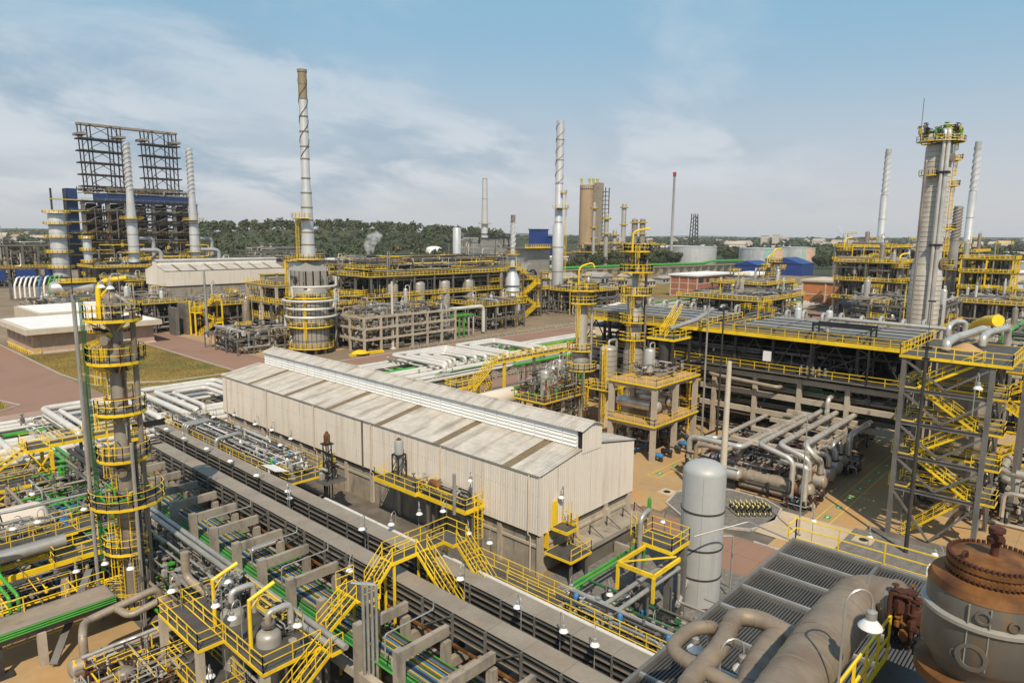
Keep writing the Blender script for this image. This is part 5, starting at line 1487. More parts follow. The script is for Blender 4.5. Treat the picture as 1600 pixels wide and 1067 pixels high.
# ------------------------------------------------------------------ pipe trench with white insulated lines and expansion loops
sheet('pipe_trench_floor', 'concdark', -40, 98, 135, 124.5, 0.03)
tw = thing('trench_wall', 'long low concrete retaining wall between the road and the white pipes', 'wall', (20, 124.6, 0))
MB().box(-40, 124.5, 0, 135, 124.9, 1.3).build('wall', 'conc', tw, smooth=False)
tw2 = thing('road_barrier', 'white concrete barrier of open panels along the near side of the trench', 'barrier', (20, 98, 0))
for k in range(40):
    x = -10 + 3.4 * k
    if 28 < x < 60: continue
    m2 = MB()
    m2.box(x, 97.6, .9, x + 3.1, 97.75, 1.05).box(x, 97.6, .45, x + 3.1, 97.75, .6)
    for j in range(4): m2.box(x + j * 1.0, 97.58, 0, x + j * 1.0 + .12, 97.77, 1.05)
    m2.build('barrier_panel', 'concpale', tw2, smooth=False)
for k in range(40):
    x = -10 + 3.4 * k
    if 28 < x < 60: continue
    m2 = MB()
    m2.box(x, 86.4, .9, x + 3.1, 86.55, 1.05).box(x, 86.4, .45, x + 3.1, 86.55, .6)
    for j in range(4): m2.box(x + j * 1.0, 86.38, 0, x + j * 1.0 + .12, 86.57, 1.05)
    m2.build('barrier_panel', 'concpale', tw2, smooth=False)
gr_ = thing('guard_rail', 'low grey guard rail along the near kerb of the main road', 'guard rail', (20, 126, 0))
m2 = MB()
m2.beam((-40, 126, .75), (66, 126, .75), .06, .3)
for k in range(36): m2.box(-40 + 3 * k, 126.05, 0, -39.9 + 3 * k, 126.15, .8)
m2.build('rail', 'galv', gr_, smooth=False)
WP = [(121.5, 1.5, .42), (119.6, 1.4, .36), (117.9, 1.4, .28), (110.2, 1.5, .5), (108.4, 1.5, .42), (106.8, 1.4, .3), (104.6, 1.6, .62), (102.4, 1.5, .42), (100.6, 1.3, .3)]
names = ['nearest the retaining wall', 'second from the retaining wall', 'third from the retaining wall', 'upper of the middle pair', 'lower of the middle pair', 'thin one below the middle pair', 'thickest of them', 'second from the barrier', 'nearest the barrier']
for (y, z, r), nm in zip(WP, names):
    pipe('long white insulated trench pipe, ' + nm, [(-30, y, z), (131, y, z)], r, 'whitepipe', bands=3.0, group='white pipes along the trench', n=14)
for k, (xa, xb, yt, yb_) in enumerate(((26.5, 37, 121, 103.5), (28.0, 35.6, 118.4, 106.5), (40.5, 54.0, 123.2, 101.5), (42.6, 52.0, 120.8, 104), (44.5, 50.2, 118.4, 106), (93.2, 109.5, 121.5, 104), (95.4, 107.4, 119.4, 106), (97.6, 105.2, 117.2, 107), (99.8, 103.0, 115.2, 108), (112.5, 126, 121.5, 104), (114.8, 123.6, 119, 106))):
    lab = ['outer', 'inner', 'outer', 'middle', 'inner', 'outermost', 'second', 'third', 'innermost', 'outer', 'inner'][k]
    wh = ['left of the slender column', 'left of the slender column', 'at the far end of the hall', 'at the far end of the hall', 'at the far end of the hall', 'beyond the hall roof', 'beyond the hall roof', 'beyond the hall roof', 'beyond the hall roof', 'near the yellow footbridge behind', 'near the yellow footbridge behind'][k]
    pipe(f'white expansion loop {wh}, the {lab} one', [(xa, yb_, 1.8), (xa, yb_, 3.0), (xa, yt, 3.0), (xb, yt, 3.0), (xb, yb_, 3.0), (xb, yb_, 1.8)], .46 if k not in (1, 4, 8) else .36, 'whitepipe', rb=1.1, bands=3, group='white expansion loops', n=14)
for k, (x0, x1, y, z) in enumerate(((20, 36, 113.5, 1.6), (78, 92, 112.2, 1.5), (104, 131, 112.5, 1.6), (110, 131, 99.2, 1.5))):
    pipe('bright green trench pipe ' + ['left of the slender column', 'just beyond the hall roof', 'under the white expansion loops', 'by the far barrier'][k], [(x0, y, z), (x1, y, z)], .3, 'green', group='green pipes in the trench')
    pipe('second bright green trench pipe ' + ['left of the slender column', 'just beyond the hall roof', 'under the white expansion loops', 'by the far barrier'][k], [(x0, y + .8, z), (x1, y + .8, z)], .22, 'green', group='green pipes in the trench')
pipe('green pipe with an elbow near the yellow bridge', [(22.4, 101.5, 2.2), (22.4, 93.4, 2.2), (20.6, 93.4, 2.2), (20.6, 93.4, .3)], .2, 'green', rb=.5)
pipe('lighter green pipe with an elbow near the yellow bridge', [(23.0, 101.5, 2.4), (23.0, 92.6, 2.4), (19.8, 92.6, 2.4), (19.8, 92.6, .3)], .2, 'green', rb=.5)
for k in range(4):
    pipe('white pipe coming in from the far left edge, ' + ['first', 'second', 'third', 'fourth'][k], [(8.0 + 3.6 * k, 124, 2.2), (8.0 + 3.6 * k, 99, 2.2)], .4, 'whitepipe', bands=3, group='white pipes at the far left edge')
sl = thing('pipe_sleepers', 'concrete sleepers holding the white trench pipes', 'pipe support', (40, 110, 0))
s0 = MB().box(-28.2, 99, 0, -27.8, 123.5, .9).build('sleeper', 'conc', sl, smooth=False)
for k in range(1, 27): inst(s0, sl, (k * 6.0, 0, 0))
clutter(sl, 22, 94, .3, 41, 123, 2.4, 90, 66, ('whitepipe', 'alu', 'steel', 'conc'), .06, .2)
clutter(sl, 88, 100, .3, 130, 123, 2.2, 90, 67, ('whitepipe', 'alu', 'steel', 'green'), .06, .2)
sg = thing('pipe_sign', 'black name board on posts by the green pipes at the tray end', 'sign', (31.5, 93.5, 0))
MB().box(29.9, 93.4, 4.6, 34.0, 93.5, 5.4).build('board', 'black', sg, smooth=False)
MB().box(33.6, 93.5, 0, 33.8, 93.65, 5.4).box(30.1, 93.5, 0, 30.3, 93.65, 5.0).build('post', 'black', sg, smooth=False)
# ------------------------------------------------------------------ heat exchanger bank and piping on the apron
for k, y in enumerate((24.4, 27.5, 30.6, 33.7, 36.8)):
    x = [76.5, 81.6, 85.2, 88.8, 92.4][k]
    where = ['nearest the painted walkway and the gravel', 'second from the gravel', 'third from the gravel', 'fourth from the gravel', 'furthest back under the concrete frame'][k]
# the bank: shells along +Y, channel heads pointing to -Y (towards the painted walkway)
HX = [(76.6, 24.0), (80.6, 23.9), (83.8, 24.0), (87.0, 24.2), (90.2, 24.6)]
wh = ['largest end flange and nearest the gravel', 'second nearest the gravel', 'the middle one', 'second nearest the concrete frame', 'nearest the concrete frame']
for k, (x, y) in enumerate(HX):
    hv = hvessel('heat_exchanger', 'silver beige horizontal exchanger on the apron, ' + wh[k], 'heat exchanger', (x, y, 2.0), (0, 1, 0), .82, 9.5, 'aluwarm', saddles=(.34, .8), flange=(1.55, 1.85) if k in (0, 1) else (1.6,), sadm='darksteel', group='exchanger bank on the apron', bands=.9)
    MB().axlathe(V(x, y + 1.0, .85), (0, 1, 0), [(.001, -.3), (.42, 0), (.42, 7.6), (.001, 7.9)], 14).build('lower_shell', 'aluwarm', hv)
    MB().axlathe(V(x, y, 2.0), (0, 1, 0), [(.84, .5), (.845, 1.4)], 20).build('channel_head', 'alu', hv)
    MB().tube(bend([(x, y + .9, 2.6), (x, y + .9, 4.3), (x + .2, y + 3.0, 4.3)] if k else [(x, y + .9, 2.6), (x, y + .9, 4.6), (x, y + 4, 4.6)], .7), .3, 12).build('nozzle_pipe', 'alu', hv)
    MB().lathe(x, y + .9, [(.3, 2.75), (.45, 2.76), (.45, 2.95), (.3, 2.96)], 14).build('nozzle_flange', 'rust', hv)
    for yy in (y + 2.2, y + 5.0):
        MB().box(x - .5, yy - .12, 0, x - .3, yy + .12, 1.6).box(x + .3, yy - .12, 0, x + .5, yy + .12, 1.6).build('leg', 'black', hv, smooth=False)
for k, (x, y) in enumerate(((76.0, 34.4), (79.6, 34.8), (83.4, 35), (87, 35.2))):
    hvessel('heat_exchanger', 'silver exchanger in the back row pointing at the green marked walkway, ' + ['nearest the gravel', 'second', 'third', 'last'][k], 'heat exchanger', (x, y + 4.2, 2.0), (0, -1, 0), .75, 6.5, 'alu', saddles=(.3, .8), flange=(1.3,), sadm='darksteel', group='back row of exchangers')
TP = [
    ([(97, 28.4, 6.4), (77.0, 28.4, 6.4), (77.0, 24.9, 5.4), (77.0, 24.9, 3.0)], .33),
    ([(97, 30.2, 6.4), (75.6, 30.2, 6.4), (75.6, 26.2, 5.4), (75.6, 26.2, 1.0)], .30),
    ([(98, 26.2, 6.4), (78.8, 26.2, 6.4), (78.8, 24.8, 5.2), (80.6, 24.8, 4.4), (80.6, 24.8, 2.9)], .36),
    ([(96, 32.2, 5.6), (75.4, 32.2, 5.6), (75.4, 38.8, 5.6), (75.4, 38.8, 2.8)], .34),
    ([(90, 33.4, 5.2), (74.4, 33.4, 5.2), (74.4, 37.4, 5.2), (74.4, 37.4, 1.4)], .28),
    ([(88, 27.4, 4.6), (80.6, 27.4, 4.6), (80.6, 24.8, 4.6), (80.6, 24.8, 2.9)], .32),
    ([(92, 25.6, 5.0), (87, 25.6, 5.0), (87, 25.2, 2.9)], .3),
    ([(99, 24.6, 5.4), (90.4, 24.6, 5.4), (90.4, 24.6, 2.9)], .36),
    ([(94, 36.8, 5.0), (78.5, 36.8, 5.0), (78.5, 38.4, 5.0), (78.5, 38.4, 2.6)], .3)]
tl = ['first long one from the gravel side', 'second long one', 'the patched one', 'one turning back by the white post', 'thinner one by the white post', 'short one over the second exchanger', 'short one over the fourth exchanger', 'one elbowing out of the frame', 'one feeding the back row']
for (p, r), l in zip(TP, tl): pipe('silver pipe above the exchangers, ' + l, p, r, 'alu' if r > .29 else 'aluwarm', rb=.9, bands=1.3, n=14, group='silver pipes over the exchanger bank')
xs_ = thing('exchanger_pipe_support', 'concrete and steel frame under the silver pipes of the exchanger bank', 'pipe support', (84, 31, 0))
for x in (78, 84, 90, 96):
    for y in (26.8, 33.4): MB().box(x - .25, y - .25, 0, x + .25, y + .25, 5.9).build('column', 'concpale', xs_, smooth=False)
    MB().box(x - .3, 25.4, 5.45, x + .3, 34.6, 5.95).build('beam', 'concpale', xs_, smooth=False)
m2 = MB()
m2.beam((78, 26.8, 4.4), (97, 26.8, 4.4), .35, .5).beam((78, 33.4, 4.4), (97, 33.4, 4.4), .35, .5)
m2.build('tie_beam', 'concpale', xs_, smooth=False)
clutter(xs_, 75, 25.5, .2, 93, 40, 4.4, 210, 70, ('steel', 'darksteel', 'galv', 'alu', 'rustdark', 'black', 'alu'), .05, .16)
clutter(xs_, 74.5, 23.6, .1, 80, 27.0, 1.4, 60, 71, ('rustdark', 'black', 'darksteel', 'blue', 'galv'), .05, .12)
clutter(xs_, 89, 23.3, .1, 95, 26.8, 2.0, 50, 72, ('rustdark', 'black', 'darksteel', 'galv'), .04, .1)
pipe('silver upright pipe at the near end of the exchanger bank', [(75.3, 24.6, 4.8), (75.3, 24.6, .5), (76.4, 24.0, .5), (76.4, 24.0, .2)], .3, 'alu', rb=.8, bands=1.2)
cp = thing('lighting_mast', 'tall slender tapering concrete mast in front of the exchanger bank', 'mast', (66.8, 30.4, 0))
MB().lathe(66.9, 30.4, [(.42, 0), (.24, 17.2), (.001, 17.25)], 16).build('pole', 'plaster', cp)
MB().beam((66.9, 30.1, 17.0), (66.9, 30.75, 17.6), .06).build('cap', 'steel', cp)
# striped barriers stored on the gravel island
M['stripeyel'] = mat('pale_yellow_stripe', (0.68, 0.56, 0.20), 0.6)
for k in range(7):
    x, y = 68.1 + .42 * k, 28.9 - .42 * k
    t = thing('striped_barrier', 'black and yellow striped barrier, ' + ['nearest the white post', 'second from the white post', 'third from the white post', 'middle one of the row', 'third from the slab', 'second from the slab', 'nearest the pale slab'][k], 'barrier', (x, y, 0), 'striped barriers on the gravel island')
    d = V(.62, .78, 0)
    for j, z in enumerate((.55, 1.05)):
        for s_ in range(6):
            p = V(x, y, z) + d * (.36 * s_)
            MB().beam(p, p + d * .35 + V(0, 0, .16 * (1 if s_ % 2 else -1)), .09, .24).build('stripe', 'stripeyel' if (s_ + j) % 2 == 0 else 'black', t, smooth=False)
    for q in (0, 2.1):
        p = V(x, y, 0) + d * q
        MB().beam(p + V(.25, 0, .1), p + V(0, 0, 1.3), .07).build('leg', 'black', t, smooth=False)
for k, (x, y) in enumerate(((68.9, 35.6), (69.4, 35.4))):
    t = thing('bollard', 'short black bollard beside the kerbed gravel island, ' + ['left one', 'right one'][k], 'bollard', (x, y, 0), 'black bollards')
    MB().lathe(x, y, [(.09, .1), (.09, 1.2), (.13, 1.22), (.13, 1.34), (.001, 1.36)], 8).build('post', 'black', t)
    MB().box(x - .2, y - .2, .1, x + .2, y + .2, .14).build('foot', 'black', t)
tf = thing('lighting_mast', 'thin galvanised mast standing on the pale slab before the exchangers', 'mast', (68.3, 22.6, 0))
MB().lathe(68.3, 22.6, [(.09, .1), (.06, 12.5)], 8).build('pole', 'galv', tf)
MB().box(68.1, 22.4, .1, 68.5, 22.8, .16).build('foot', 'steel', tf)
bxx = thing('electrical_cabinet', 'white cabinet with a blue sign on the grey gravel', 'cabinet', (65.2, 9.6, 0))
MB().box(64.6, 8.8, .3, 65.6, 10.6, 2.2).build('case', 'white', bxx, smooth=False)
MB().box(64.58, 9.2, 1.4, 64.6, 10.2, 1.7).build('sign_plate', 'blue', bxx, smooth=False)
MB().box(64.7, 8.9, .05, 65.5, 10.5, .3).build('plinth', 'conc', bxx, smooth=False)

# ------------------------------------------------------------------ concrete frame with air coolers
AX0, AX1, AY0, AY1 = 97.3, 112, 20.8, 72
af = frame('concrete_structure', 'large pale concrete frame with stacked levels of beams under the air coolers', 'pipe frame', AX0, AY0, AX1, AY1, [5.0, 7.6, 10.3], 3, 8, 'concpale', .62, .75)
clutter(af, AX0 + 1, AY0 + 1, 5.2, AX1 - 1, AY1 - 1, 10, 190, 73, ('darksteel', 'steel', 'alu', 'aluwarm', 'darkgreen'), .07, .24)
clutter(af, AX0 + .6, AY0 + 4, .3, AX1 - 1, AY1 - 1, 4.6, 190, 74, ('darksteel', 'steel', 'alu', 'black', 'aluwarm'), .05, .2)
for k in range(12):
    x = AX0 + 1.2 + k * 1.15
    MB().tube([(x, AY0 - 2, 7.72 + .2), (x, AY1 + 4, 7.92)], .2 + .08 * (k % 3), 8).build('pipe', ['aluwarm', 'steel', 'alu', 'darksteel'][k % 4], af)
    MB().tube([(x, AY0 - 1, 5.25), (x, AY1 + 4, 5.25)], .18 + .06 * (k % 2), 8).build('pipe', ['steel', 'aluwarm', 'darksteel'][k % 3], af)
for k in range(8):
    x = AX0 + 1.2 + k * 1.8
    MB().tube([(x, AY0 - 2.5, 10.6), (x, AY1 + 4, 10.6)], .22, 8).build('pipe', ['darksteel', 'steel', 'aluwarm'][k % 3], af)
pipe('beige pipe with a long U bend hanging on the front of the concrete frame', [(AX0 - .5, 47, 9.3), (AX0 - 1.2, 46.4, 9.3), (AX0 - 1.2, 36.2, 8.8), (AX0 + 2, 36.2, 8.8)], .28, 'aluwarm', rb=.8)
pipe('silver pipe elbowing down in front of the concrete frame', [(AX0 + 2, 29.3, 8.4), (AX0 - 1.3, 29.3, 8.4), (AX0 - 1.3, 29.3, 2.0)], .32, 'alu', rb=.8, bands=1.2)
scf = frame('scaffold', 'rusty brown scaffold tower standing before the concrete frame', 'scaffold', 93.4, 48.8, 96.2, 51.4, [3.2, 5.6, 8.2, 10.2], 2, 2, 'rustdark', .1, .1, decks=(5.6, 8.2), rails='', deckm='rust')
ladder_part(scf, 93.2, 48.6, .2, 8.2, rad(230), cage=False, r=.04)
# air cooler bays above
AZD = 16.2
ac = thing('air_cooler', 'long bank of grey air cooler bays on black steel with yellow front walkway', 'air cooler', (104, 45, 10))
for y in [AY0 + i * 5.7 for i in range(10)]:
    for x in (AX0 + .4, 104.5, AX1 - .4):
        MB().box(x - .2, y - .2, 10.4, x + .2, y + .2, AZD + .6).build('column', 'darksteel', ac, smooth=False)
for i in range(9):
    y0, y1 = AY0 + i * 5.7, AY0 + (i + 1) * 5.7
    m2 = MB()
    m2.beam((AX0 + .4, y0 + .3, 11.2), (AX0 + .4, (y0 + y1) / 2, 15.4), .16).beam((AX0 + .4, y1 - .3, 11.2), (AX0 + .4, (y0 + y1) / 2, 15.4), .16)
    m2.build('brace', 'darksteel', ac, smooth=False)
    if i == 4: continue
    MB().box(AX0 + .2, y0 + .08, AZD + .1, AX1, y1 - .08, AZD + .75).build('bundle_frame', 'steel', ac, smooth=False)
    m2 = MB()
    for k in range(46):
        x = AX0 + .3 + k * .318
        m2.beam((x, y0 + .2, AZD + .86), (x, y1 - .2, AZD + .86), .22, .09)
    m2.build('tube_bundle', 'galv', ac, kind='stuff')
    for k in range(4):
        MB().box(AX0 + .25 + k * 3.6, y0 + .06, AZD + .92, AX0 + .38 + k * 3.6, y1 - .06, AZD + 1.02).build('cross_bar', 'darksteel', ac, smooth=False)
    MB().lathe((AX0 + 4), (y0 + y1) / 2, [(2.3, AZD - .9), (2.5, AZD - .3), (2.7, AZD + .1)], 20, cap=False).build('fan_ring', 'darksteel', ac)
    MB().lathe((AX0 + 10), (y0 + y1) / 2, [(2.3, AZD - .9), (2.5, AZD - .3), (2.7, AZD + .1)], 20, cap=False).build('fan_ring', 'darksteel', ac)
    MB().tube(bend([(AX1 + .9, y0 + 1.5, AZD + .4), (AX1 + .9, y0 + 1.5, AZD + 2.0), (AX1 + 2.4, y0 + 1.5, AZD + 2.0), (AX1 + 2.4, y0 + 1.5, AZD - 2)], .6), .24, 8).build('header_pipe', 'alu', ac)
    MB().tube(bend([(AX1 + .9, y0 + 4.2, AZD + .4), (AX1 + .9, y0 + 4.2, AZD + 1.8), (AX1 + 2.4, y0 + 4.2, AZD + 1.8), (AX1 + 2.4, y0 + 4.2, AZD - 2)], .6), .24, 8).build('header_pipe', 'alu', ac)
MB().box(AX0 + .3, AY0, 14.2, AX1, AY1, 14.35).build('plenum_floor', 'black', ac, smooth=False)
MB().box(AX1 - .2, AY0 + .3, 10.5, AX1, AY1, AZD).build('back_panel', 'black', ac, smooth=False)
deck(ac, AX0 - 1.5, AY0 - .4, AX0 + .1, AY1, AZD, rail='WS', r=.045, fas=.55, post=1.9)
deck(ac, AX0 - .2, AY0 + 22.9, AX1, AY0 + 28.3, AZD + .1, rail='NS', r=.045, fas=.4, post=1.9)
deck(ac, AX0 - 1.3, AY0 - .4, AX1, AY1 - 2, 11.0, m='darksteel', rail='WS', r=.045, fas=.25, fasm='steel', post=2.2)
clutter(ac, AX0 + 1, AY0 + 1, 11.1, AX1 - 1, AY1 - 2, 13.6, 130, 75, ('darksteel', 'black', 'steel', 'galv', 'aluwarm'), .06, .2)
for k in range(5): MB().lathe(AX0 - .3, 33.5 - .8 * k, [(.25, 11.1), (.25, 12.0), (.12, 12.3)], 8).build('motor', 'steel', ac)
hf = thing('hoist_frame', 'black braced hoist frame standing over the air cooler walkway', 'frame', (97, 28.6, 11))
for (x, y) in ((95.9, 24.7), (95.9, 32.0), (98.4, 24.7), (98.4, 32.0)): MB().beam((x, y, 11), (x, y, 18.6), .2).build('leg', 'black', hf, smooth=False)
m2 = MB()
m2.beam((95.9, 24.7, 18.4), (95.9, 32.0, 18.4), .22, .3).beam((98.4, 24.7, 18.4), (98.4, 32, 18.4), .22, .3).beam((95.9, 24.7, 18.0), (98.4, 24.7, 18.4), .2).beam((95.9, 32, 18.4), (98.4, 32, 18.4), .2)
m2.beam((95.9, 24.7, 18.2), (95.9, 32, 15.0), .1).beam((95.9, 32.0, 18.2), (95.9, 24.7, 15.0), .1).beam((95.9, 24.7, 15), (95.9, 32, 11.2), .1)
m2.build('brace', 'black', hf, smooth=False)
pipe('silver header pipe looping over the hoist frame', [(98.8, 31, 16.8), (98.8, 31, 19.0), (98.2, 29.4, 19.1), (98.2, 16.5, 19.0), (98.2, 16.5, 17.8)], .26, 'alu', rb=.7)
ws = thing('control_box', 'small white box on a post on the lower cooler walkway', 'box', (96.2, 38.1, 11))
MB().box(96.1, 37.6, 12.4, 96.4, 38.7, 13.8).build('case', 'white', ws, smooth=False)
MB().beam((96.25, 38.1, 11.05), (96.25, 38.1, 12.4), .1).build('post', 'steel', ws, smooth=False)

# ------------------------------------------------------------------ stair tower with the drum on top
SX0, SX1, SY0, SY1 = 75.6, 82.6, 8.9, 16.2
lev = [5.2, 8.6, 12.0, 15.4]
TZ = 18.6
sw = frame('stair_tower', 'tall grey steel tower with zigzag yellow stairs and a railed top deck', 'stair tower', SX0, SY0, SX1, SY1, lev + [TZ], 1, 1, 'steel', .42, .38, ibeam=True)
m2 = MB()
zz = [0] + lev + [TZ]
for a, b in zip(zz[:-1], zz[1:]):
    ym = (SY0 + SY1) / 2
    m2.beam((SX0 - .05, SY0, b - .4), (SX0 - .05, ym, a + .2), .2).beam((SX0 - .05, SY1, b - .4), (SX0 - .05, ym, a + .2), .2)
    m2.beam((SX0, SY0 - .05, a + .2), ((SX0 + SX1) / 2, SY0 - .05, b - .4), .18).beam((SX1, SY0 - .05, a + .2), ((SX0 + SX1) / 2, SY0 - .05, b - .4), .18)
m2.build('brace', 'steel', sw, smooth=False)
prev = 0.12
for i, z in enumerate(lev + [TZ]):
    if z < TZ:
        deck(sw, SX0 + .2, SY0 - 1.3, SX0 + 1.9, SY0 + .9, z + .02, rail='WSE' if i % 2 else 'SEW', r=.04)
        deck(sw, SX0 + .2, SY1 - 1.2, SX0 + 1.9, SY1 + .4, z + .04, rail='N', r=.04)
        deck(sw, SX0 + 2.0, SY0 + .2, SX0 + 3.1, SY1 - .2, z, rail='EW', r=.04)
    a, b = (SY1 - 1.2, SY0 + .9) if i % 2 == 0 else (SY0 + .9, SY1 - 1.2)
    stair(sw, (SX0 + .75, a, prev), (SX0 + .75, b, z), 1.0, near=True, r=.04)
    prev = z
deck(sw, SX0 - .3, SY0 - 1.4, SX1 + 7.5, SY1 + .4, TZ + .04, m='grate', rail='WSN', r=.045, fas=.3)
for k in range(2):
    x = SX1 + 3.2 + k * 3.8
    for y in (SY0 - 1.6, SY1): MB().box(x - .2, y - .2, 0, x + .2, y + .2, TZ - .1).build('column', 'steel', sw, smooth=False)
for k, (y, r) in enumerate(((13.6, .42), (11.4, .36), (15.6, .28))):
    pipe('shiny silver pipe on top of the stair tower, ' + ['largest with a down elbow', 'middle one', 'slim one at the back'][k], [(80.4 + 6 * k, y, TZ + .3), (80.4 + 6 * k, y, TZ + 1.0 + .2 * k), (83.5 + 6 * k, y, TZ + 1.1 + .3 * k), (96.5, y - 1, TZ + 1.1 + .3 * k), (96.5, y - 1, TZ - 3)], r, 'alu', rb=1.2, bands=1.4, n=18, group='silver pipes on the tower top')
for k, (x, y, r) in enumerate(((86.6, 12.6, 2.5), (94.4, 14.4, 2.2))):
    vvessel('reactor_vessel', ['large grey upright reactor behind the zigzag stairs, nearer the stairs', 'large grey upright reactor behind the zigzag stairs, the rear one'][k], 'vessel', x, y, r, 2.2, 18.2 + .3 * k, 'shelldark', bands=2.0, nozzle=False, group='reactors inside the stair tower')
sd2 = MB().lathe(83.6, 12.4, [(1.5, TZ + .05), (.3, TZ + .75), (.001, TZ + .8)], 18)
solo(sd2, 'sand_heap', 'slab', 'conical sandy cover on the tower top deck beside the silver pipes', 'cover')
clutter(sw, SX1 + 1, SY0, .3, SX1 + 14, SY1, 5, 120, 76, ('steel', 'darksteel', 'alu', 'galv', 'black'), .06, .2)
clutter(sw, SX1 + 5, SY0, 8, SX1 + 14, SY1, 17, 70, 176, ('steel', 'darksteel', 'alu', 'galv', 'black'), .06, .2)
pm = thing('lighting_mast', 'tall dark flood light mast in front of the stair tower', 'mast', (71.5, 13.6, 0))
MB().lathe(71.5, 13.6, [(.2, 0), (.13, 20.6)], 10).build('pole', 'darksteel', pm)
MB().box(71.35, 13.2, 20.0, 71.65, 14.0, 20.25).box(71.35, 13.3, 19.0, 71.65, 13.9, 19.2).build('lamp_bracket', 'black', pm, smooth=False)
MB().tube([(71.5, 13.6, 20.6), (71.5, 13.6, 24.5)], .03, 5).beam((71.5, 13.3, 24.4), (71.5, 13.9, 24.4), .2, .14).build('finial', 'darksteel', pm, smooth=False)
# second stair stack at the right edge
s2 = frame('stair_tower', 'second tower of yellow stairs with yellow truss braces at the right edge', 'stair tower', 93.5, 4.0, 101, 11.0, [5.0, 8.6, 12.2, 15.4], 1, 1, 'yellow', .3, .34, decks=(8.6, 12.2, 15.4), rails='WSEN', brace=True, r=.045)
prev = 0.12
for i, z in enumerate((5.0, 8.6, 12.2, 15.4)):
    a, b = (10.4, 5.0) if i % 2 else (5.0, 10.4)
    stair(s2, (92.7, a, prev), (92.7, b, z), 1.0, near=True, r=.045)
    deck(s2, 91.9, b - .9 if b > 8 else b - .6, 93.4, b + .6 if b > 8 else b + .9, z + .03, rail='WNS', r=.045)
    prev = z
for k in range(3):
    pipe('silver pipe under the right edge stairs, ' + ['upper', 'middle', 'lower'][k] + ' of three', [(86 + 2 * k, -2, 5.9 - 1.5 * k), (86 + 2 * k, 8.4, 5.9 - 1.5 * k), (92, 8.4, 5.9 - 1.5 * k)], .42, 'alu', rb=1, bands=1.2, group='silver pipes under the right stairs')
clutter(s2, 84, 2, .2, 104, 11, 5, 150, 77, ('steel', 'darksteel', 'alu', 'galv', 'concpale'), .06, .25)
clutter(s2, 94, 4, 6, 101, 11, 15, 60, 177, ('steel', 'darksteel', 'galv', 'aluwarm'), .05, .2)
pq = thing('lighting_mast', 'thick dark post with a white domed cap near the rusty drum', 'mast', (47, 4, 0))
qx, qy = 44.0, 2.2
MB().lathe(qx, qy, [(.22, 0), (.2, 17.4)], 12).build('pole', 'darkgreen', pq)
MB().lathe(qx, qy, [(.5, 17.3), (.62, 17.5), (.5, 18.0), (.2, 18.3), (.001, 18.4)], 16).build('cap', 'tankgrey', pq)
# ------------------------------------------------------------------ columns and vessels beyond the hall
zc = [zat(y, 90.0, 66.7) for y in (452, 472, 545, 575, 598)]
c2 = column_tower('distillation_column', 'grey column with narrow top and yellow curl davit, left one beyond the hall', 'column', 90.0, 66.7, 1.35, 21.5, 'shell', 7.0,
    prof=[(1.42, 7), (1.42, 11.2), (1.0, 12.2), (.95, 20.8)] + dome(.95, 20.8, .6)[1:], bands=.8,
    plats=[(zc[0], 2.6, 120, 400, .95), (zc[1], 2.4, 170, 330, .95), (zc[2], 2.3, 120, 260, .95), (zc[3], 2.6, 150, 330, 1.4), (zc[4], 2.6, 150, 330, 1.4)], r_rail=.05,
    ladders=[(150, 7, 12)], pipes=[(310, .3, 8, 20, .22, 'alu')])
for a, z0, z1 in ((200, zc[2], zc[1]), (230, zc[1], zc[0]), (245, .3, zc[4])): ladder_part(c2, 90.0 + 1.75 * math.cos(rad(a)), 66.7 + 1.75 * math.sin(rad(a)), z0, z1, rad(a), r=.045)
MB().tube(bend([(89.3, 67.0, zc[0]), (89.3, 67.0, 25.0), (91.0, 65.5, 25.6), (91.2, 65.3, 24.8)], 1.0), .14, 8).build('davit', 'yellow', c2)
clutter(c2, 88.6, 65.2, zc[0], 91.6, 68, zc[0] + 1.5, 16, 201, ('ypipe', 'steel', 'darksteel', 'alu'), .05, .12)
zd = [zat(y, 92.6, 58.3) for y in (392, 424, 459, 501, 528)]
c3 = column_tower('distillation_column', 'taller grey column with slim piped top and yellow platforms, right one beyond the hall', 'column', 92.6, 58.3, 1.5, 28, 'shell', 5.0,
    prof=[(1.55, 5), (1.55, 11.8), (1.2, 12.6), (1.2, 20.6), (.62, 21.6), (.55, 27.0)] + dome(.55, 27.0, .4)[1:], bands=.8,
    plats=[(zd[0], 2.0, 60, 400, .55), (zd[1], 2.5, 90, 440, .6), (zd[2], 2.5, 100, 430, 1.2), (zd[3], 2.4, 120, 250, 1.2), (zd[4], 2.4, 140, 260, 1.2)], r_rail=.05,
    pipes=[(300, .25, 6, 20, .2, 'shelldark'), (330, .3, 10, 26.5, .22, 'shelldark')], manholes=[(230, 20.0, .4)])
for a, z0, z1 in ((210, 5, zd[4]), (190, zd[4], zd[3]), (200, zd[3], zd[2]), (235, zd[2], zd[1]), (215, zd[1], zd[0])): ladder_part(c3, 92.6 + 1.8 * math.cos(rad(a)), 58.3 + 1.8 * math.sin(rad(a)), z0, z1, rad(a), r=.045)
MB().tube(bend([(91.8, 58.6, zd[1]), (91.8, 58.6, zd[0] + 3.0), (93.4, 57.2, zd[0] + 3.4), (93.8, 56.9, zd[0] + 3.4)], .8), .15, 8).build('davit', 'yellow', c3)
clutter(c3, 91.2, 57.0, zd[1], 94.0, 59.8, zd[0] + 1.4, 26, 202, ('ypipe', 'steel', 'darksteel', 'black', 'shelldark'), .06, .16)
MB().tube(bend([(92.0, 56.9, 20.2), (93.0, 56.8, 18), (94.0, 57.6, 16), (93.0, 56.7, 12)], .5), .05, 6).build('cable', 'black', c3)
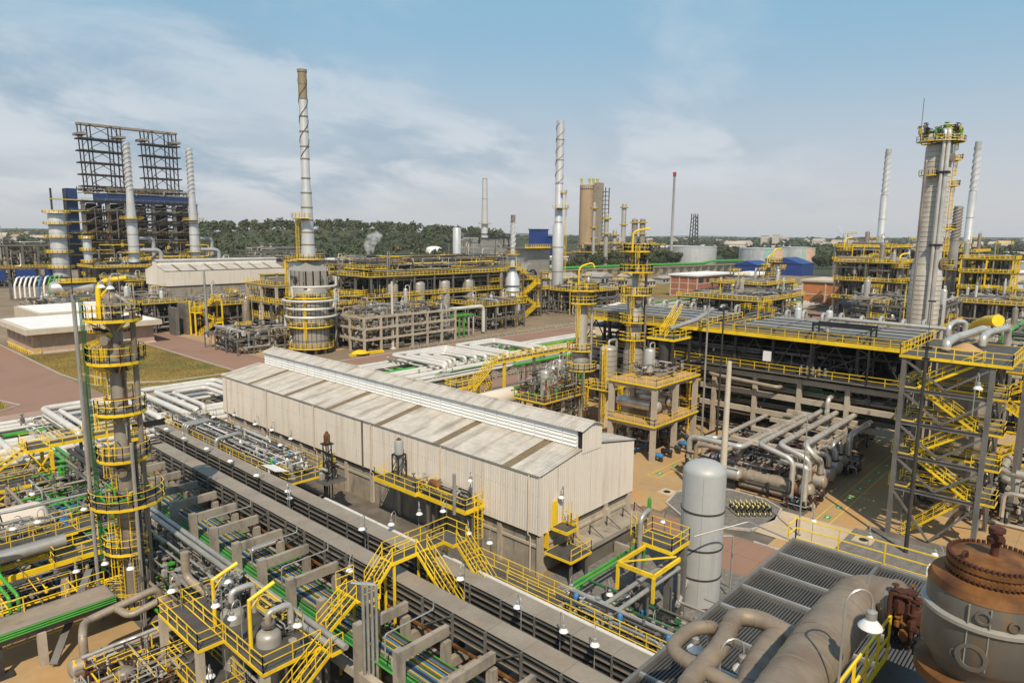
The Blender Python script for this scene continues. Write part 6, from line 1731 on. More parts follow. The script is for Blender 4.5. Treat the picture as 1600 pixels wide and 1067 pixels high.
v9 = vvessel('reflux_drum', 'upright grey vessel with a copper coloured dome between the twin columns', 'vessel', 88.5, 60.2, 1.35, 6.0, 13.0, 'shell', bands=.8, skirtm='concpale')
deck(v9, 85.8, 58.3, 91.0, 62.0, 6.4, rail='WSN', r=.05)
ladder_part(v9, 86.6, 59.6, .3, 12.4, rad(215), r=.05)
ladder_part(v9, 88.0, 57.6, .3, 6.4, rad(240), r=.05)
for k, (x, y, r, zt) in enumerate(((80.8, 66.6, .82, 9.2), (83.6, 67.4, .78, 9.4), (86.2, 68.2, .6, 10.0))):
    vvessel('upright_drum', 'small silver upright drum beyond the hall roof, ' + ['left of three', 'middle of three', 'right of three'][k], 'vessel', x, y, r, 4.4 - k * .4, zt, 'alu', legs=4, group='silver drums beyond the hall')
fr = frame('vessel_frame', 'pale concrete frame with yellow rails around the three silver drums', 'frame', 78.6, 65.0, 88.0, 70.5, [4.6], 2, 1, 'concpale', .4, .45, decks=(4.6,), rails='WS')
clutter(fr, 78, 64, .3, 89, 72, 9, 130, 203, ('alu', 'steel', 'galv', 'darksteel', 'rust', 'green'), .06, .16)
hvessel('horizontal_drum', 'cream horizontal drum just behind the hall roof', 'drum', (75.5, 76.5, 3.0), (1, 0, 0), 1.5, 9.0, 'palehouse')
yt = thing('yellow_footbridge', 'yellow lattice footbridge tower behind the hall roof', 'footbridge', (88, 86, 0))
deck(yt, 77.5, 83.4, 86.0, 86.6, 4.0, rail='NSEW', r=.055, fas=.4)
deck(yt, 84.0, 80.0, 104, 81.6, 8.2, rail='NS', r=.055, fas=.45)
stair(yt, (78.4, 80.8, 4.0), (84.0, 80.8, 8.2), 1.3, r=.055)
m2 = MB()
for x in (77.8, 81.8, 85.8):
    for y in (83.5, 86.5): MB().box(x - .17, y - .17, 0, x + .17, y + .17, 3.9).build('post', 'yellow', yt, smooth=False)
for x in (78, 82):
    for y in (83.5, 86.5): m2.beam((x, y, .3), (x + 3.8, y, 3.7), .17).beam((x + 3.8, y, .3), (x, y, 3.7), .17)
m2.build('brace', 'yellow', yt, smooth=False)
for x in (86, 94, 102): MB().box(x - .2, 80.1, 0, x + .2, 80.5, 8).build('post', 'yellow' if x < 90 else 'steel', yt, smooth=False)
ub = thing('pipe_rack', 'low pale pipe rack with long white lines between the columns and the far road', 'pipe rack', (110, 85, 0))
for i in range(10):
    for y in (74.5, 80.0): MB().box(100 + 9 * i - .2, y - .2, 0, 100 + 9 * i + .2, y + .2, 5.2).build('column', 'concpale', ub, smooth=False)
    MB().box(100 + 9 * i - .2, 73.8, 4.8, 100 + 9 * i + .2, 80.6, 5.2).build('beam', 'concpale', ub, smooth=False)
for k in range(9): MB().tube([(96, 74.2 + .75 * k, 5.5), (185, 74.2 + .75 * k, 5.5)], .2 + .07 * (k % 3), 8).build('pipe', ['whitepipe', 'alu', 'aluwarm', 'steel', 'whitepipe'][k % 5], ub)
for k in range(7): pipe('long white line in the far right trench, ' + ['first', 'second', 'third', 'fourth', 'fifth', 'sixth', 'seventh'][k] + ' from the near barrier', [(131, 101 + 3 * k, 1.4), (330, 101 + 3 * k, 1.4)], .4 + .1 * (k % 3), 'green' if k == 4 else 'whitepipe', group='white lines in the far right trench', n=8)
cb = thing('insulated_box', 'cream coloured metal box with yellow deck beside the right column', 'box', (122, 83, 0))
MB().prism([(119, 78.0), (126, 78.0), (126, 84.5), (119, 84.5)], 9.0, 14.6).build('case', 'cream', cb, smooth=False)
m2 = MB()
m2.v += [(118.9, 77.9, 14.62), (126.1, 77.9, 14.62), (126.1, 84.6, 14.62), (118.9, 84.6, 14.62), (122.5, 81.2, 16.0)]
m2.f += [(0, 1, 4), (1, 2, 4), (2, 3, 4), (3, 0, 4)]
m2.build('roof', 'cream', cb, smooth=False)
deck(cb, 117.6, 76.6, 127, 86, 9.0, rail='WS', r=.06, fas=.4)
for x in (118.2, 126.4):
    for y in (77.2, 85.4): MB().box(x - .2, y - .2, 0, x + .2, y + .2, 8.9).build('column', 'steel', cb, smooth=False)
ladder_part(cb, 118.4, 77.6, 9, 18.5, rad(225), r=.06)
# table frame with exchangers on two decks
tb = frame('table_frame', 'two storey pale concrete frame with railed decks carrying exchangers beside the hall gable', 'frame', 77.8, 45.4, 89.0, 52.2, [5.0, 10.4], 2, 1, 'concpale', .62, .62, decks=(5.0, 10.4), rails='WSE', deckm='slab')
clutter(tb, 78.5, 46, 10.5, 89, 52, 12.4, 40, 204, ('alu', 'steel', 'darksteel', 'galv'), .05, .14)
clutter(tb, 78.5, 46, .3, 89, 52, 4.2, 90, 205, ('alu', 'steel', 'darksteel', 'galv', 'black', 'blue'), .05, .15)
for k in range(2):
    hvessel('heat_exchanger', 'silver exchanger lying on the lower deck of the two storey frame, ' + ['left', 'right'][k], 'heat exchanger', (80.2 + 4.2 * k, 45.8, 7.0), (0, 1, 0), .75, 7.0, 'alu', z0=5.1, flange=(1.2,), sadm='conc', group='exchangers on the two storey frame')
    pipe('silver elbow over the exchanger on the lower deck, ' + ['left', 'right'][k], [(80.2 + 4.2 * k, 46.8, 7.5), (80.2 + 4.2 * k, 46.8, 9.0), (84 + 4.2 * k, 48.5, 9.0), (84 + 4.2 * k, 48.5, 6)], .28, 'alu', rb=.8)
vvessel('upright_drum', 'short silver drum on the upper deck of the two storey frame', 'vessel', 83.2, 49.6, .75, 10.8, 14.4, 'alu', legs=4, base=10.45)
vvessel('upright_drum', 'dark narrow upright vessel on the upper deck beside the short silver drum', 'vessel', 86.6, 49.2, .9, 10.8, 15.6, 'darksteel', legs=4, base=10.45, nozzle=False)
tp = thing('upper_platform', 'small yellow platform high on black legs above the two storey frame', 'platform', (89, 48, 10.4))
deck(tp, 85.4, 47.2, 90.6, 51.5, 15.6, rail='NSEW', r=.05, fas=.35)
for x in (85.6, 90.4):
    for y in (47.4, 51.3): MB().box(x - .15, y - .15, 10.5, x + .15, y + .15, 15.5).build('post', 'darksteel', tp, smooth=False)
stair(tp, (87.6, 50.2, 15.6), (91.8, 50.2, 19.0), .9, r=.05)
pipe('grey pipe slanting up from the upper yellow platform', [(86.0, 48.2, 17.0), (91, 46.8, 18.0), (96, 46.8, 19.2)], .34, 'galv', rb=.5)
for k in range(5):
    hvessel('pump_set', 'dark pump skid in the row under the two storey frame, ' + ['first', 'second', 'third', 'fourth', 'fifth'][k] + ' from the hall', 'pump', (78.6 + 2.4 * k, 44.2, .9), (0, 1, 0), .34, 1.7, ['blue', 'black', 'darksteel', 'blue', 'black'][k], sadm='darksteel', group='pumps under the two storey frame', n=10)
for k, (x, y) in enumerate(((88.6, 43.8), (91.8, 43.0))):
    t = thing('lighting_mast', ['pale pole with dark lamps beside the two storey frame, left', 'pale pole with dark lamps beside the two storey frame, right'][k], 'mast', (x, y, 0))
    MB().lathe(x, y, [(.16, 0), (.12, 21 - k)], 8).build('pole', 'galv' if k == 0 else 'darksteel', t)
    for j in (-1, 1): MB().box(x - .9 * j - .4, y - .3, 20.6 - k, x - .9 * j + .4, y + .3, 21.1 - k).build('flood_lamp', 'black', t, smooth=False)
    MB().beam((x - 1, y, 20.9 - k), (x + 1, y, 20.9 - k), .1).build('cross_arm', 'black', t, smooth=False)

# ------------------------------------------------------------------ fired heaters and stacks in the middle distance
ha = stack_tower('heater_stack', 'tallest chimney, silver with a tan top and spiral strakes, on the round fired heater', 'chimney', 91.9, 152.7, [(2.0, 20.5), (1.55, 28), (1.28, 38), (1.25, 40), (1.05, 41), (.98, 68.2)], (48, 66.5, 2.0), 'silver',
    bandz=[24, 27, 30, 33, 36, 39.5, 43, 47.6, 50.5, 54, 57.5, 61.6, 65], plats=[(33.5, 3.6, 110, 250)], top=6.5, strk=('darksteel', 2, .13), topm='tanpaint', ladder=(170, 22, 34))
MB().lathe(91.9, 152.7, [(1.02, 67.6), (1.16, 67.7), (1.16, 68.3), (.9, 68.3)], 20, cap=False).build('cap_ring', 'shelldark', ha)
hb = thing('fired_heater', 'round silver fired heater wrapped in white ring pipes and yellow platforms under the tallest chimney', 'heater', (91.9, 152.7, 0))
HXc, HYc = 91.9, 152.7
MB().lathe(HXc, HYc, [(4.4, 1.6), (4.4, 15.4), (3.9, 16.6)], 32).build('shell', 'shell', hb)
m2 = MB()
for z in (3.4, 6.0, 9.0, 12): m2.lathe(HXc, HYc, [(4.4, z - .06), (4.52, z - .05), (4.52, z + .05), (4.4, z + .06)], 32)
m2.build('band', 'steel', hb)
for k in range(24):
    g = 2 * math.pi * k / 24
    MB().beam((HXc + 4.43 * math.cos(g), HYc + 4.43 * math.sin(g), 1.7), (HXc + 4.43 * math.cos(g), HYc + 4.43 * math.sin(g), 15), .14).build('stiffener', 'steel', hb, smooth=False)
m2 = MB()
b = 0
m2.v += [(HXc + s * 3.3, HYc + t * 3.3, 16.6) for s, t in ((-1, -1), (1, -1), (1, 1), (-1, 1))] + [(HXc + s * 3.3, HYc + t * 3.3, 20.6) for s, t in ((-1, -1), (1, -1), (1, 1), (-1, 1))] + [(HXc + s * 1.6, HYc + t * 1.6, 23.8) for s, t in ((-1, -1), (1, -1), (1, 1), (-1, 1))]
for o_ in (0, 4):
    for i in range(4): m2.f.append((o_ + i, o_ + (i + 1) % 4, o_ + 4 + (i + 1) % 4, o_ + 4 + i))
m2.f.append((8, 9, 10, 11))
m2.build('convection_box', 'shell', hb, smooth=False)
for s in (-1, 1):
    for k in range(4):
        MB().beam((HXc + s * 3.4, HYc - 3 + 2 * k, 16.6), (HXc + s * 3.4, HYc - 3 + 2 * k, 20.6), .2).build('box_rib', 'steel', hb, smooth=False)
        MB().beam((HXc - 3 + 2 * k, HYc - 3.4, 16.6), (HXc - 3 + 2 * k, HYc - 3.4, 20.6), .2).build('box_rib', 'steel', hb, smooth=False)
for k in range(10):
    g = 2 * math.pi * k / 10
    MB().box(HXc + 4.2 * math.cos(g) - .3, HYc + 4.2 * math.sin(g) - .3, 0, HXc + 4.2 * math.cos(g) + .3, HYc + 4.2 * math.sin(g) + .3, 1.6).build('leg', 'conc', hb, smooth=False)
for z, a0, a1 in ((14.2, 130, 400), (7.0, 130, 330), (1.7, 140, 340), (23.6, 100, 400)):
    ring_platform(hb, HXc, HYc, 4.45 if z < 20 else 2.2, 5.6 if z < 20 else 3.6, rad(a0), rad(a1), z, .055, fascia=.34)
for z, r, a0, a1 in ((13.4, 6.5, 130, 350), (11.4, 5.7, 140, 320), (9.4, 6.1, 150, 330), (16.9, 6.4, 200, 330)):
    P = arc_pts(HXc, HYc, r, rad(a0), rad(a1), z, 18)
    MB().tube([P[0] - V(0, 0, 2.5)] + P + [P[-1] + V(0, 0, 2.2)], .3, 8).build('ring_pipe', 'whitepipe', hb)
ladder_part(hb, HXc - 3.6, HYc - 3.6, 1.7, 14.2, rad(225), r=.06)
clutter(hb, HXc - 4, HYc - 4, 16.6, HXc + 4, HYc + 4, 19.5, 40, 206, ('steel', 'galv', 'silver', 'darksteel'), .08, .2)
sc_ = stack_tower('heater_stack', 'short grey chimney with spiral strakes on the small round heater by the road', 'chimney', 171.2, 156.4, [(2.3, 15.2), (1.05, 18.5), (.85, 20), (.72, 36.4)], (26, 35.5, 2.0), 'silver', bandz=[18.6, 22, 25.5], plats=[(19.5, 2.8, 60, 400), (23.5, 2.4, 100, 300)], top=2.5, strk=('silver', 3, .22))
hc = thing('fired_heater', 'small round silver heater with yellow platforms beside the road, under the short chimney', 'heater', (171.2, 156.4, 0))
MB().lathe(171.2, 156.4, [(2.75, 1.2), (2.75, 8.4), (2.4, 9.0), (2.4, 15), (2.2, 15.3)], 26).build('shell', 'silver', hc)
m2 = MB()
for z in (3, 9, 11, 13): m2.lathe(171.2, 156.4, [(2.4 if z > 8.5 else 2.75, z - .06), (2.9, z - .05), (2.9, z + .05), (2.4 if z > 8.5 else 2.75, z + .06)], 26)
m2.build('band', 'steel', hc)
for z, a0, a1 in ((1.3, 140, 400), (9.6, 150, 300)): ring_platform(hc, 171.2, 156.4, 2.8, 4.2, rad(a0), rad(a1), z, .07, fascia=.4)
for k in range(8):
    g = 2 * math.pi * k / 8
    MB().box(171.2 + 2.4 * math.cos(g) - .3, 156.4 + 2.4 * math.sin(g) - .3, 0, 171.2 + 2.4 * math.cos(g) + .3, 156.4 + 2.4 * math.sin(g) + .3, 1.2).build('leg', 'conc', hc, smooth=False)
stack_tower('chimney', 'thick grey chimney with a wide lower half and spiral strakes, right of centre', 'chimney', 223.7, 179.0, [(2.5, 0), (2.35, 8.5), (2.36, 8.6), (2.36, 33.4), (1.6, 35), (1.6, 75.4)], (50.5, 74.5, 2.6), 'silver',
    bandz=[8.5, 15, 25, 35.2, 50.8, 60, 68], plats=[(41, 4.2, 180, 360), (47, 3.2, 240, 330)], top=0, strk=('shelldark', 2, .12), ladder=(320, 9, 47))
def unit(name, label, x0, y0, x1, y1, levels, nx, ny, seed, n, m='conc', decks=None, w=.45, mats=('steel', 'alu', 'darksteel', 'galv', 'aluwarm', 'steel', 'conc'), rr=.065, rmax=.28, rails='WS'):
    t = frame(name, label, 'process unit', x0, y0, x1, y1, levels, nx, ny, m, w, w * 1.1, decks=decks if decks is not None else levels, rails=rails, r=rr)
    clutter(t, x0, y0, .3, x1, y1, levels[-1] + 1.6, n, seed, mats, .08, rmax)
    rg_ = random.Random(seed)
    for k in range(max(2, n // 40)):
        x, y = rg_.uniform(x0 + 1, x1 - 1), rg_.uniform(y0 + 1, y1 - 1)
        z = rg_.choice([0] + list(levels)[:-1])
        r = rg_.uniform(.5, 1.0)
        MB().lathe(x, y, [(r, z + .3), (r, z + 3.0)] + dome(r, z + 3.0, r * .5)[1:], 14).build('upright_drum', rg_.choice(['alu', 'shell', 'silver', 'aluwarm']), t)
    H = levels[-1]
    far = rr / .065
    for k in range(max(4, n // 15)):
        x, y = rg_.uniform(x0 - 1, x1), rg_.uniform(y0 - 1.5, y1 - 1)
        z = rg_.uniform(2.5, H + 3.5 * far)
        lx, ly = rg_.uniform(1.6, 4.5) * far, rg_.uniform(1.4, 3) * far
        mb = MB().box(x, y, z - .08, x + lx, y + ly, z)
        mb.build('small_platform', 'grate', t, smooth=False)
        mb = rail_mb(MB(), [(x, y + ly, z), (x, y, z), (x + lx, y, z), (x + lx, y + ly, z)], 1.1, 1.6, rr * rg_.uniform(.6, .9), False)
        if rg_.random() < .6:
            q = rg_.uniform(0, z - 1)
            for e in (0, .6): mb.tube([(x + e, y - .1, q), (x + e, y - .1, z + 1)], rr * .7, 4, False)
            w_ = q
            while w_ < z:
                mb.tube([(x, y - .1, w_), (x + .6, y - .1, w_)], rr * .5, 3, False)
                w_ += .5 * far
        mb.build('platform_rail', 'yellow', t)
        for e in (0, lx): MB().beam((x + e, y + ly, 0), (x + e, y + ly, z - .1), .16 * far).build('platform_post', rg_.choice(['steel', 'galv', 'yellow']), t, smooth=False)
    for k in range(max(2, n // 45)):
        x, y = rg_.uniform(x0, x1), rg_.uniform(y0, y1)
        r = rg_.uniform(.3, .8) * far ** .5
        h = H * rg_.uniform(.7, 1.25) + rg_.uniform(1, 4)
        MB().lathe(x, y, [(r * 1.2, 0), (r, 1.5), (r, h)] + dome(r, h, r * .6)[1:], 12).build('slim_vessel', rg_.choice(['shell', 'silver', 'shelldark', 'alu']), t)
        MB().tube(bend([(x, y, h), (x, y, h + 1.2), (x + r * 2.4, y, h + 1.2), (x + r * 2.4, y, 1)], .5), .12 * far, 6).build('overhead_pipe', rg_.choice(['alu', 'galv', 'whitepipe']), t)
    return t
unit('process_unit', 'open concrete process structure with yellow rails left of the round fired heater', 101, 186, 117, 204, [5.0, 9.5, 14.5], 2, 2, 300, 130, 'concpale', w=.7)
vc = column_tower('column', 'smooth silver column with a necked top beside the concrete structure left of the heater', 'column', 106.6, 186.0, 1.75, 20.4, 'alu', 2.5, prof=[(1.75, 2.5), (1.75, 17.2), (1.1, 18.6), (1.05, 21.6)] + dome(1.05, 21.6, .5)[1:], bands=0,
    plats=[(21.8, 2.6, 60, 400, 1.05), (11, 3.0, 100, 200), (6.5, 3.0, 100, 200)], r_rail=.06)
ladder_part(vc, 104.6, 186, .3, 21, rad(180), r=.06)
unit('process_unit', 'low tangle of steel piping in front of the concrete structure and the fired heater', 76, 160, 97, 178, [4.2], 5, 3, 301, 240, 'steel', decks=(), w=.28)
unit('process_unit', 'piping and steelwork behind the round fired heater', 98, 158, 118, 184, [5, 10], 4, 3, 302, 200, 'steel', decks=(10,), w=.35)
unit('pipe_structure', 'stacked concrete pipe racks along the road right of the fired heater', 100, 141.5, 131, 160, [3.6, 6.4, 9.2], 6, 3, 303, 280, 'concpale', decks=(), w=.5)
unit('reactor_structure', 'long multi level structure crowned with rows of yellow platforms in the middle distance', 118, 163, 182, 186, [6.0, 11.5, 17.5], 8, 3, 304, 420, 'steel', decks=(11.5, 17.5), w=.5)
ty = thing('top_platforms', 'busy yellow platforms and pipes on the roof of the long reactor structure', 'platform', (145, 176, 17.5))
for k in range(6):
    x = 119 + 10.5 * k
    deck(ty, x + (k % 2) * 2, 167 + (k % 3) * 2, x + 8.5 - (k % 3), 178 + (k % 2) * 4, 19.6 + .9 * ((k * 2) % 3), rail='NSEW', r=.06, fas=.3)
    for xx in (x + .4, x + 9):
        for yy in (168.4, 183.6): MB().box(xx - .15, yy - .15, 17.6, xx + .15, yy + .15, 20.2).build('post', 'yellow', ty, smooth=False)
clutter(ty, 118, 165, 17.8, 182, 185, 23.0, 420, 305, ('steel', 'yellow', 'steel', 'alu', 'galv', 'darksteel', 'darksteel'), .05, .2)
for k in range(4):
    x = 126.5 + 10.5 * k
    vvessel('reactor_vessel', 'stout grey reactor inside the long structure, ' + ['first', 'second', 'third', 'fourth'][k] + ' from the left', 'vessel', x, 164.5, 1.9, 7, 15.4, 'shell', bands=2.5, nozzle=False, group='reactors in the long structure')
st_ = thing('stair_tower', 'yellow zigzag stairs at the right end of the long reactor structure', 'stair tower', (190, 166, 0))
for k in range(4):
    a, b = (184, 192) if k % 2 == 0 else (192, 184)
    stair(st_, (a, 163 + 1.4 * (k % 2), 4.2 * k), (b, 163 + 1.4 * (k % 2), 4.2 * k + 4.2), 1.3, r=.08)
    deck(st_, b - 1.3, 162, b + 1.3, 166, 4.2 * k + 4.2, rail='NSEW', r=.08, fas=.5)
for x in (183, 193):
    for y in (162, 166): MB().box(x - .2, y - .2, 0, x + .2, y + .2, 16.6).build('post', 'steel', st_, smooth=False)
unit('process_unit', 'grey piping structure between the yellow stairs and the small round heater', 150, 148, 168, 164, [4, 8], 4, 2, 306, 170, 'steel', decks=(8,), w=.4)
unit('process_unit', 'piping structure behind the small round heater', 168, 164, 200, 185, [5, 10, 14], 4, 3, 307, 240, 'steel', decks=(10, 14), w=.4)
rv = column_tower('vent_stack', 'plain grey upright cylinder with an orange rusty band behind the yellow platforms', 'column', 201.5, 216.5, 1.75, 32.8, 'silver', 0, prof=[(1.75, 8), (1.75, 32.2)] + dome(1.75, 32.2, .5)[1:], bands=0)
MB().lathe(201.5, 216.5, [(1.76, 11.0), (1.77, 11.2), (1.77, 15), (1.76, 15.2)], 24).build('rust_band', 'ypipe', rv)
MB().lathe(201.5, 216.5, [(.9, 0), (.9, 7), (1.7, 8)], 16).build('skirt', 'steel', rv)
gb = thing('green_pump_frame', 'green pipe portal on the roadside in front of the long structure', 'pipe frame', (140, 146, 0))
for k in range(5): MB().tube(bend([(133 + 1.9 * k, 144, .2), (133 + 1.9 * k, 144, 6.2), (134.5 + 1.9 * k, 149, 6.2)], .6), .28, 8).build('pipe', 'green' if k < 3 else 'alu', gb)
m2 = MB().box(130, 143.5, 6.4, 141, 148.5, 6.6).build('cover', 'green', gb, smooth=False)
pipe('white pipe arching down at the roadside end of the long structure', [(131, 146.2, 8.4), (147, 146.2, 8.4), (147, 146.2, .5)], .55, 'whitepipe', rb=1.8)
gz = thing('steel_gallery', 'grey covered conveyor gallery behind the fired heater', 'gallery', (140, 205, 0))
MB().box(108, 206, 12.6, 142, 209, 16.4).build('wall', 'galv', gz, smooth=False)
MB().box(107.6, 205.6, 16.42, 142.4, 209.4, 16.7).build('roof', 'ypipe', gz, smooth=False)
for x in (110, 120, 130, 140): MB().box(x - .3, 206.5, 0, x + .3, 208.5, 12.5).build('trestle', 'steel', gz, smooth=False)
ysc = frame('scaffold', 'dense yellow scaffold beside the round fired heater', 'scaffold', 107.5, 163, 114.5, 168, [4, 7, 10, 12.6], 4, 2, 'yellow', .12, .16, decks=(7, 10, 12.6), rails='NSEW', brace=True, r=.07)
for k, (x, y, h, l) in enumerate(((109.4, 142.2, 17.6, 'tall pale concrete mast at the roadside in front of the long structure'), (84.5, 196.0, 19, 'thin grey mast beside the far cream hall'))):
    t = thing('lighting_mast', l, 'mast', (x, y, 0))
    MB().lathe(x, y, [(.42, 0), (.3, h), (.001, h + .1)], 10).build('pole', 'plaster' if k == 0 else 'galv', t)
    MB().box(x - .5, y - .5, 0, x + .5, y + .5, .5).build('footing', 'white', t, smooth=False)
ob = thing('road_barrier', 'pale open barrier along the far side of the main road', 'barrier', (130, 138.5, 0))
for k in range(34):
    x = 112 + 3.4 * k
    m2 = MB().box(x, 138.4, .9, x + 3.1, 138.55, 1.05).box(x, 138.4, .4, x + 3.1, 138.55, .55)
    for j in range(3): m2.box(x + j * 1.4, 138.38, 0, x + j * 1.4 + .14, 138.57, 1.05)
    m2.build('barrier_panel', 'concpale', ob, smooth=False)
m2 = MB()
for k in range(14): m2.box(95 + k * .7, 139.6, 0, 95.5 + k * .7, 141.0, .6)
solo(m2.lathe(98, 140.4, [(2.2, .6), (1.2, 1.2), (.001, 1.3)], 12), 'yellow_cover', 'yellow', 'low yellow covered mound at the roadside below the pipe racks', 'cover')
# waste heat unit between the small heater and the thick chimney
wu = unit('boiler_structure', 'grey boiler block with an arched duct between the short and the thick chimneys', 206, 186, 226, 206, [8, 14], 4, 3, 308, 170, 'steel', decks=(14,), w=.5)
MB().axlathe(V(214, 184.5, 13), (0, 1, 0), [(5.2, 0), (5.2, 10)], 20).build('arched_duct', 'galv', wu)
MB().axlathe(V(214, 184.3, 13), (0, 1, 0), [(3.0, 0), (3.0, .15)], 20).build('duct_mouth', 'black', wu)
MB().box(213, 186, 14, 227, 198, 24).build('casing', 'galv', wu, smooth=False)
MB().box(211, 185, 24.05, 229, 199, 24.6).build('roof', 'steel', wu, smooth=False)
deck(wu, 210, 183, 226, 185, 25, rail='WS', r=.09, fas=.6)
bxu = thing('boiler_house', 'pale grey boiler casing with stepped roofs behind the short chimney', 'boiler', (236, 232, 0))
MB().box(226, 226, 9, 246, 240, 24).build('casing', 'galv', bxu, smooth=False)
MB().box(230, 230, 24.05, 252, 244, 28).build('upper_casing', 'galv', bxu, smooth=False)
MB().box(226, 226, 0, 227, 227, 8.9).box(245, 226, 0, 246, 227, 8.9).build('leg', 'steel', bxu, smooth=False)
deck(bxu, 225, 224.5, 246, 225.9, 9, rail='WS', r=.1, fas=.6)
MB().beam((252, 226, 14), (236, 212, 8), 3.2, 3.2).build('sloping_duct', 'galv', bxu, smooth=False)
clutter(bxu, 222, 222, 0, 250, 246, 30, 110, 309, ('steel', 'galv', 'darksteel', 'alu'), .1, .4)
# ------------------------------------------------------------------ left office building and far cream hall
ofc = thing('control_building', 'low pale brick building with a white flat roof beside the dry lawn', 'building', (42, 196, 0))
OX0, OX1, OY0, OY1 = 42.4, 70, 196.0, 222
MB().box(OX0, OY0, .4, OX1, OY0 + .3, 5.0).build('wall', 'brickpale', ofc, smooth=False)
MB().box(OX0, OY0 + .31, .4, OX0 + .3, OY1, 5.0).build('wall', 'brickpale', ofc, smooth=False)
MB().box(OX1 - .3, OY0 + .31, .4, OX1, OY1, 5.0).box(OX0 + .31, OY1 - .3, .4, OX1 - .31, OY1, 5.0).build('wall', 'brickpale', ofc, smooth=False)
MB().box(OX0 - .3, OY0 - .3, 0, OX1 + .3, OY1 + .3, .4).build('plinth', 'plaster', ofc, smooth=False)
MB().box(OX0 - 2.0, OY0 - 2.2, 5.0, OX1 + 1.5, OY1 + 1.5, 6.3).build('eaves', 'plaster', ofc, smooth=False)
MB().box(OX0 - .6, OY0 - .9, 6.3, OX1 + .5, OY1 + .5, 6.42).build('roof', 'whiteroof', ofc, smooth=False)
MB().box(50, 224, 0, 88, 250, 7.0).build('rear_block', 'plaster', ofc, smooth=False)
MB().box(51, 224.8, 7.0, 87, 249, 7.15).build('roof', 'whiteroof', ofc, smooth=False)
for k in range(6):
    x = 43.6 + k * 3.0
    MB().box(x - .12, OY0 - .08, .4, x + .12, OY0 - .003, 5.0).build('brick_pier', 'brickpale', ofc, smooth=False)
for k in range(6): MB().box(56.0 + k * 1.5, OY0 - .06, 3.6, 57.3 + k * 1.5, OY0 - .003, 4.6).build('window', 'glass', ofc, smooth=False)
MB().box(59.0, OY0 - .08, .6, 62.6, OY0 - .004, 3.5).build('door', 'tankgrey', ofc, smooth=False)
for k in range(2): MB().box(60.0 + k * 1.7, OY0 - .12, 2.2, 60.6 + k * 1.7, OY0 - .085, 3.0).build('door_window', 'glass', ofc, smooth=False)
for k in range(5): MB().box(OX0 - .05, OY0 + 3 + k * 5, 2.2, OX0 - .003, OY0 + 5.6 + k * 5, 4.4).build('window', 'glass', ofc, smooth=False)
ofs = thing('entrance_stair', 'small yellow railed steps against the pale brick wall', 'stair', (55, 195, 0))
stair(ofs, (52.6, 195.0, .1), (56.0, 195.0, 1.6), 1.4, r=.07)
deck(ofs, 56.0, 194.2, 64.5, 195.6, 1.6, m='plaster', rail='', fasm='plaster')
ofr = thing('ramp_railing', 'yellow railing along the left side of the pale brick building', 'railing', (41, 205, 0))
rail_mb(MB(), [(40.9, 196.5, .2), (40.9, 214, .2)], 1.2, 2, .08, True).build('handrail', 'yellow', ofr)
rail_mb(MB(), [(41.0, 195.2, .2), (43.5, 195.2, .2)], 1.2, 2, .08, True).build('handrail', 'yellow', ofr)
fh = thing('far_hall', 'second cream metal clad hall with a ridge monitor, smaller in the left distance', 'hall', (87, 230, 0))
FX0, FX1, FY0, FY1 = 87.6, 130, 232.0, 249
MB().box(FX0 + .4, FY0 + .4, 0, FX1 - .4, FY1 - .4, 12.2).build('wall', 'conc', fh, smooth=False)
for k in range(14):
    x = FX0 + k * (FX1 - FX0) / 14
    MB().box(x + .01, FY0, 12.2, x + (FX1 - FX0) / 14 - .01, FY0 + .1 + .02 * (k % 2), 17.1).build('siding_sheet', 'cream', fh, smooth=False)
for k in range(6):
    y = FY0 + .15 + k * (FY1 - FY0 - .3) / 6
    MB().box(FX0 - .02 * (k % 2), y, 12.2, FX0 + .1, y + (FY1 - FY0 - .3) / 6 - .02, 17.1).build('siding_sheet', 'cream', fh, smooth=False)
ym = (FY0 + FY1) / 2
m2 = MB()
m2.v += [(FX0 + .05, FY0 + .1, 17.1), (FX0 + .05, FY1 - .1, 17.1), (FX0 + .05, ym + 2, 18.8), (FX0 + .05, ym - 2, 18.8)]
m2.f.append((0, 3, 2, 1))
m2.box(FX0, ym - 2, 17.5, FX1, ym + 2, 20.2)
m2.build('gable', 'cream', fh, smooth=False)
for k in range(8):
    xa, xb = FX0 - .2 + k * 5.35, FX0 - .2 + (k + 1) * 5.35
    for (a, b, m_) in ((xa, xb - .9, 'roof'), (xb - .9, xb, 'strip')):
        q = MB()
        q.poly([(a, FY0 - .2, 17.15), (b, FY0 - .2, 17.15), (b, ym - 2, 18.9), (a, ym - 2, 18.9)])
        q.build('roof_sheet' if m_ == 'roof' else 'translucent_strip', m_, fh, smooth=False)
        q = MB()
        q.poly([(b, FY1 + .2, 17.15), (a, FY1 + .2, 17.15), (a, ym + 2, 18.9), (b, ym + 2, 18.9)])
        q.build('roof_sheet' if m_ == 'roof' else 'translucent_strip', m_, fh, smooth=False)
for k in range(28):
    x = FX0 + .4 + k * 1.5
    MB().box(x, ym - 2.06, 18.95, x + 1.4, ym - 2.0, 20.1).build('louver_panel', 'louver', fh, smooth=False)
m2 = MB()
m2.poly([(FX0 - .4, ym - 2.5, 20.2), (FX1 + .4, ym - 2.5, 20.2), (FX1 + .4, ym, 20.7), (FX0 - .4, ym, 20.7)]).poly([(FX1 + .4, ym + 2.5, 20.2), (FX0 - .4, ym + 2.5, 20.2), (FX0 - .4, ym, 20.7), (FX1 + .4, ym, 20.7)])
m2.build('monitor_roof', 'roof', fh, smooth=False)
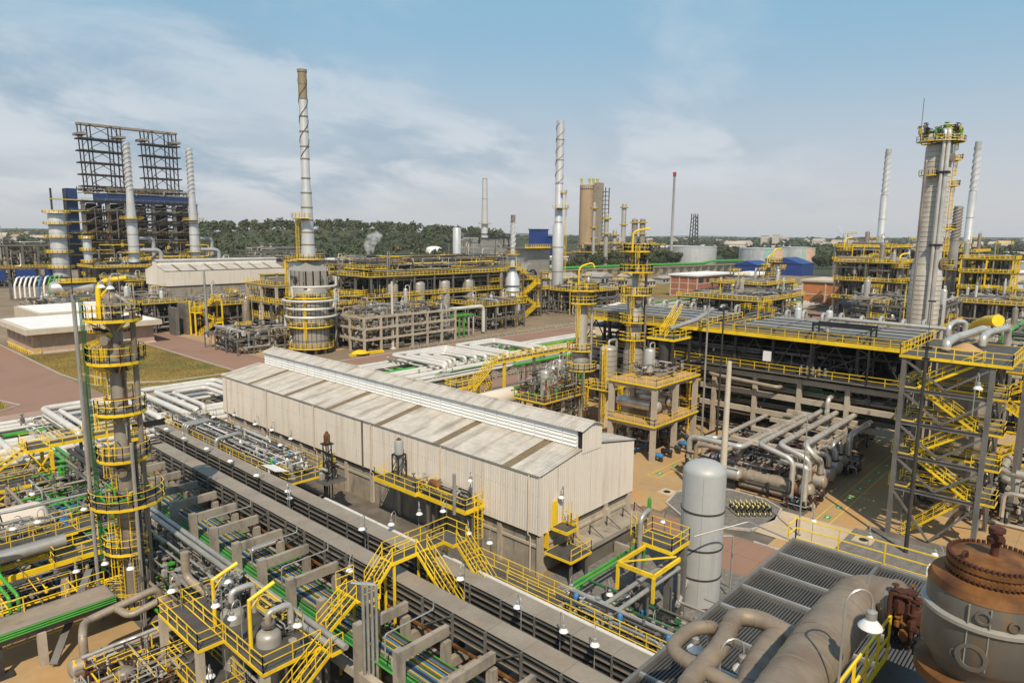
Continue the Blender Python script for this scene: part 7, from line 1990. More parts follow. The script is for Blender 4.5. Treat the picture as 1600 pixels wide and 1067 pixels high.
u1 = unit('process_unit', 'steel piping structure with blue actuators in front of the far cream hall', 84, 205, 112, 226, [4, 8], 6, 3, 320, 300, 'steel', decks=(8,), w=.4)
u2 = unit('process_unit', 'grey equipment left of the far cream hall behind the slender column', 72, 212, 85, 240, [5, 9], 3, 4, 321, 220, 'steel', decks=(9,), w=.4)
MB().box(79, 204, .2, 80, 209, 8).box(82, 204, .2, 83, 210, 9).build('side_panel', 'steel', u1, smooth=False)
sy = thing('stair_tower', 'yellow zigzag stair tower in front of the far cream hall', 'stair tower', (86, 203, 0))
for k in range(3):
    a, b = (84, 90) if k % 2 == 0 else (90, 84)
    stair(sy, (a, 201 + 1.4 * (k % 2), 3.4 * k), (b, 201 + 1.4 * (k % 2), 3.4 * k + 3.4), 1.2, r=.07)
    deck(sy, b - 1, 200, b + 1, 203.6, 3.4 * k + 3.4, rail='NSEW', r=.07, fas=.45)
for x in (83, 91):
    for y in (200.2, 203.6): MB().box(x - .18, y - .18, 0, x + .18, y + .18, 10).build('post', 'yellow', sy, smooth=False)
vvessel('upright_drum', 'slim grey upright vessel at the sandy corner before the far cream hall', 'vessel', 98.6, 200.5, 1.2, 1.5, 9.5, 'shelldark', bands=2)
sheet('sandy_verge', 'slab', 80, 150, 100, 204, .03)
# ------------------------------------------------------------------ coker drums at the far left
CK = thing('coker_structure', 'huge steel block with twin open derricks and a blue top band, far left', 'refinery block', (155, 442, 0))
cxs = [123.5, 136, 148, 160, 172, 185]
for x in cxs:
    for y in (436, 450): MB().box(x - .9, y - .9, 0, x + .9, y + .9, 46).build('column', 'steel', CK, smooth=False)
for z in (8, 16, 22, 28, 34, 40, 46):
    MB().box(122.5, 435.4, z - 1, 186, 436.4, z).build('beam', 'steel', CK, smooth=False)
    MB().box(122.5, 434, z + .02, 186, 452, z + .25).build('deck', 'darksteel', CK, smooth=False)
    m2 = rail_mb(MB(), [(122.5, 434, z + .25), (186, 434, z + .25)], 1.3, 4, .07, False).build('handrail', 'ypipe' if z < 30 else 'traycover', CK)
m2 = MB()
for xa, xb in zip(cxs[:-1], cxs[1:]):
    for z in (16, 28, 34, 40): m2.beam((xa, 435.8, z), (xb, 435.8, z + 6), .5)
m2.build('brace', 'steel', CK, smooth=False)
for k, (xa, xb) in enumerate(((125, 135), (137.5, 147), (150, 158.5), (162.5, 171), (174.5, 184))):
    MB().lathe((xa + xb) / 2, 444, [(1.2, 10), (4.2, 18), (4.2, 42), (2, 45)], 18).build('coke_drum', 'rustdark', CK)
MB().box(122.8, 452, 8, 186, 452.6, 44).build('rear_panel', 'darksteel', CK, smooth=False) if False else None
for k in range(8): MB().box(128.5 + k * 7.05, 434.6, 46.3, 128.5 + (k + 1) * 7.05 - .15, 435.0, 50.2).build('blue_panel', 'bluepanel', CK, smooth=False)
for k, (xa, xb) in enumerate(((126.7, 146.7), (159.4, 177.5))):
    for x in (xa, xa + 4.5, xb - 4.5, xb):
        for y in (440, 446): MB().beam((x + (1.2 if x < (xa + xb) / 2 else 0), y, 50), (x, y, 88), .55).build('derrick_leg', 'darksteel', CK, smooth=False)
    for z in (54, 60.5, 67, 73.5, 80):
        MB().box(xa - 1.5, 438.4, z, xb + 1.8, 447.5, z + .7).build('derrick_deck', 'darksteel', CK, smooth=False)
    m2 = MB()
    for i in range(6):
        z = 50 + i * 6.4
        m2.beam((xa + 4.5, 440, z), (xb - 4.5, 440, z + 6.2), .3).beam((xb - 4.5, 440, z), (xa + 4.5, 440, z + 6.2), .3)
        m2.beam((xa, 440, z), (xa + 4.5, 440, z + 6.2), .25).beam((xb, 440, z), (xb - 4.5, 440, z + 6.2), .25)
    m2.build('derrick_brace', 'darksteel', CK, smooth=False)
    for x in (xa, xb): MB().box(x - 2.2, 438, 82, x + 2.2, 448, 83.2).build('crown_platform', 'traycover', CK, smooth=False)
MB().box(125.5, 441, 87.6, 179, 445, 88.8).build('top_beam', 'traycover', CK, smooth=False)
clutter(CK, 123, 434, 50.4, 186, 450, 54, 70, 330, ('aluwarm', 'darksteel', 'steel'), .15, .35)
clutter(CK, 123, 432, 22, 186, 452, 47, 150, 329, ('darksteel', 'steel', 'rust', 'darksteel'), .15, .4)
clutter(CK, 122, 430, 2, 190, 452, 22, 190, 331, ('darksteel', 'steel', 'aluwarm', 'ypipe'), .2, .6)
bt = thing('elevator_tower', 'dark blue clad lift tower beside the coker block', 'tower', (118, 440, 0))
MB().box(116.0, 437, 8, 121.5, 443, 52.5).build('wall', 'bluepanel', bt, smooth=False)
for z in range(10, 52, 6): MB().box(108, 434.5, z, 126, 436.8, z + .6).build('landing', 'ypipe', bt, smooth=False)
for x in (108.5, 114.5): MB().box(x - .4, 435, 0, x + .4, 436, 52).build('post', 'darksteel', bt, smooth=False)
cc = column_tower('distillation_column', 'stout pale column with yellow platforms left of the blue lift tower', 'column', 108.5, 428, 4.2, 40, 'silver', 4, bands=4, plats=[(z, 6.4, 150, 360) for z in (10, 18, 26, 33, 39)], r_rail=.13)
c9 = column_tower('distillation_column', 'slim pale column with yellow platforms in front of the blue lift tower', 'column', 111.5, 392, 1.9, 27, 'silver', 2, bands=0, plats=[(z, 3.6, 150, 360) for z in (8, 14, 20, 26)], r_rail=.13)
for k, (x, l) in enumerate(((129.0, 'left of the two slim silver chimneys with spirals before the coker block'), (159.8, 'right of the two slim silver chimneys with spirals before the coker block'))):
    s_ = stack_tower('chimney', l, 'chimney', x, 380, [(2.9, 14), (2.6, 16), (2.4, 34), (1.75, 46), (1.6, 50), (1.55, 73.5)], (50, 73, 3.4), 'silver', bandz=[16, 22, 28, 34], plats=[(36, 5.4, 130, 400), (19, 4.6, 130, 400)], strk=('silver', 3, .2), group='slim chimneys before the coker')
    m2 = MB()
    for g in (0, 90, 180, 270): m2.beam((x + 4 * math.cos(rad(g + 45)), 380 + 4 * math.sin(rad(g + 45)), 0), (x + 1.5 * math.cos(rad(g + 45)), 380 + 1.5 * math.sin(rad(g + 45)), 14.5), .6)
    m2.build('leg', 'steel', s_, smooth=False)
    MB().tube(bend([(x + 2, 380, 20), (x + 13, 380, 20), (x + 13, 380, 12)], 3), 1.1, 10).tube(bend([(x + 2, 380, 26), (x + 11, 384, 26), (x + 11, 384, 14)], 3), 1.0, 10).build('flue_duct', 'tankgrey', s_)
unit('process_unit', 'dark furnace block with yellow decks below the slim chimneys', 108, 372, 175, 396, [6, 12], 9, 2, 332, 230, 'darksteel', decks=(12,), w=.8, rr=.13, rmax=.6)
unit('pipe_rack', 'two level steel pipe rack with bent pipes at the far left horizon', 60, 440, 108, 470, [10, 22], 7, 2, 333, 170, 'steel', decks=(10,), w=.9, rr=.1, rmax=.6)
unit('pipe_rack', 'open steel pipe rack right of the slim chimneys in the distance', 178, 352, 222, 366, [8, 14, 20], 7, 1, 334, 130, 'steel', decks=(), w=.6, rmax=.5)
for k in range(3):
    t = thing('blue_shelter', 'small blue roofed shelter under the far left pipe rack, ' + ['left', 'middle', 'right'][k], 'shelter', (80 + 13 * k, 432, 0), 'blue shelters at the far left')
    MB().box(76 + 13 * k, 430, 4, 84 + 13 * k, 434, 9).build('roof_sheet', 'bluetarp', t, smooth=False)
    MB().box(76.5 + 13 * k, 431, 0, 77 + 13 * k, 431.5, 4).box(83 + 13 * k, 431, 0, 83.5 + 13 * k, 431.5, 4).build('post', 'steel', t, smooth=False)
bl = thing('bent_pipe_rack', 'row of cranked white, blue and green pipes dropping from a rack at the far left', 'pipes', (78, 350, 0))
for k, c in enumerate(('white', 'white', 'white', 'white', 'white', 'blue', 'white', 'green', 'green', 'green')):
    x = 71 + 1.75 * k
    MB().tube(bend([(x + 3.4, 356, 9.6), (x + 1.5, 352, 9.4), (x, 350, 6.5), (x, 350, 1)], .5), .38, 7).build('pipe', c, bl)
MB().box(70, 353, 8.6, 93, 360, 9.0).build('rack_deck', 'darksteel', bl, smooth=False)
MB().box(70, 354, 0, 71, 355, 8.6).box(91, 354, 0, 92, 355, 8.6).build('column', 'steel', bl, smooth=False)
hd = hvessel('horizontal_drum', 'silver horizontal drum with a yellow walkway on top at the far left', 'drum', (80.5, 339, 5.2), (1, -.25, 0), 3.0, 17.5, 'alu', saddles=(.25, .85))
deck(hd, 83.5, 332.5, 97, 336.5, 8.3, rail='NSEW', r=.1, fas=.6)
unit('process_unit', 'tangle of dark equipment between the far drum and the far cream hall', 98, 300, 124, 330, [5, 10], 4, 3, 335, 220, 'darksteel', decks=(10,), w=.5, rmax=.4)
unit('process_unit', 'low pipes and frames behind the pale brick building', 62, 262, 92, 300, [4], 5, 4, 336, 240, 'conc', decks=(), w=.5, rmax=.4)
unit('process_unit', 'steel structure right of the far cream hall below the wooded hill', 134, 226, 165, 262, [6, 12, 17], 4, 4, 337, 200, 'steel', decks=(12, 17), w=.5, rmax=.4)
# ------------------------------------------------------------------ tanks, silo, chimneys and buildings in the background
def tank(label, x, y, r, h, m='silver', group=None, roof=None):
    t = thing('storage_tank', label, 'storage tank', (x, y, 0), group)
    n = 30
    for k in range(n):
        a0, a1 = 2 * math.pi * k / n, 2 * math.pi * (k + .985) / n
        if math.cos((a0 + a1) / 2 - math.atan2(-y, -x)) < -.2: continue
        MB().lathe(x, y, [(r, 0), (r, h)], 3, a0, a1).build('shell_plate', m if not isinstance(m, dict) else m.get(k, m[None]), t)
    MB().lathe(x, y, [(r - .1, 0), (r - .1, h - .3)] + [(r + .4, h - .2), (r + .4, h + .3), (r - .3, h + .3), (r * .5, h + .8), (.001, h + 1.0)], 40).build('roof', roof or 'silver', t)
    return t
M['tankteal'] = mat('teal_tank_panel', (.30, .46, .42), .5)
M['tankpeach'] = mat('peach_tank_panel', (.62, .42, .30), .5)
tank('wide silver storage tank beside the thin flare, left of the two tanks with painted panels', 716, 378, 27, 18.5)
def tpan(x, y, r, px):   # plates painted where the photograph shows teal and peach
    d = {None: 'silver'}
    base = math.atan2(-y, -x)
    for k in range(30):
        a = 2 * math.pi * (k + .5) / 30 - base
        a = (a + math.pi) % (2 * math.pi) - math.pi
        if px[0] < a < px[1]: d[k] = 'tankteal'
        if px[1] < a < px[2]: d[k] = 'tankpeach'
    return d
tank('wide silver storage tank with a teal and a peach panel behind the blue roofs', 752, 310, 26, 17.5, tpan(752, 310, 26, (.05, .35, .9)))
tank('storage tank with a peach right half at the end of the tank row', 842, 306, 20, 18, tpan(842, 306, 20, (.2, .5, 1.5)))
t = tank('tall silver tank with a brown conical roof at the foot of the wooded hill', 597, 722, 9.8, 22, 'silver', roof='redroof')
MB().lathe(597, 722, [(10.3, 22.4), (.001, 25.5)], 20).build('cone_roof', 'redroof', t)
wd = thing('dome_tank', 'white dome topped tank at the foot of the wooded hill', 'storage tank', (525, 603, 0))
MB().lathe(525, 603, [(9.8, 0), (9.8, 11.5)] + dome(9.8, 11.5, 4.5)[1:], 28).build('shell', 'white', wd)
tank('pale storage tank with a yellow railed rim at the right edge', 352, 30, 15, 10.5, 'shell')
tank('grey tank cluster seen beyond the right edge tank', 620, 66, 14, 14, 'tankgrey')
si = thing('silo_tower', 'tall tan concrete silo with lime green vents on its roof in the distance', 'silo', (626, 456, 0))
MB().lathe(622, 459, [(7.4, 0), (7.4, 84.3), (.001, 84.5)], 32).build('shell', 'silo', si)
for k in range(9):
    a = math.atan2(-459, -622) - 1.2 + .3 * k
    MB().axlathe(V(622 + 7.3 * math.cos(a), 459 + 7.3 * math.sin(a), 80), (math.cos(a), math.sin(a), 0), [(.8, 0), (.8, .2)], 8).build('port', 'black', si)
MB().box(628, 446, 0, 636, 455, 87).build('stair_shaft', 'conc', si, smooth=False)
for k in range(13): MB().box(634, 442, 22 + k * 4.6, 642, 447, 22.6 + k * 4.6).build('stair_landing', 'steel', si, smooth=False)
for x in (634.5, 641.5): MB().box(x - .4, 442, 0, x + .4, 443, 82).build('post', 'steel', si, smooth=False)
for k, (x, y) in enumerate(((618, 463), (623, 456), (626, 453), (631, 451))): MB().lathe(x, y, [(1.1, 84.5), (1.1, 89), (1.6, 90), (1.6, 91.5)], 10).build('vent', 'lime', si)
unit('process_unit', 'tan process block at the foot of the tall silo', 590, 420, 660, 452, [10, 20], 6, 2, 340, 220, 'steel', decks=(12,), w=.9, rr=.15, rmax=.9, mats=('silo', 'steel', 'ypipe', 'aluwarm'))
unit('process_unit', 'lower tan process block left of the tall silo', 560, 470, 610, 500, [8, 14], 5, 2, 341, 150, 'steel', decks=(10,), w=.9, rr=.15, rmax=.7, mats=('darksteel', 'steel', 'ypipe', 'aluwarm', 'rust'))
unit('process_unit', 'process columns and frames right of the tall silo', 650, 415, 720, 440, [10, 20], 5, 2, 342, 180, 'steel', decks=(20,), w=1.0, rr=.15, rmax=.9, mats=('silo', 'steel', 'ypipe', 'aluwarm'))
for k, (px, h, d, r, l) in enumerate(((942, 52, 700, 2.2, 'slim column with a yellow head just right of the silo'), (955, 36, 720, 2.2, 'short tan column right of the silo'), (968, 75, 1000, 3.4, 'tall thin column with an arm right of the silo'), (985, 54, 1000, 4.2, 'dark column, left of a close pair right of the silo'), (997, 54, 1000, 4.0, 'dark column with a side platform, right of a close pair'), (923, 62, 690, 1.6, 'thin pale mast in front of the silo'))):
    q = FW * 1 + RT * ((px - 800) / FOC)
    q = V(q.x, q.y, 0).normalized() * d
    column_tower('far_column', l, 'column', q.x, q.y, r, h, 'shelldark' if 'dark' in l else 'shell', 2, bands=0, plats=[(h - 6, r + 2.2, 100, 400), (h * .6, r + 2, 100, 400)], r_rail=.25, n=12)
stack_tower('chimney', 'pale stepped chimney with a yellow ring in the distance left of centre', 'chimney', 427.9, 424.3, [(5.5, 0), (3.6, 18), (3.2, 20), (2.9, 40), (2.5, 60), (2.1, 77.8)], None, 'silver', bandz=[60, 77], plats=[(39, 5.4, 0, 360), (22, 5.6, 0, 360)])
fl = stack_tower('flare_stack', 'very thin red tipped flare mast beside the silver tank', 'flare', 679.8, 384, [(1.6, 0), (1.5, 30), (1.2, 94), (1.5, 94.5), (1.5, 98)], None, 'tankgrey', bandz=[20, 40, 60, 80], n=8)
MB().lathe(679.8, 384, [(1.7, 94), (1.9, 98.5)], 10).build('tip', 'red', fl)
ltt = thing('lattice_mast', 'dark lattice mast in the distance above the beige warehouse', 'mast', (1321, 695, 0))
m2 = MB()
for s, t_ in ((-1, -1), (1, -1), (1, 1), (-1, 1)): m2.beam((1321 + 7 * s, 695 + 7 * t_, 0), (1321 + 4.5 * s, 695 + 4.5 * t_, 76), 1.6)
for k in range(9):
    z = 8 * k
    q = 7 - 2.5 * k / 9
    m2.beam((1321 - q, 695 - q, z), (1321 + q, 695 - q, z + 8), .9).beam((1321 + q, 695 - q, z), (1321 - q, 695 - q, z + 8), .9).beam((1321 - q, 695 + q, z), (1321 - q, 695 - q, z + 8), .9)
m2.build('lattice', 'darksteel', ltt, smooth=False)
whs = thing('warehouse', 'very long low beige warehouse roof in the distance behind the silver tank', 'warehouse', (1000, 560, 0))
m2 = MB()
m2.prism([(930, 470), (960, 520), (880, 590), (800, 590), (780, 545)], 0, 14)
m2.build('wall', 'cream', whs, smooth=False)
MB().prism([(925, 468), (965, 522), (884, 596), (796, 596), (775, 543)], 14, 16).build('roof', 'cream', whs, smooth=False)
gpz = thing('green_pipe_rack', 'thick green pipe on a long low rack crossing in front of the dark trees', 'pipe rack', (470, 290, 0))
P = [V(330, 300, 7.2), V(428, 290, 7.4), V(540, 275, 7.4), V(552, 273, 9), V(600, 266, 9)]
MB().tube(P, 1.1, 8).build('pipe', 'green', gpz)
for k in range(24):
    x = 335 + 11 * k
    y = 300 - (x - 330) * .126
    MB().box(x - .4, y - 2.5, 0, x + .4, y + 2.5, 5.6).build('trestle', 'conc', gpz, smooth=False)
m2 = MB()
for j in range(5): m2.tube([(330, 297.5 + 1.2 * j, 5.8), (600, 263.5 + 1.2 * j, 5.8)], .4, 6)
m2.build('pipes', 'aluwarm', gpz, kind='stuff')
def bld(name, label, cat, x0, y0, x1, y1, h, wm, rm, flat=True, nwx=0, nwy=0, rows=1, gable='x', group=None, band=None):
    t = thing(name, label, cat, ((x0 + x1) / 2, (y0 + y1) / 2, 0), group)
    MB().box(x0, y0, 0, x1, y1, h).build('wall', wm, t, smooth=False)
    if flat: MB().box(x0 - .8, y0 - .8, h, x1 + .8, y1 + .8, h + .8).build('roof', rm, t, smooth=False)
    else:
        m2 = MB()
        e = .6
        rh = min(x1 - x0, y1 - y0) * .18
        if gable == 'x':
            ym_ = (y0 + y1) / 2
            m2.v += [(x0 - e, y0 - e, h), (x1 + e, y0 - e, h), (x1 + e, y1 + e, h), (x0 - e, y1 + e, h), (x0 - e, ym_, h + rh), (x1 + e, ym_, h + rh)]
        else:
            xm_ = (x0 + x1) / 2
            m2.v += [(x1 + e, y0 - e, h), (x1 + e, y1 + e, h), (x0 - e, y1 + e, h), (x0 - e, y0 - e, h), (xm_, y0 - e, h + rh), (xm_, y1 + e, h + rh)]
        m2.f += [(0, 1, 5, 4), (2, 3, 4, 5), (0, 4, 3), (1, 2, 5), (3, 2, 1, 0)]
        m2.build('roof', rm, t, smooth=False)
    for r_ in range(rows):
        z0 = h * (r_ + .35) / rows
        z1 = h * (r_ + .8) / rows
        for k in range(nwx):
            a = x0 + (x1 - x0) * (k + .2) / nwx
            MB().box(a, y0 - .08, z0, a + (x1 - x0) * .6 / nwx, y0 - .01, z1).build('window', 'glass', t, smooth=False)
        for k in range(nwy):
            a = y0 + (y1 - y0) * (k + .2) / nwy
            MB().box(x0 - .08, a, z0, x0 - .01, a + (y1 - y0) * .6 / nwy, z1).build('window', 'glass', t, smooth=False)
    return t
br = bld('brick_building', 'red brick office with pale bands and a white flat roof in the right middle distance', 'building', 312, 161, 352, 176, 10.4, 'brick', 'whiteroof', nwx=5, rows=2)
for z in (0.1, 3.3, 6.6, 9.8): MB().box(311.9, 160.9, z, 352.1, 176.1, z + .35).build('string_course', 'plaster', br, smooth=False)
for k in range(4): MB().box(311.8, 161 + 4.9 * k - .25, 0, 311.98, 161 + 4.9 * k + .25, 10.3).build('pilaster', 'plaster', br, smooth=False)
bld('shed', 'long shed with a pale flat roof and dark bays right of the red brick office', 'shed', 362, 156, 400, 172, 9, 'plaster', 'whiteroof', nwx=8)
for k, (x0, y0, x1, y1, h, wm, l) in enumerate(((300, 246, 330, 262, 5, 'tankgrey', 'low grey roofed shed with a blue wall beyond the thick chimney'), (336, 236, 350, 250, 5.5, 'tankgrey', 'small grey gabled house beside the low shed'), (340, 226, 350, 233, 3.6, 'plaster', 'little hut in front of the grey gabled house'), (360, 228, 372, 240, 5, 'tankgrey', 'grey gabled house on the open grass'), (352, 214, 362, 221, 3.4, 'plaster', 'little pale hut nearest the twin columns'), (384, 222, 396, 230, 3.4, 'tankgrey', 'flat little kiosk on the grass left of the brick office'))):
    bld('hut', l, 'house', x0, y0, x1, y1, h, wm, 'greyroof', flat=False, nwx=3, gable='y' if k in (1, 3) else 'x')
for k, (pa, pb, l) in enumerate(((1147, 1193, 'dark blue roofed store left of the slim yellow headed column'), (1196, 1258, 'larger dark blue roofed store below the panelled tanks'))):
    p, q = at(pa, 428 + k, 0), at(pb, 429 + 2 * k, 0)
    bld('blue_store', l, 'building', p.x, q.y, p.x + 26, p.y, 7.5 + 2 * k, 'bluetarp', 'bluetarp', flat=False, nwx=0, gable='x')
og = bld('orange_building', 'orange brick building with cream bands and roof fans, right of centre', 'building', 318, 92, 352, 112, 10.5, 'brickorange', 'plaster')
for z in (0.1, 4.6, 10.0): MB().box(317.85, 91.85, z, 352.1, 112.1, z + .5).build('string_course', 'plaster', og, smooth=False)
for k in range(3): MB().box(317.8, 92 + 10 * k - .3, 0, 317.98, 92 + 10 * k + .3, 10.4).build('pilaster', 'plaster', og, smooth=False)
for k in range(8): MB().lathe(320 + 3.8 * k, 96, [(1.3, 11.3), (1.3, 13.4), (.9, 14.0)], 10).build('roof_fan', 'steel', og)
# ------------------------------------------------------------------ right hand units
BCX, BCY = 180.3, 36.0
zb = [zat(y, BCX, BCY) for y in (222, 275, 290, 250, 357, 412)]
bc = column_tower('main_column', 'massive grey banded column with two tall pipes up its face on the right', 'column', BCX, BCY, 3.05, 51.2, 'paleclad', 3, prof=[(3.25, 3), (3.25, 22.8), (3.05, 23.2), (3.05, 24.5), (2.65, 26), (2.65, 50.2)] + dome(2.65, 50.2, 1.1)[1:], bands=1.1, bandm='shelldark',
    plats=[(zb[0], 4.8, 120, 420, 1.4), (zb[1], 4.4, 140, 190, 2.65), (zb[2], 4.6, 285, 325, 2.65), (zb[3], 4.6, 280, 325, 2.65), (zb[4], 4.6, 285, 320, 2.65), (zb[5], 5.0, 250, 330, 3.2)], r_rail=.07,
    manholes=[(245, 47.6, .8), (255, 24.6, 1.1)], n=40)
for k, (a, r) in enumerate(((203, .36), (216, .45))):
    c, s = math.cos(rad(a)), math.sin(rad(a))
    MB().tube(bend([(BCX + 1.5 * c, BCY + 1.5 * s, 53.6), (BCX + 3.9 * c, BCY + 3.9 * s, 53.6), (BCX + 3.9 * c, BCY + 3.9 * s, 8)], 1.4), r, 12).build('overhead_pipe', 'alu', bc)
MB().tube(bend([(BCX - 3.6, BCY + 1.2, 47), (BCX - 4.2, BCY + 1.4, 47), (BCX - 4.2, BCY + 1.4, 6)], .6), .25, 8).build('riser_pipe', 'shelldark', bc)
for z in (44.2, 28.4):
    MB().box(BCX - 4.0, BCY - 3.0, z, BCX - 1.8, BCY - .6, z + .5).build('pipe_clamp', 'black', bc, smooth=False)
for a, z0, z1 in ((300, zb[4], zb[2]), (300, zb[2], zb[3]), (305, zb[3], zb[0]), (300, zb[5], zb[4])): ladder_part(bc, BCX + 3.2 * math.cos(rad(a)), BCY + 3.2 * math.sin(rad(a)), z0, z1, rad(a), r=.06)
clutter(bc, BCX - 3.5, BCY - 4, zb[0], BCX + 3.5, BCY + 4, zb[0] + 3.4, 42, 401, ('steel', 'darksteel', 'alu', 'ypipe', 'green', 'rustdark'), .08, .25)
MB().tube([(BCX - 4.4, BCY + 3, zb[0]), (BCX - 4.4, BCY + 3, zb[0] + 9)], .06, 5).build('lightning_rod', 'darksteel', bc)
stack_tower('chimney', 'slim silver chimney with spirals left of the massive column', 'chimney', 526.9, 135.2, [(3.6, 0), (3.0, 24), (2.5, 25), (2.45, 58), (1.9, 60), (1.8, 90)], (59, 88, 2.6), 'silver', bandz=[25, 43, 59.5], plats=[(26, 6.0, 90, 400)], top=5, strk=('silver', 3, .22), topm='tankgrey')
stack_tower('chimney', 'slim silver chimney with spirals right of the massive column', 'chimney', 580.0, 92.4, [(3.8, 0), (3.2, 26), (2.6, 27), (2.55, 62), (2.1, 64), (2.0, 97)], (63, 94, 2.4), 'silver', bandz=[27, 45, 63.5], plats=[(27, 6.2, 90, 400)], top=6, strk=('silver', 3, .22), topm='tankgrey')
stack_tower('chimney', 'shorter rust stained chimney with tight spirals just right of the massive column', 'chimney', 323.9, 55.9, [(1.75, 0), (1.6, 28), (1.5, 43)], (30, 42.6, 3.2), 'shell', bandz=[15, 29.5], plats=[(18, 3.6, 90, 400)], strk=('rust', 3, .2))
unit('process_unit', 'yellow railed pipe structure just behind the left half of the air coolers', 236, 96, 262, 116, [6, 13.5], 4, 2, 410, 200, 'steel', decks=(13.5,), w=.5, rr=.1, rmax=.4)
unit('process_unit', 'tangled yellow and grey process structure left of the massive column', 284, 66, 322, 88, [7, 14, 21], 5, 2, 411, 330, 'steel', w=.55, rr=.11, rmax=.45)
unit('process_unit', 'higher yellow structure far behind the air coolers with a big orange drum', 345, 84, 380, 108, [10, 20, 26], 4, 2, 412, 240, 'steel', w=.6, rr=.12, rmax=.5)
unit('process_unit', 'pipe maze directly behind the massive column', 205, 38, 240, 62, [6, 12], 5, 3, 413, 320, 'steel', decks=(6,), w=.45, rr=.09, rmax=.35)
unit('process_unit', 'pipe racks and white lines behind the stair tower top at the right edge', 150, -2, 205, 22, [6, 11], 6, 3, 414, 330, 'concpale', decks=(), w=.5, rmax=.35, mats=('whitepipe', 'alu', 'steel', 'darksteel', 'whitepipe', 'green'))
unit('process_unit', 'yellow zigzag stair structure right of the rust stained chimney', 306, 34, 322, 50, [6, 12, 18, 23], 2, 2, 415, 150, 'yellow', w=.5, rr=.14, rmax=.4)
unit('process_unit', 'brown and grey process structure between the massive column and the edge tank', 262, 20, 300, 44, [5, 10], 5, 2, 416, 300, 'aluwarm', decks=(10,), w=.45, rr=.1, rmax=.4)
unit('process_unit', 'orange drums and yellow decks far behind the massive column', 396, 60, 440, 92, [10, 18, 24], 4, 3, 417, 240, 'steel', w=.7, rr=.15, rmax=.6, mats=('steel', 'ypipe', 'alu', 'darksteel', 'rust'))
unit('process_unit', 'pipe maze between the air coolers and the massive column', 150, 42, 172, 70, [6, 10], 4, 3, 420, 260, 'steel', decks=(10,), w=.4, rr=.07, rmax=.3)
unit('process_unit', 'railed pipe structure behind the far half of the air coolers', 190, 78, 222, 104, [6, 12], 4, 3, 421, 280, 'steel', decks=(12,), w=.45, rr=.08, rmax=.35)
unit('process_unit', 'low piping behind the twin columns', 140, 78, 178, 96, [5], 5, 2, 422, 230, 'concpale', decks=(), w=.4, rr=.07, rmax=.3, mats=('whitepipe', 'alu', 'steel', 'darksteel', 'galv'))
unit('process_unit', 'yellow railed pipework round the foot of the thick chimney', 206, 152, 236, 176, [5, 9], 4, 2, 423, 230, 'steel', decks=(9,), w=.4, rr=.08, rmax=.35)
unit('process_unit', 'grey pipework on the far side of the right road behind the tank', 300, 4, 340, 24, [5, 9], 5, 2, 425, 240, 'steel', decks=(9,), w=.5, rr=.1, rmax=.4)
unit('process_unit', 'yellow railed piping between the concrete structure and the yellow scaffold', 118, 187, 150, 200, [5, 10, 15], 4, 2, 426, 240, 'steel', decks=(10, 15), w=.45, rr=.075, rmax=.3)
for k in range(5): pipe('long white line on sleepers beyond the far road, ' + ['nearest the road', 'second', 'third', 'fourth', 'furthest from the road'][k], [(232, 142 + 4 * k, 1.0), (430, 142 + 4 * k, 1.0)], .4, ['whitepipe', 'alu', 'whitepipe', 'green', 'aluwarm'][k], n=8, group='lines beyond the far road')
cr = thing('parked_car', 'dark car parked by the low grey shed in the distance', 'car', (333, 232, 0))
MB().prism([(330.8, 231), (335.2, 231), (335.2, 232.8), (330.8, 232.8)], .35, .95).build('body', 'black', cr, smooth=False)
MB().prism([(331.6, 231.15), (334.3, 231.15), (334.3, 232.65), (331.6, 232.65)], .95, 1.5).build('cabin', 'glass', cr, smooth=False)
for x in (331.7, 334.3):
    for y in (230.95, 232.65): MB().axlathe(V(x, y, .34), (0, 1, 0), [(.34, 0), (.34, .2)], 10).build('wheel', 'black', cr)
for k, (x, y, h, l) in enumerate(((302.9, 90.8, 26.6, 'slim column with yellow head before the orange building'), (272.8, 108, 22, 'slim column with a yellow curl behind the air coolers'), (292, 118, 19, 'short column with a yellow curl left of the orange building'), (286, 66, 21, 'slim grey column close to the left of the massive column'))):
    c = column_tower('column', l, 'column', x, y, 1.0, h, 'shelldark', 1, bands=0, plats=[(h - 1.5, 3.2, 100, 420), (h - 7, 3.0, 100, 420), (h - 13, 2.8, 100, 300)], r_rail=.12, n=14)
    MB().tube(bend([(x - 1, y, h - 1), (x - 1, y, h + 3.2), (x + 1.8, y - 2, h + 3.6)], 1.6), .3, 8).build('davit', 'yellow', c)
bw_ = bld('blue_panel_house', 'bright blue panelled box left of the massive column', 'building', 372, 84, 384, 96, 24, 'bluetarp', 'bluetarp')
bld('grey_casing', 'big beige grey ribbed casing with a flat roof at the foot of the left chimney', 'building', 540, 140, 566, 160, 30, 'plaster', 'greyroof')
bld('grey_casing', 'beige casing behind the rust stained chimney', 'building', 540, 92, 566, 118, 28, 'plaster', 'greyroof')
hn = thing('yellow_horn', 'big bright yellow horn shaped pipe end pointing left, at the right side', 'vent horn', (196, 12, 12))
a_, b_ = at(1513, 511, 13.0), at(1560, 501, 15.4)
k_ = (b_ - a_)
MB().tube([a_, a_ + k_ * .3 + V(0, 0, .35), a_ + k_ * .6 + V(0, 0, .5), b_], [.35, .65, .9, 1.1], 14).build('horn', 'yellow', hn)
m_ = (a_ + b_) / 2
MB().beam((m_.x, m_.y, 0), (m_.x, m_.y, m_.z - .2), .5).build('post', 'steel', hn, smooth=False)
bld('building', 'white low store with an arched roof far right of the massive column', 'building', 420, 20, 460, 44, 9, 'palehouse', 'greyroof', flat=False)

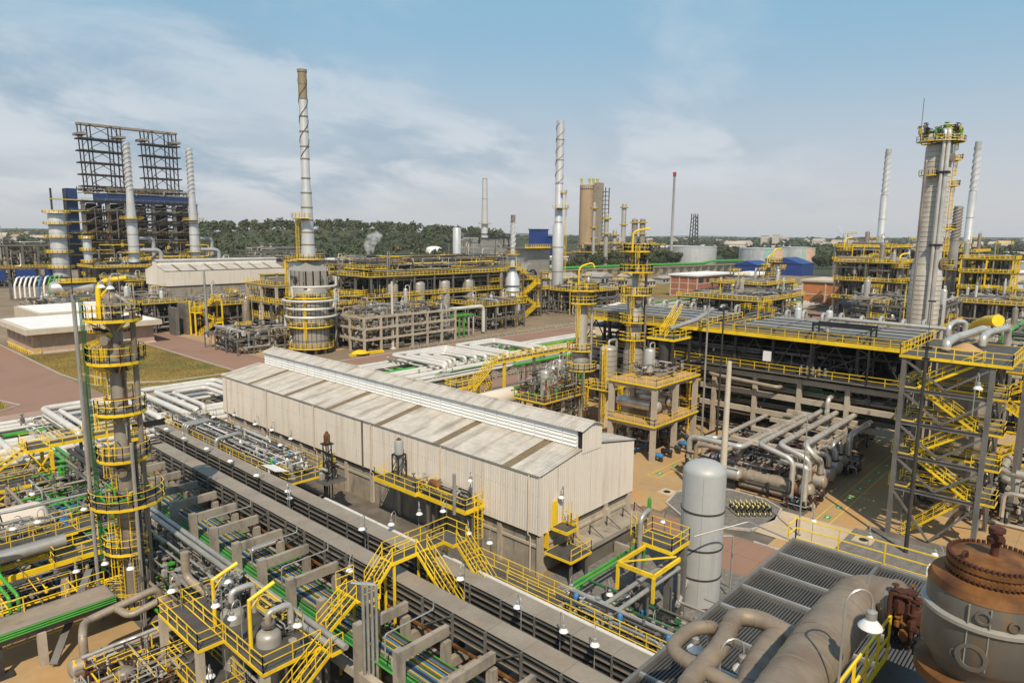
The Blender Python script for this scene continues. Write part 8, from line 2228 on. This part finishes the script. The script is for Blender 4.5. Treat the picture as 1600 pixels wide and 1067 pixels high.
# ------------------------------------------------------------------ trees
rg = random.Random(99)
def crown(seed, r, h, n, s, base=.35):
    g = random.Random(seed)
    mb = MB()
    lobes = [(g.uniform(-.55, .55) * r, g.uniform(-.55, .55) * r, h * g.uniform(.42, .82), r * g.uniform(.38, .62)) for _ in range(7)]
    for i in range(n):
        lx, ly, lz, lr = lobes[g.randrange(7)]
        d = V(g.gauss(0, 1), g.gauss(0, 1), g.gauss(0, .8)).normalized()
        c = V(lx, ly, lz) + d * lr * g.uniform(.55, 1.05)
        if c.z < h * base * .7: c.z = h * base * g.uniform(.7, 1.1)
        u = V(g.gauss(0, 1), g.gauss(0, 1), g.gauss(0, 1)).normalized()
        w = (u.cross(d + V(.01, .02, 0))).normalized()
        q = s * g.uniform(.6, 1.3)
        b = len(mb.v)
        mb.v += [tuple(c + u * q), tuple(c + w * q * .8), tuple(c - u * q * .9), tuple(c - w * q)]
        mb.f.append((b, b + 1, b + 2, b + 3))
    return mb
def proto(seed, r, h, n, s, m):
    t = thing('tree', 'tree', 'tree', (0, 0, 0))
    MB().tube([(0, 0, 0), (.1, 0, h * .3), (.2, .1, h * .62)], [h * .035, h * .025, h * .01], 6).tube([(.1, 0, h * .28), (r * .4, r * .2, h * .6)], [h * .018, h * .006], 5).tube([(.1, 0, h * .3), (-r * .35, -r * .3, h * .62)], [h * .018, h * .006], 5).build('trunk', 'bark', t)
    crown(seed, r, h, n, s).build('crown', m, t, smooth=False)
    return t
PR = [proto(1, 6.5, 13, 620, .85, 'leaf'), proto(2, 5.2, 11, 560, .75, 'leafolive'), proto(3, 7.5, 14, 700, .9, 'leaf')]
used = [False] * 3
def plant(x, y, k, s, label, group):
    k %= 3
    if not used[k]:
        used[k] = True
        t = PR[k]
        t.location = (x, y, 0)
    else: t = copy_thing(PR[k], (x, y, 0))
    t.rotation_euler = (0, 0, rg.uniform(0, 6.28))
    t.scale = (s, s, s * rg.uniform(.9, 1.1))
    t['label'], t['group'] = label, group
CL = [(570, 428, 9, 26, 'dark tree at the white steam plume', .95), (640, 420, 12, 50, 'dark tree before the conical roofed tank', .8), (735, 430, 9, 28, 'tree right of the rust banded cylinder', .9), (795, 425, 4, 20, 'tree behind the short chimney', .8), (945, 420, 16, 40, 'dark tree in the clump left of the silver tank', 1.0), (1030, 416, 13, 26, 'dense dark tree at the foot of the silver tank', 1.15),
      (905, 428, 6, 22, 'tree behind the green pipe rack', .8), (1150, 408, 8, 18, 'tree between the silver tanks', .8), (1290, 418, 12, 26, 'tree right of the peach panelled tank', .8), (1560, 400, 14, 42, 'dark tree at the right edge horizon', 1.2), (1165, 470, 5, 22, 'small bush like tree beside the red brick office', .42), (1410, 385, 8, 28, 'tree beyond the massive column', 1.3), (490, 425, 6, 30, 'tree behind the fired heater', .8), (1500, 405, 7, 28, 'tree behind the rust stained chimney', 1.0), (700, 414, 7, 40, 'tree at the foot of the wooded hill', .9)]
for px, py, n, w, lab, s in CL:
    for i in range(n):
        p = at(px + rg.uniform(-w, w), py + rg.uniform(-5, 4), 0)
        plant(p.x, p.y, rg.randrange(3), s * rg.uniform(.7, 1.2), lab, lab + 's')
def ground_h(x, y): return ridge_h(x, y)
# wooded hill at the left centre and woods to the horizon: one mass each
HCX, HCY = 640, 880
def hill_h(x, y):
    d = math.hypot((x - HCX) * .55 - (y - HCY) * .55, ((x - HCX) + (y - HCY)) * .9) / 420
    e = math.hypot(x - 420, y - 860) / 330
    return 30 * max(0, math.cos(min(1, d) * math.pi / 2)) ** 1.2 + 12 * max(0, 1 - e)
mb = MB()
for i in range(31):
    for j in range(31):
        x, y = HCX - 700 + 1400 * i / 30, HCY - 500 + 1100 * j / 30
        mb.v.append((x, y, hill_h(x, y) - .4))
for i in range(30):
    for j in range(30):
        a = i * 31 + j
        mb.f.append((a, a + 31, a + 32, a + 1))
struct(mb, 'hill', 'field', True)
def wood(label, name, spots, hgt, m):
    mb = MB()
    for x, y, z, s in spots:
        n = 46 if s < 1.6 else 26
        for i in range(n):
            d = V(rg.gauss(0, 1), rg.gauss(0, 1), abs(rg.gauss(0, 1)) * 1.0).normalized()
            c = V(x, y, z + hgt * .45 * s) + V(d.x * 5.2 * s, d.y * 5.2 * s, d.z * hgt * .5 * s) * rg.uniform(.6, 1.05)
            u = V(rg.gauss(0, 1), rg.gauss(0, 1), rg.gauss(0, 1)).normalized()
            w = u.cross(d + V(.01, .02, 0)).normalized()
            q = (1.5 if n > 30 else 2.4) * s * rg.uniform(.6, 1.2)
            b = len(mb.v)
            mb.v += [tuple(c + u * q), tuple(c + w * q), tuple(c - u * q), tuple(c - w * q)]
            mb.f.append((b, b + 1, b + 2, b + 3))
    o = mb.build(name, m, smooth=False)
    o['label'], o['category'], o['kind'] = label, 'wood', 'stuff'
S1, S2, S4 = [], [], []
for i in range(2600):
    x, y = rg.uniform(HCX - 560, HCX + 480), rg.uniform(HCY - 420, HCY + 420)
    px, py, d = pix(x, y, 5)
    if 300 < px < 790 and d > 640 and (hill_h(x, y) > 2 or rg.random() < .35): (S1 if rg.random() < .6 else S2 if rg.random() < .6 else S4).append((x, y, hill_h(x, y), rg.uniform(.7, 1.25)))
wood('dark wood covering the low hill behind the fired heater', 'hill_wood', S1, 14, 'leaf')
wood('olive lighter trees mixed through the wooded hill', 'hill_wood', S2, 13, 'leafolive')
M['leafmid'] = mat('mid_green_leaves', (0.065, 0.088, 0.026), 0.8, 0, 0.5, 0.2, 0.35, 1.3)
wood('mid green trees scattered through the wooded hill', 'hill_wood', S4, 15, 'leafmid')
S3 = []
def skyspot(px, d):
    q = FW + RT * ((px - 800) / FOC)
    q = V(q.x, q.y, 0).normalized() * d
    return q.x, q.y
for i in range(5200):
    px = rg.uniform(-40, 1650)
    d = 750 + 3300 * rg.random() ** 1.5
    if 290 < px < 720 and d < 1400: continue
    if 860 < px < 1290 and d < 950: continue
    x, y = skyspot(px, d)
    S3.append((x, y, ridge_h(x, y), rg.uniform(.7, 1.1) * (1 + d / 1800)))
wood('far trees and hedges spread over the plain up to the horizon', 'distant_wood', S3, 8, 'leaf')
# town at the horizon
h0 = None
for i in range(110):
    px = rg.choice([rg.uniform(860, 1330), rg.uniform(1030, 1340), rg.uniform(1480, 1620), rg.uniform(-20, 90)])
    d = rg.uniform(1150, 3300)
    x, y = skyspot(px, d)
    z = ridge_h(x, y)
    s = rg.uniform(.6, 1.5) * (1 + d / 2600)
    if h0 is None:
        h0 = thing('house', 'small pale house among trees in the far off town on the horizon', 'house', (0, 0, 0), 'houses of the far town')
        MB().box(-7, -5, 0, 7, 5, 7).build('wall', 'palehouse', h0, smooth=False)
        m2 = MB()
        m2.v += [(-7.5, -5.5, 7), (7.5, -5.5, 7), (7.5, 5.5, 7), (-7.5, 5.5, 7), (-7.5, 0, 9.6), (7.5, 0, 9.6)]
        m2.f += [(0, 1, 5, 4), (2, 3, 4, 5), (0, 4, 3), (1, 2, 5), (3, 2, 1, 0)]
        m2.build('roof', 'paleroof', h0, smooth=False)
        hh = h0
    else: hh = copy_thing(h0, (0, 0, 0))
    hh.location = (x, y, z)
    hh.rotation_euler = (0, 0, rg.uniform(0, 3.1))
    hh.scale = (s * rg.uniform(.6, 1.3), s * .7, s * rg.uniform(.6, 1.1))
for k, (px, d, L, h, l) in enumerate(((1590, 760, 90, 9, 'long white factory shed at the right edge horizon'), (1575, 560, 46, 9, 'white walled store below the long factory shed'), (1215, 1700, 90, 11, 'long white works building in the far town'), (930, 1150, 60, 9, 'low cream works building left of the flare mast'), (520, 560, 40, 9, 'white store among trees behind the fired heater'), (1185, 2000, 20, 34, 'slim white tower block, left of two in the far town'), (1202, 2000, 18, 36, 'slim white tower block, right of two in the far town'), (850, 620, 60, 10, 'low works building left of the tan silo'))):
    x, y = skyspot(px, d)
    bld('far_building', l, 'building', x - L * .35, y - 9, x + L * .35, y + 9, h + ridge_h(x, y), 'palehouse', 'whiteroof', nwx=4)
x, y = skyspot(840, 700)
bld('blue_casing', 'blue boxy process casing beside the thick chimney in the distance', 'building', x, y, x + 14, y + 14, 35, 'bluetarp', 'bluetarp')
bld('blue_casing', 'lower blue lean to beside the blue boxy casing', 'building', x + 14.2, y - 8, x + 30, y + 2, 28, 'bluetarp', 'bluetarp')
# tall grass at the left edge
mb = MB()
for i in range(5200):
    x, y = rg.uniform(12, 25.2), rg.uniform(139, 175)
    h = rg.uniform(.5, 1.7)
    a = rg.uniform(0, 6.28)
    dx, dy = math.cos(a) * .12, math.sin(a) * .12
    b = len(mb.v)
    mb.v += [(x - dx, y - dy, .03), (x + dx, y + dy, .03), (x + rg.uniform(-.4, .4), y + rg.uniform(-.4, .4), h)]
    mb.f.append((b, b + 1, b + 2))
o = mb.build('tall_grass', 'reed', smooth=False)
o['label'], o['category'], o['kind'] = 'tall yellow grass growing in the kerbed corner at the left edge', 'grass', 'stuff'
mb = MB()
for i in range(9000):
    x, y = rg.uniform(40.4, 66.6), rg.uniform(138.8, 193.8)
    h = rg.uniform(.08, .28)
    a = rg.uniform(0, 6.28)
    dx, dy = math.cos(a) * .09, math.sin(a) * .09
    b = len(mb.v)
    mb.v += [(x - dx, y - dy, .03), (x + dx, y + dy, .03), (x + dx * 2, y - dy, h)]
    mb.f.append((b, b + 1, b + 2))
o = mb.build('lawn_grass', 'grass', smooth=False)
o['label'], o['category'], o['kind'] = 'short dry grass blades standing on the lawn by the pale brick building', 'grass', 'stuff'

# ------------------------------------------------------------------ lamps
Wd = rad(225)
LT = [(546, 879, 7.6, 2.2, 'over the rusty chord left of the crossover stair'), (565, 816, 7.8, 2.4, 'over the tray run just left of the crossover stair'), (611, 809, 7.6, 3, 'before the hall wall under the small tank on its stand'), (655, 793, 7.4, 3.2, 'before the hall wall under the railed wall platform'), (692, 789, 7.0, 4, 'on a thick bent pole right behind the crossover stair'), (732, 823, 6.4, 3, 'beside the caged ladder at the hall wall'), (765, 838, 5.6, 3, 'against the rough hall wall right of the caged ladder'), (719, 892, 7.7, 2.2, 'right of the middle flight of the crossover stair'), (809, 935, 7.8, 2.4, 'over the right tray run, first beyond the crossover stair'), (881, 972, 7.7, 2.2, 'over the right tray run, second beyond the crossover stair'), (930, 993, 7.8, 2.4, 'over the right tray run, third beyond the crossover stair'), (891, 912, 5.0, 3, 'at the foot of the gable landing'), (953, 918, 4.2, 3.4, 'in the pipe pit below the green pipes'), (978, 919, 4.4, 3.4, 'in the pipe pit left of the yellow box platform'),
      (259, 663, 7.6, 2.2, 'at the far end of the trays by the black board'), (287, 677, 7.6, 2.2, 'over the right tray run, furthest along'), (322, 693, 7.6, 2.2, 'over the right tray run before the three bent lines'), (359, 712, 7.6, 2.2, 'over the right tray run near the white canopy, further'), (400, 734, 7.6, 2.2, 'over the right tray run near the white canopy, nearer'), (449, 758, 7.6, 2.2, 'right below the platform corner, upper one'), (452, 769, 7.0, 2.2, 'right below the platform corner, lower one'),
      (366, 642, 7.2, 2.6, 'at the far end of the valve platform'), (398, 656, 7.2, 2.6, 'second from the far end of the valve platform'), (424, 665, 7.2, 2.6, 'in the middle of the valve platform'), (437, 688, 7.0, 2.4, 'over the blue actuators on the valve platform'), (454, 678, 7.2, 2.6, 'at the near end of the valve platform'), (333, 645, 7.0, 3, 'over the green pipes at the corner of the hall'), (615, 692, 7.8, 2.8, 'left of the small grey tank on its stand'), (735, 742, 7.8, 2.8, 'above the small drum on the wall platform'),
      (354, 896, 8.0, 3, 'over the pale line pair, upper left'), (267, 911, 7.2, 4, 'beside the foot of the slender column'), (336, 933, 8.0, 3, 'behind the far yellow davit'), (362, 952, 8.0, 3, 'above the far domed vessel'), (464, 963, 7.8, 3.5, 'over the pale line pair beside the stair foot'), (328, 1043, 4.2, 3, 'under the relief valve deck'),
      (19, 816, 7.0, 4, 'over the huge beige drum, outer'), (58, 805, 7.2, 4, 'over the huge beige drum, nearer the column'), (118, 882, 4.4, 4, 'in the shade under the yellow edged bridge'), (163, 870, 5.2, 4, 'left of the slender column under the bridge end'), (203, 877, 6.0, 4, 'against the slender column low down'), (162, 776, 7.6, 4, 'just left of the big ring platform'), (130, 786, 6.6, 4, 'over the left equipment'), (49, 763, 6.0, 4, 'under the yellow trussed bridge'), (49, 656, 4.4, 4, 'by the guard rail on the left road'), (157, 436, 26.8, 2.45, 'high on the slender column beside the davit, left'), (171, 438, 26.7, 2.4, 'high on the slender column beside the davit, right'),
      (1272, 805, 5.0, 4.8, 'on the pale slab before the painted walkway'), (1360, 830, 5.4, 5.2, 'over the grey gravel beside the manhole'), (1462, 856, 5.6, 5.4, 'on the gravel near the foot of the zigzag stairs'), (1037, 806, 5.6, 5.4, 'at the road kerb left of the grey tank'), (1021, 967, 6.0, 4, 'in front of the grey tank left of the grating'), (1083, 970, 7.2, 5, 'close to the left edge of the grating'), (1110, 976, 7.4, 5, 'touching the left edge of the grating'), (1088, 989, 17.2, 3, 'above the looping beige pipe'), (877, 768, 7.4, 2.3, 'on the cream gable above the yellow door'), (1530, 594, 21.2, 2.4, 'on the right corner of the stair tower'), (1410, 702, 8.5, 3, 'beside the middle flights of the stair tower')]
for px, py, z, h, l in LT:
    p = at(px, py, z)
    a = rad(rg.choice((215, 235, 60, 200)))
    pz = z - h - .15
    if h > 2.45 and z < 20 and py != 594: pz = 0
    lamp(p.x - .68 * math.cos(a), p.y - .68 * math.sin(a), max(0, pz), z - max(0, pz), a, 'bell lamp on gooseneck pole ' + l)
p = at(1381, 950, 22.6)
lamp(p.x - .62, p.y + .55, 16.0, 6.7, math.atan2(-.55, .62), 'large near bell lamp on a bent pole in front of the huge duct', s=.85)
p = at(1160, 1022, 18.6)
lamp(p.x - .5, p.y + .4, 16, 2.7, math.atan2(-.4, .5), 'bell lamp between the beige pipes on the grating')

# ------------------------------------------------------------------ steam and haze
def vol(name, mb, label, dens, scale, thr, colr=(.95, .95, .95)):
    m = bpy.data.materials.new(name)
    m.use_nodes = True
    t = m.node_tree
    t.nodes.remove(t.nodes['Principled BSDF'])
    pv = t.nodes.new('ShaderNodeVolumePrincipled')
    pv.inputs['Color'].default_value = (*colr, 1)
    if scale:
        g = t.nodes.new('ShaderNodeNewGeometry')
        n = t.nodes.new('ShaderNodeTexNoise')
        n.inputs['Scale'].default_value, n.inputs['Detail'].default_value = scale, 5
        r = t.nodes.new('ShaderNodeMapRange')
        r.inputs[1].default_value, r.inputs[2].default_value, r.inputs[4].default_value = thr, thr + .2, dens
        t.links.new(g.outputs['Position'], n.inputs['Vector'])
        t.links.new(n.outputs['Fac'], r.inputs[0])
        t.links.new(r.outputs[0], pv.inputs['Density'])
    else: pv.inputs['Density'].default_value = dens
    t.links.new(pv.outputs[0], t.nodes['Material Output'].inputs['Volume'])
    M[name] = m
    o = mb.build(name, name)
    o['label'], o['category'], o['kind'] = label, 'steam' if scale else 'haze', 'stuff'
    return o
def plume(px, d, z0, pts):
    x, y = skyspot(px, d)
    return MB().tube([V(x, y, z0) + RT * a + V(0, 0, b) for a, b, r in pts], [r for a, b, r in pts], 14)
vol('steam_plume', plume(584, 300, 18.5, [(0, 0, .6), (-.6, 3, 1.6), (-1.2, 6, 2.6), (.4, 9, 3.0), (3, 10.5, 2.2), (4.5, 11, .8)]), 'white steam puff rising behind the long reactor structure', .38, .5, .42)
vol('steam_plume', plume(1308, 700, 26, [(0, 0, .8), (-1, 6, 1.6), (-5, 11, 2.4), (-9, 14, 1.8)]), 'thin white steam plume on the horizon left of the chimney', .35, .3, .4)
vol('haze', MB().box(-1990, -1990, -1.0, 11990, 11990, 108), 'thin pale haze over the whole plant and the plain', .00006, 0, 0, (.86, .90, .96))
